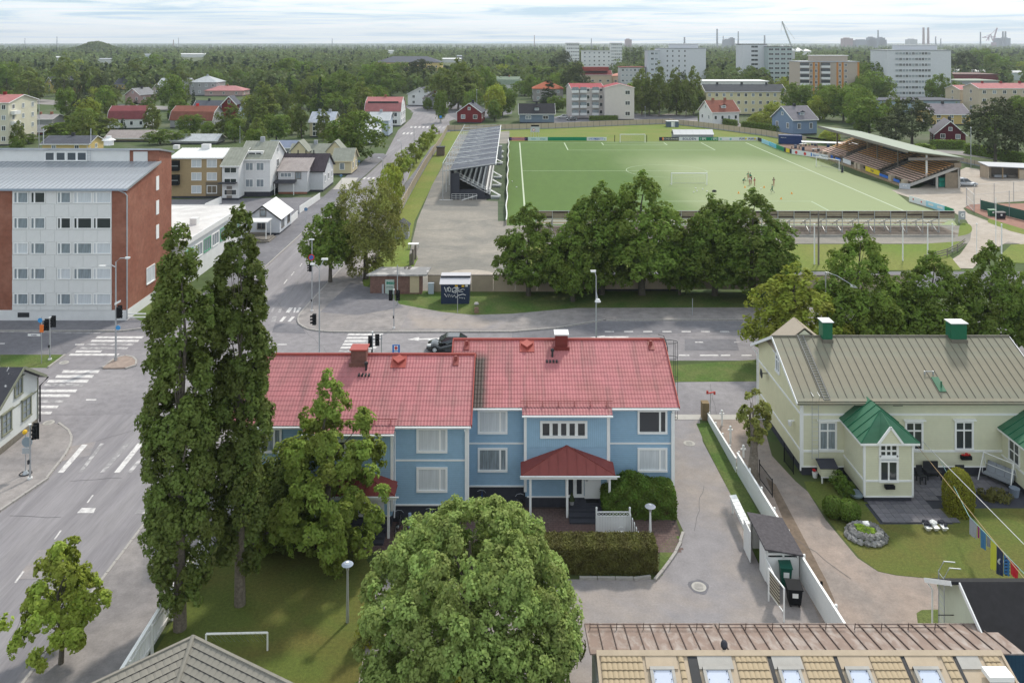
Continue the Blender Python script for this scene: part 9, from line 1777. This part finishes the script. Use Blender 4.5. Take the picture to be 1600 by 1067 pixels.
# crowns drawn where the photo shows marked trees in the town: (px, base row, top row, width px, kind, words)
BG=[(45,160,106,46,'birch','wide pale birch left of the yellow gable'),(10,150,95,40,'leafy','bushy tree at the far left edge'),(100,150,84,38,'birch','tall birch right of the dark gable, far left'),(68,140,88,14,'spruce','dark spruce between the two far-left birches'),(140,148,100,34,'birch','grey-green birch left of the yellow steep house'),(213,140,92,44,'birch','big pale birch behind the pink gable house'),(243,125,86,34,'leafy','round tree behind the pale villa'),(290,120,95,24,'leafy','round tree behind the grey villa'),(280,150,101,30,'birch','birch in front of the pale villa'),(335,122,80,30,'spruce','tall dark spruce right of the grey villa'),(358,122,82,24,'spruce','dark spruce pair member, far'),(386,125,85,30,'spruce','dark dense spruce by the pink bungalow'),(268,172,118,44,'leafy','dark leafy tree beside the rust gambrel house'),(238,206,160,30,'birch','birch between the two mansard houses'),(156,168,132,22,'spruce','dark spruce left of the mansard house'),(174,165,135,28,'birch','slim birch before the mansard house'),(215,163,150,12,'spruce','small spruce before the pink gable'),(192,207,180,12,'spruce','dark cone tree before the mansard veranda'),(297,212,178,40,'leafy','green tree before the rust gambrel house'),(325,215,190,24,'leafy','bushy tree left of the tall birches'),(360,215,162,46,'birch','feathery birch behind the white-roofed row'),(410,200,128,52,'birch','big olive birch left of the lilac-roof house'),(432,222,176,44,'leafy','dense round tree before the columnar poplar'),(471,216,128,20,'columnar','tall dark columnar poplar before the lilac-roof house'),(500,200,100,18,'spruce','tall thin dark spruce behind the lilac-roof house'),(505,220,168,24,'birch','small birch before the lilac-roof house'),(556,252,176,78,'leafy','large dark round tree before the white-front house'),(130,212,170,54,'leafy','wide leafy tree left of the metal barn'),(155,215,175,50,'birch','olive-green tree behind the metal barn'),(95,215,192,56,'leafy','low wide tree behind the slate roof'),(27,240,214,18,'leafy','small round tree at the foot of the cream block'),(45,225,210,24,'leafy','dark bush right of the cream block'),(250,226,203,40,'leafy','bushy tree left of the pale shed'),(286,224,204,28,'leafy','small light tree before the pale shed'),(397,236,200,30,'leafy','tree before the dark blue shed'),(95+400-400,228,219,20,'leafy','low bush behind the slate roof'),
 (455,140,92,54,'leafy','dark spreading tree above the lilac-roof house'),(530,165,115,56,'leafy','round leafy tree right of the thin spruce'),(565,190,122,44,'birch','birch beside the red-roofed white house'),(520,190,146,40,'leafy','low tree behind the columnar poplar group'),(610,150,110,44,'leafy','tall leafy tree behind the red-roofed white house'),(585,150,95,44,'leafy','tree below the yellow manor, left'),(620,135,96,44,'leafy','tree below the yellow manor, middle'),(655,140,92,44,'pine','dark tree below the yellow manor, right'),(716,172,92,56,'birch','big weeping birch beside the street bend'),(690,170,100,44,'birch','weeping birch left of the big one'),(738,170,105,36,'birch','birch between the big one and the gambrel house'),(668,173,153,16,'leafy','small tree by the brown-roofed house'),(689,192,140,22,'leafy','slim tree before the red gabled house'),(773,190,157,24,'leafy','young tree right of the red gabled house'),(758,165,105,34,'leafy','dark tree left of the gambrel house'),(785,182,134,44,'leafy','wide tree in front of the gambrel house'),(800,112,85,34,'leafy','dark tree above the gambrel house'),
 (858,170,115,36,'spruce','large dark spruce before the orange roof'),(898,160,98,40,'pine','dark pine beside the cream red-roofed block'),(842,135,102,44,'leafy','leafy tree behind the orange roof'),(820,150,125,40,'leafy','tree right of the gambrel house'),(880,120,80,34,'pine','dark pine crown left of the cream block'),(870,175,150,28,'leafy','bush tree beside the blue black-roofed house'),(905,110,72,36,'birch','tree below the far white flats'),(930,105,74,26,'birch','tree right of the far white tower'),
 (1003,180,103,36,'birch','tall drooping birch, first right of the balcony block'),(1030,182,97,34,'birch','tallest drooping birch, second right of the balcony block'),(1057,180,106,38,'birch','drooping birch, third right of the balcony block'),(1084,180,104,36,'birch','drooping birch at the left end of the yellow block'),(1015,180,130,30,'birch','shorter birch between the tall ones'),(1072,182,120,28,'birch','lower birch in the clump by the yellow block'),(1020,120,76,36,'birch','birch before the slab wing'),(1066,138,89,14,'spruce','small dark conifer before the white slab block'),(980,110,74,10,'columnar','first of the thin dark poplars by the slab block'),(991,110,73,10,'columnar','second of the thin dark poplars'),(1000,110,72,10,'columnar','third of the thin dark poplars'),(1130,120,88,40,'birch','trees between the slab and the striped blocks'),(1172,135,104,26,'leafy','round tree at the foot of the striped block'),(1210,130,97,40,'leafy','tree before the glazed balcony block'),(1150,125,100,40,'leafy','trees right of the white slab block'),
 (1250,185,128,52,'leafy','broad green tree between the yellow block and the blue house'),(1280,190,150,30,'leafy_pale','light tree behind the blue dormer house'),(1318,190,132,56,'leafy','dark reddish broad tree right of the blue house'),(1345,200,138,36,'leafy','dark broad tree, second right of the blue house'),(1358,215,153,66,'leafy','rounded mid-green tree before the dark pine'),(1393,212,138,30,'birch','thin grey-green birch at the foot of the white tower'),(1425,225,152,62,'pine','big dark pine right of the round green tree'),(1400,228,180,50,'pine','lower dark pine beside the orange grandstand roof'),(1555,255,152,76,'pine','huge dark pine right of the dark red house'),(1590,250,165,44,'pine','dark pine at the right edge'),(1210,197,160,36,'leafy_pale','light leafy tree between the red and blue roofs'),(1190,200,175,36,'leafy_pale','bushy pale tree at the right of the white house'),(1225,203,180,30,'leafy_pale','low pale tree before the blue house'),(1470,192,163,22,'birch','small birch before the yellow-red house'),(1495,192,160,16,'birch','slim birch at the yellow gable'),(1458,160,147,10,'spruce','small dark conifer before the tower, left'),(1477,160,148,9,'spruce','small dark conifer before the tower, right'),(1360,150,95,50,'leafy','wood edge left of the white tower'),(1365,160,112,50,'leafy','trees between the beige block and the tower'),(1345,165,118,30,'leafy','tree right of the beige block'),(1375,155,134,30,'leafy','low tree at the left foot of the tower'),(1495,155,128,24,'leafy','tree at the right foot of the tower'),(1510,125,80,34,'pine','dark tree behind the brown hall'),(1555,125,85,36,'leafy','round tree between the pale halls'),(1535,115,75,40,'leafy','tall tree behind the pale halls'),(1590,180,150,30,'leafy','tree before the pink-roofed block'),(1300,225,200,30,'leafy_pale','shrubby tree left of the grandstand roof'),(1440,250,225,44,'leafy','bushes behind the grandstand')]
NM={'birch':'birch_tree','leafy':'leafy_tree','leafy_pale':'leafy_tree','spruce':'spruce_tree','pine':'pine_tree','columnar':'columnar_poplar'}
TR=[]
for px,pb,pt,wd,k,l in BG:
    x,y=G(px,pb); h=H*(pb-pt)/(pb-HY); tree(NM[k],l,x,y,k,h,wd*y/F*1.05,group='trees among the houses'); TR.append((x,y,wd*y/F/2))
# hedges in the distance
def fhedge(p0,p1,h,lab,mt=None,d=1.2):
    (xa,ya),(xb,yb2)=G(*p0),G(*p1); L_=math.dist((xa,ya),(xb,yb2)); t=hedge('trimmed_hedge',lab,-L_/2,L_/2,-d/2,d/2,h,mt or M.l_linden,60,.2,.1); t.location=((xa+xb)/2,(ya+yb2)/2,0); t.rotation_euler=(0,0,math.atan2(yb2-ya,xb-xa)); return t
fhedge((1093,190),(1150,199),2.2,'trimmed green hedge before the white red-roofed house'); fhedge((1160,201),(1210,206),2.2,'trimmed hedge right of the white house'); fhedge((1182,203),(1245,211),2.0,'long trimmed hedge before the blue dormer house'); fhedge((1455,232),(1506,233),2.2,'hedge before the dark red house'); fhedge((922,189),(964,188),1.6,'dark clipped hedge at the foot of the balcony block'); fhedge((1095,195),(1095.5,195.2),1.0,'x') if 0 else None
fhedge((1510,240),(1600,256),2.4,'dark hedge under the huge pine')
# remaining individual trees scattered through the town
def covered(px,pt,pb,wd,y):
    for a,c,t_,b_,Y in HOUSES:
        if Y>y-2 and px+wd*.5>a and px-wd*.5<c and pb>t_ and pt<b_-(b_-t_)*.42: return True
    return False
def on_road(x,y):
    if y<265 and -37<x<-19: return True
    if y<300 and -25<x<118: return True
    px,py=proj(x,y,0)
    if 600<px<735 and 160<py<210: return True
    if 855<px<1115 and 178<py<196: return True
    return False
LC={}; cnt=0; rs=random.Random(11); tries=0
while cnt<350 and tries<30000:
    tries+=1; y=225+(rs.random()**1.5)*500; x=rs.uniform(-.66,.66)*y
    if cnt>=290: y=rs.uniform(225,420); x=rs.uniform(-.66,-.14)*y
    px,pb=proj(x,y,0)
    if y>640: pass
    if px<-15 or px>1615 or on_road(x,y): continue
    if any((x-a)**2+(y-b)**2<(4.5+r_*.5)**2 for a,b,r_ in TR): continue
    if any(Y-3<y<Y+16 and a-4<px<c+4 for a,c,t_,b_,Y in HOUSES): continue
    k=rs.choice(['birch','birch','leafy','leafy','leafy','spruce','pine','leafy_pale' if rs.random()<.4 else 'birch']); h=rs.uniform(9,14.5)*(1.15 if k=='spruce' else 1)*(.62 if cnt>=290 else 1); w_=h*{'birch':.6,'leafy':.75,'leafy_pale':.7,'spruce':.38,'pine':.62}[k]*rs.uniform(.85,1.15)
    pt=proj(x,y,h)[1]; wd=w_*F/y
    if covered(px,pt,pb,wd,y): continue
    kind={'birch':'grey-green birch','leafy':'leafy tree','leafy_pale':'light green tree','spruce':'dark spruce','pine':'dark pine'}[k]
    hn,ha,hb=min(HL,key=lambda q:(q[1]-x)**2+(q[2]-y)**2); dx,dy=x-ha,y-hb; rel='behind' if dy>abs(dx) else ('in front of' if -dy>abs(dx) else ('left of' if dx<0 else 'right of')); far=math.hypot(dx,dy); sz='tall' if h>12.8 else ('low' if h<10.4 else 'mid-sized'); lab='%s %s %s %s the %s'%(sz,kind,'close' if far<22 else ('well' if far<60 else 'far'),rel,hn); LC[lab]=LC.get(lab,0)+1
    tree(NM[k],lab,x,y,k,h,w_,group='trees near the '+hn+', '+lab); TR.append((x,y,w_/2)); cnt+=1
print('scattered trees',cnt,tries)
# far wood: one mass that reads as a single canopy
def far_mesh():
    r=np.random.default_rng(3); protos=[]
    for kd,mt_ in (('birch',0),('spruce',1),('round',2)):
        pf=PROF[kd]; V=[];n=46
        t=r.uniform(.05,1,n); az=r.uniform(0,6.283,n); rr=np.array([pf(q) for q in t])*.5*r.uniform(.75,1.1,n)
        P=np.stack([rr*np.cos(az),rr*np.sin(az),t],1); protos.append((P,np.stack([np.cos(az),np.sin(az),.5+t*.6],1)))
    return protos
pr=far_mesh(); r=np.random.default_rng(5)
def wood(name,lab,n,y0,y1,mt,kinds,hr,hill=None,pw=1.0):
    u=r.uniform(0,1,n)**pw; 
    if hill: X=r.normal(size=n)*hill[2]*.45+hill[0]; Y=r.normal(size=n)*hill[2]*.5+hill[1]; Z=hill[3]*np.exp(-((X-hill[0])**2+(Y-hill[1])**2)/(2*(hill[2]*.42)**2))
    else: Y=1/(1/y1+(1/y0-1/y1)*u); X=r.uniform(-.70,.70,n)*Y; Z=np.zeros(n)
    pxs=CX+X*F/Y; keep=np.ones(n,bool)
    for a,c,t_,b_,Yh in HOUSES:
        if Yh<400: continue
        hgt=hr[1]; pt=HY+(H-hgt)*F/Y; keep&=~((pxs>a-2)&(pxs<c+2)&(Y<Yh+25)&(Y>Yh-(Yh*.06)))
        keep&=~((pxs>a-1)&(pxs<c+1)&(Y<Yh)&(pt<t_+(b_-t_)*.72))
    X,Y,Z=X[keep],Y[keep],Z[keep]; n=len(X); VV=[];TT=[]
    hs=r.uniform(*hr,n); kd=r.choice(kinds,n); tint=r.uniform(0,1,n)
    for k in sorted(set(kinds)):
        m=kd==k; P0,N0=pr[k]; c=m.sum(); 
        if not c: continue
        wv={0:.6,1:.4,2:.8}[k]; ang=r.uniform(0,6.28,c); sc=hs[m]
        ca,sa=np.cos(ang)[:,None],np.sin(ang)[:,None]; px_=P0[None,:,0]*ca-P0[None,:,1]*sa; py_=P0[None,:,0]*sa+P0[None,:,1]*ca
        Q=np.stack([X[m][:,None]+px_*sc[:,None]*wv,Y[m][:,None]+py_*sc[:,None]*wv,Z[m][:,None]+P0[None,:,2]*sc[:,None]],2).reshape(-1,3)
        nx_=N0[None,:,0]*ca-N0[None,:,1]*sa; ny_=N0[None,:,0]*sa+N0[None,:,1]*ca; NN=np.stack([nx_,ny_,np.broadcast_to(N0[None,:,2],nx_.shape)],2).reshape(-1,3)+r.normal(size=Q.shape)*.3
        VV.append(leaves(Q,NN,np.repeat(sc*.085,len(P0)),r,.8) if 0 else leaves(Q,NN,1.0,r,.8) ); S_=np.repeat(sc*.10,len(P0)*4)[:,None]; c4=np.repeat(Q,4,0); VV[-1]=c4+(VV[-1]-c4)*S_
        TT.append(np.clip(np.repeat(tint[m],len(P0))*.6+r.uniform(0,.4,len(Q)),0,1))
    o=bpy.data.objects.new(name,leafmesh(name,np.concatenate(VV),np.concatenate(TT),mt)); COL.objects.link(o); o['label']=lab; o['category']='forest'; o['kind']='stuff'; return o
M.l_far=leafmat('far_wood_leaves',(.105,.15,.055)); M.l_fard=leafmat('far_conifers',(.058,.085,.045),.15)
wood('town_wood','mixed canopy of garden trees filling the town beyond the houses',3200,460,1000,M.l_far,[0,2,2],(9,14))
wood('town_conifers','dark conifers standing among the far garden trees',400,480,1100,M.l_fard,[1],(11,16))
wood('far_forest','flat dark forest stretching to the horizon',9000,950,7000,M.l_far,[0,2,2,2],(10,17))
wood('far_conifer_forest','dark conifer forest stretching to the horizon',2600,1000,7500,M.l_fard,[1],(11,18))
hx,hy=-650*1500/F,1500
wood('hill_wood','wooded round hill rising above the horizon at the left',1500,1,2,M.l_far,[2,2,0],(9,17),hill=(hx,hy,50,15))
b=MB(); 
for i in range(13):
    for j in range(13):
        x,y=hx-90+15*i,hy-90+15*j; 
        def hz(x,y): return 14*math.exp(-((x-hx)**2+(y-hy)**2)/(2*(50*.42)**2))-.3
        if i<12 and j<12: b.poly([(x,y,hz(x,y)),(x+15,y,hz(x+15,y)),(x+15,y+15,hz(x+15,y+15)),(x,y+15,hz(x,y+15))])
b.obj('hill',M.field,None,kind='structure',smooth=True)
# ================= industrial skyline
ind=C(.16,.17,.20); indr=C(.24,.12,.11)
YS=4200.
def chim(px,pt,lab,r0=3,Y=YS,m=None,pw=1):
    x=(px-CX)*Y/F; h=H-(pt-HY)*Y/F; t=thing('factory_chimney',lab,'chimney',x,Y); MB().tube([(x,Y,0),(x,Y,h)],[r0*1.4,r0],8).obj('shaft',m or ind,t); MB().tube([(x,Y,h),(x,Y,h+1.5)],[r0*1.15,r0*1.15],8).obj('rim',indr,t)
for i,(px,pt,r0,m) in enumerate(((1120.5,46,4,ind),(1130,57,2,ind),(1153.5,50,3,ind),(1069.5,59,4,ind),(1194.7,56,4,ind),(1372,48,3.5,ind),(1443,44,5,indr),(1450.3,44,5,indr),(1462,58,3,ind),(1470,61,2.5,ind),(1532,51,3,ind),(1567,50,4,ind),(1571,50,4,ind),(835,56,1.6,indr),(1296.5-1296.5+924,61,2,ind),(89,58,1.6,ind),(39,61,1.2,ind),(279,60,1.2,ind),(519,61,1.5,ind),(271,63,2,indr))):
    chim(px,pt,'thin mast or chimney on the horizon, %s'%['steaming steel stack right of the white slab block','short stack right of the steaming one','slim stack left of the striped block','short stack just above the slab block roof','stub stack above the striped block','stack over the left factory','left of the red pair above the tower','right of the red pair above the tower','low one right of the red pair','lowest one right of the red pair','thin one left of the harbour crane','left of the pair right of the harbour crane','right of the pair at the power plant','mast with red and white lights left of centre','thin mast left of the far block','mast left of the wooded hill','thinnest mast at the far left','mast right of the wooded hill','mast over the far plain above the manor','short red block mast left of centre'][i],r0,m=m)
for i,(px,w_,pt,m,l) in enumerate(((1327.5,13.5,60.5,indr,'square red-brown industrial block on the horizon'),(1365,8,59,ind,'left tower of the steel mill'),(1380,9,59.5,ind,'right tower of the steel mill'),(1372,30,62.5,ind,'long low hall of the steel mill'),(1350,24,63.2,ind,'conveyor hall left of the steel mill'),(1429,12,62,C(.42,.42,.42),'pale storage mounds left of the red stacks'),(1146,6,60,ind,'domed plant building between the thin stacks'),(1140,14,62.5,ind,'low plant hall between the thin stacks'),(1576,10,60,C(.22,.25,.3),'blue-grey power plant block at the far right'),(983,9,62,indr,'small dark red block left of the white flats'),(1565,6,61,ind,'low plant part beside the pair of stacks'))):
    x=(px-CX)*YS/F; h=H-(pt-HY)*YS/F; wd=w_*YS/F; t=thing('industrial_building',l,'factory',x,YS+10); MB().box(x-wd/2,x+wd/2,YS+10,YS+60,0,h).obj('hall',m,t); MB().box(x-wd*.3,x+wd*.2,YS+20,YS+50,h,h+4).obj('roof_house',m,t)
# harbour crane
def P(px,py,Y=YS): return AT(px,py,Y)
t=thing('harbour_crane','harbour crane with a raised boom on the horizon at the right','crane',(1550-CX)*YS/F,YS); MB().bar(P(1552,64),P(1558,44),5).bar(P(1535,59),P(1556,58),4).bar(P(1541,64),P(1548,54),3).bar(P(1551,64),P(1548,54),3).bar(P(1548,54),P(1557,46),1.5).bar(P(1548,54),P(1536,59),1.5).box(P(1552,60)[0],P(1557,60)[0],YS,YS+20,0,28).bar(P(1545,64),P(1545,56),3).obj('crane_frame',C(.30,.17,.22),t)
Yc=900.; t=thing('mobile_crane','thin white lattice boom of a mobile crane above the tent hall','crane',(1234-CX)*Yc/F,Yc); MB().bar(P(1237,74,Yc),P(1222,34,Yc),1.3).obj('boom',C(.5,.52,.52),t); MB().bar(P(1222,34,Yc),P(1242,62,Yc),.25).bar(P(1222,34,Yc),P(1220,52,Yc),.2).obj('cable',C(.5,.52,.52),t); MB().box(P(1233,74,Yc)[0],P(1242,74,Yc)[0],Yc,Yc+8,0,20).obj('machinery',C(.5,.5,.5),t)
# haze
HB=MB().box(-5200,5200,-30,7700,-1,150); o=HB.obj('haze',[],None,kind='stuff'); o['label']='thin summer haze over the whole town'; o['category']='haze'
m=bpy.data.materials.new('haze_air'); m.use_nodes=True; nt=m.node_tree; nt.nodes.clear(); oo=N(nt,'ShaderNodeOutputMaterial'); v=N(nt,'ShaderNodeVolumePrincipled'); v.inputs['Color'].default_value=(.78,.86,.95,1); v.inputs['Density'].default_value=.00012; v.inputs['Anisotropy'].default_value=.3; L(nt,v.outputs[0],oo.inputs['Volume']); o.data.materials.append(m)
print('objects',len(bpy.data.objects),'tris',sum(sum(len(p.vertices)-2 for p in me.polygons) if len(me.polygons)<400 else len(me.polygons)*2 for me in bpy.data.meshes))
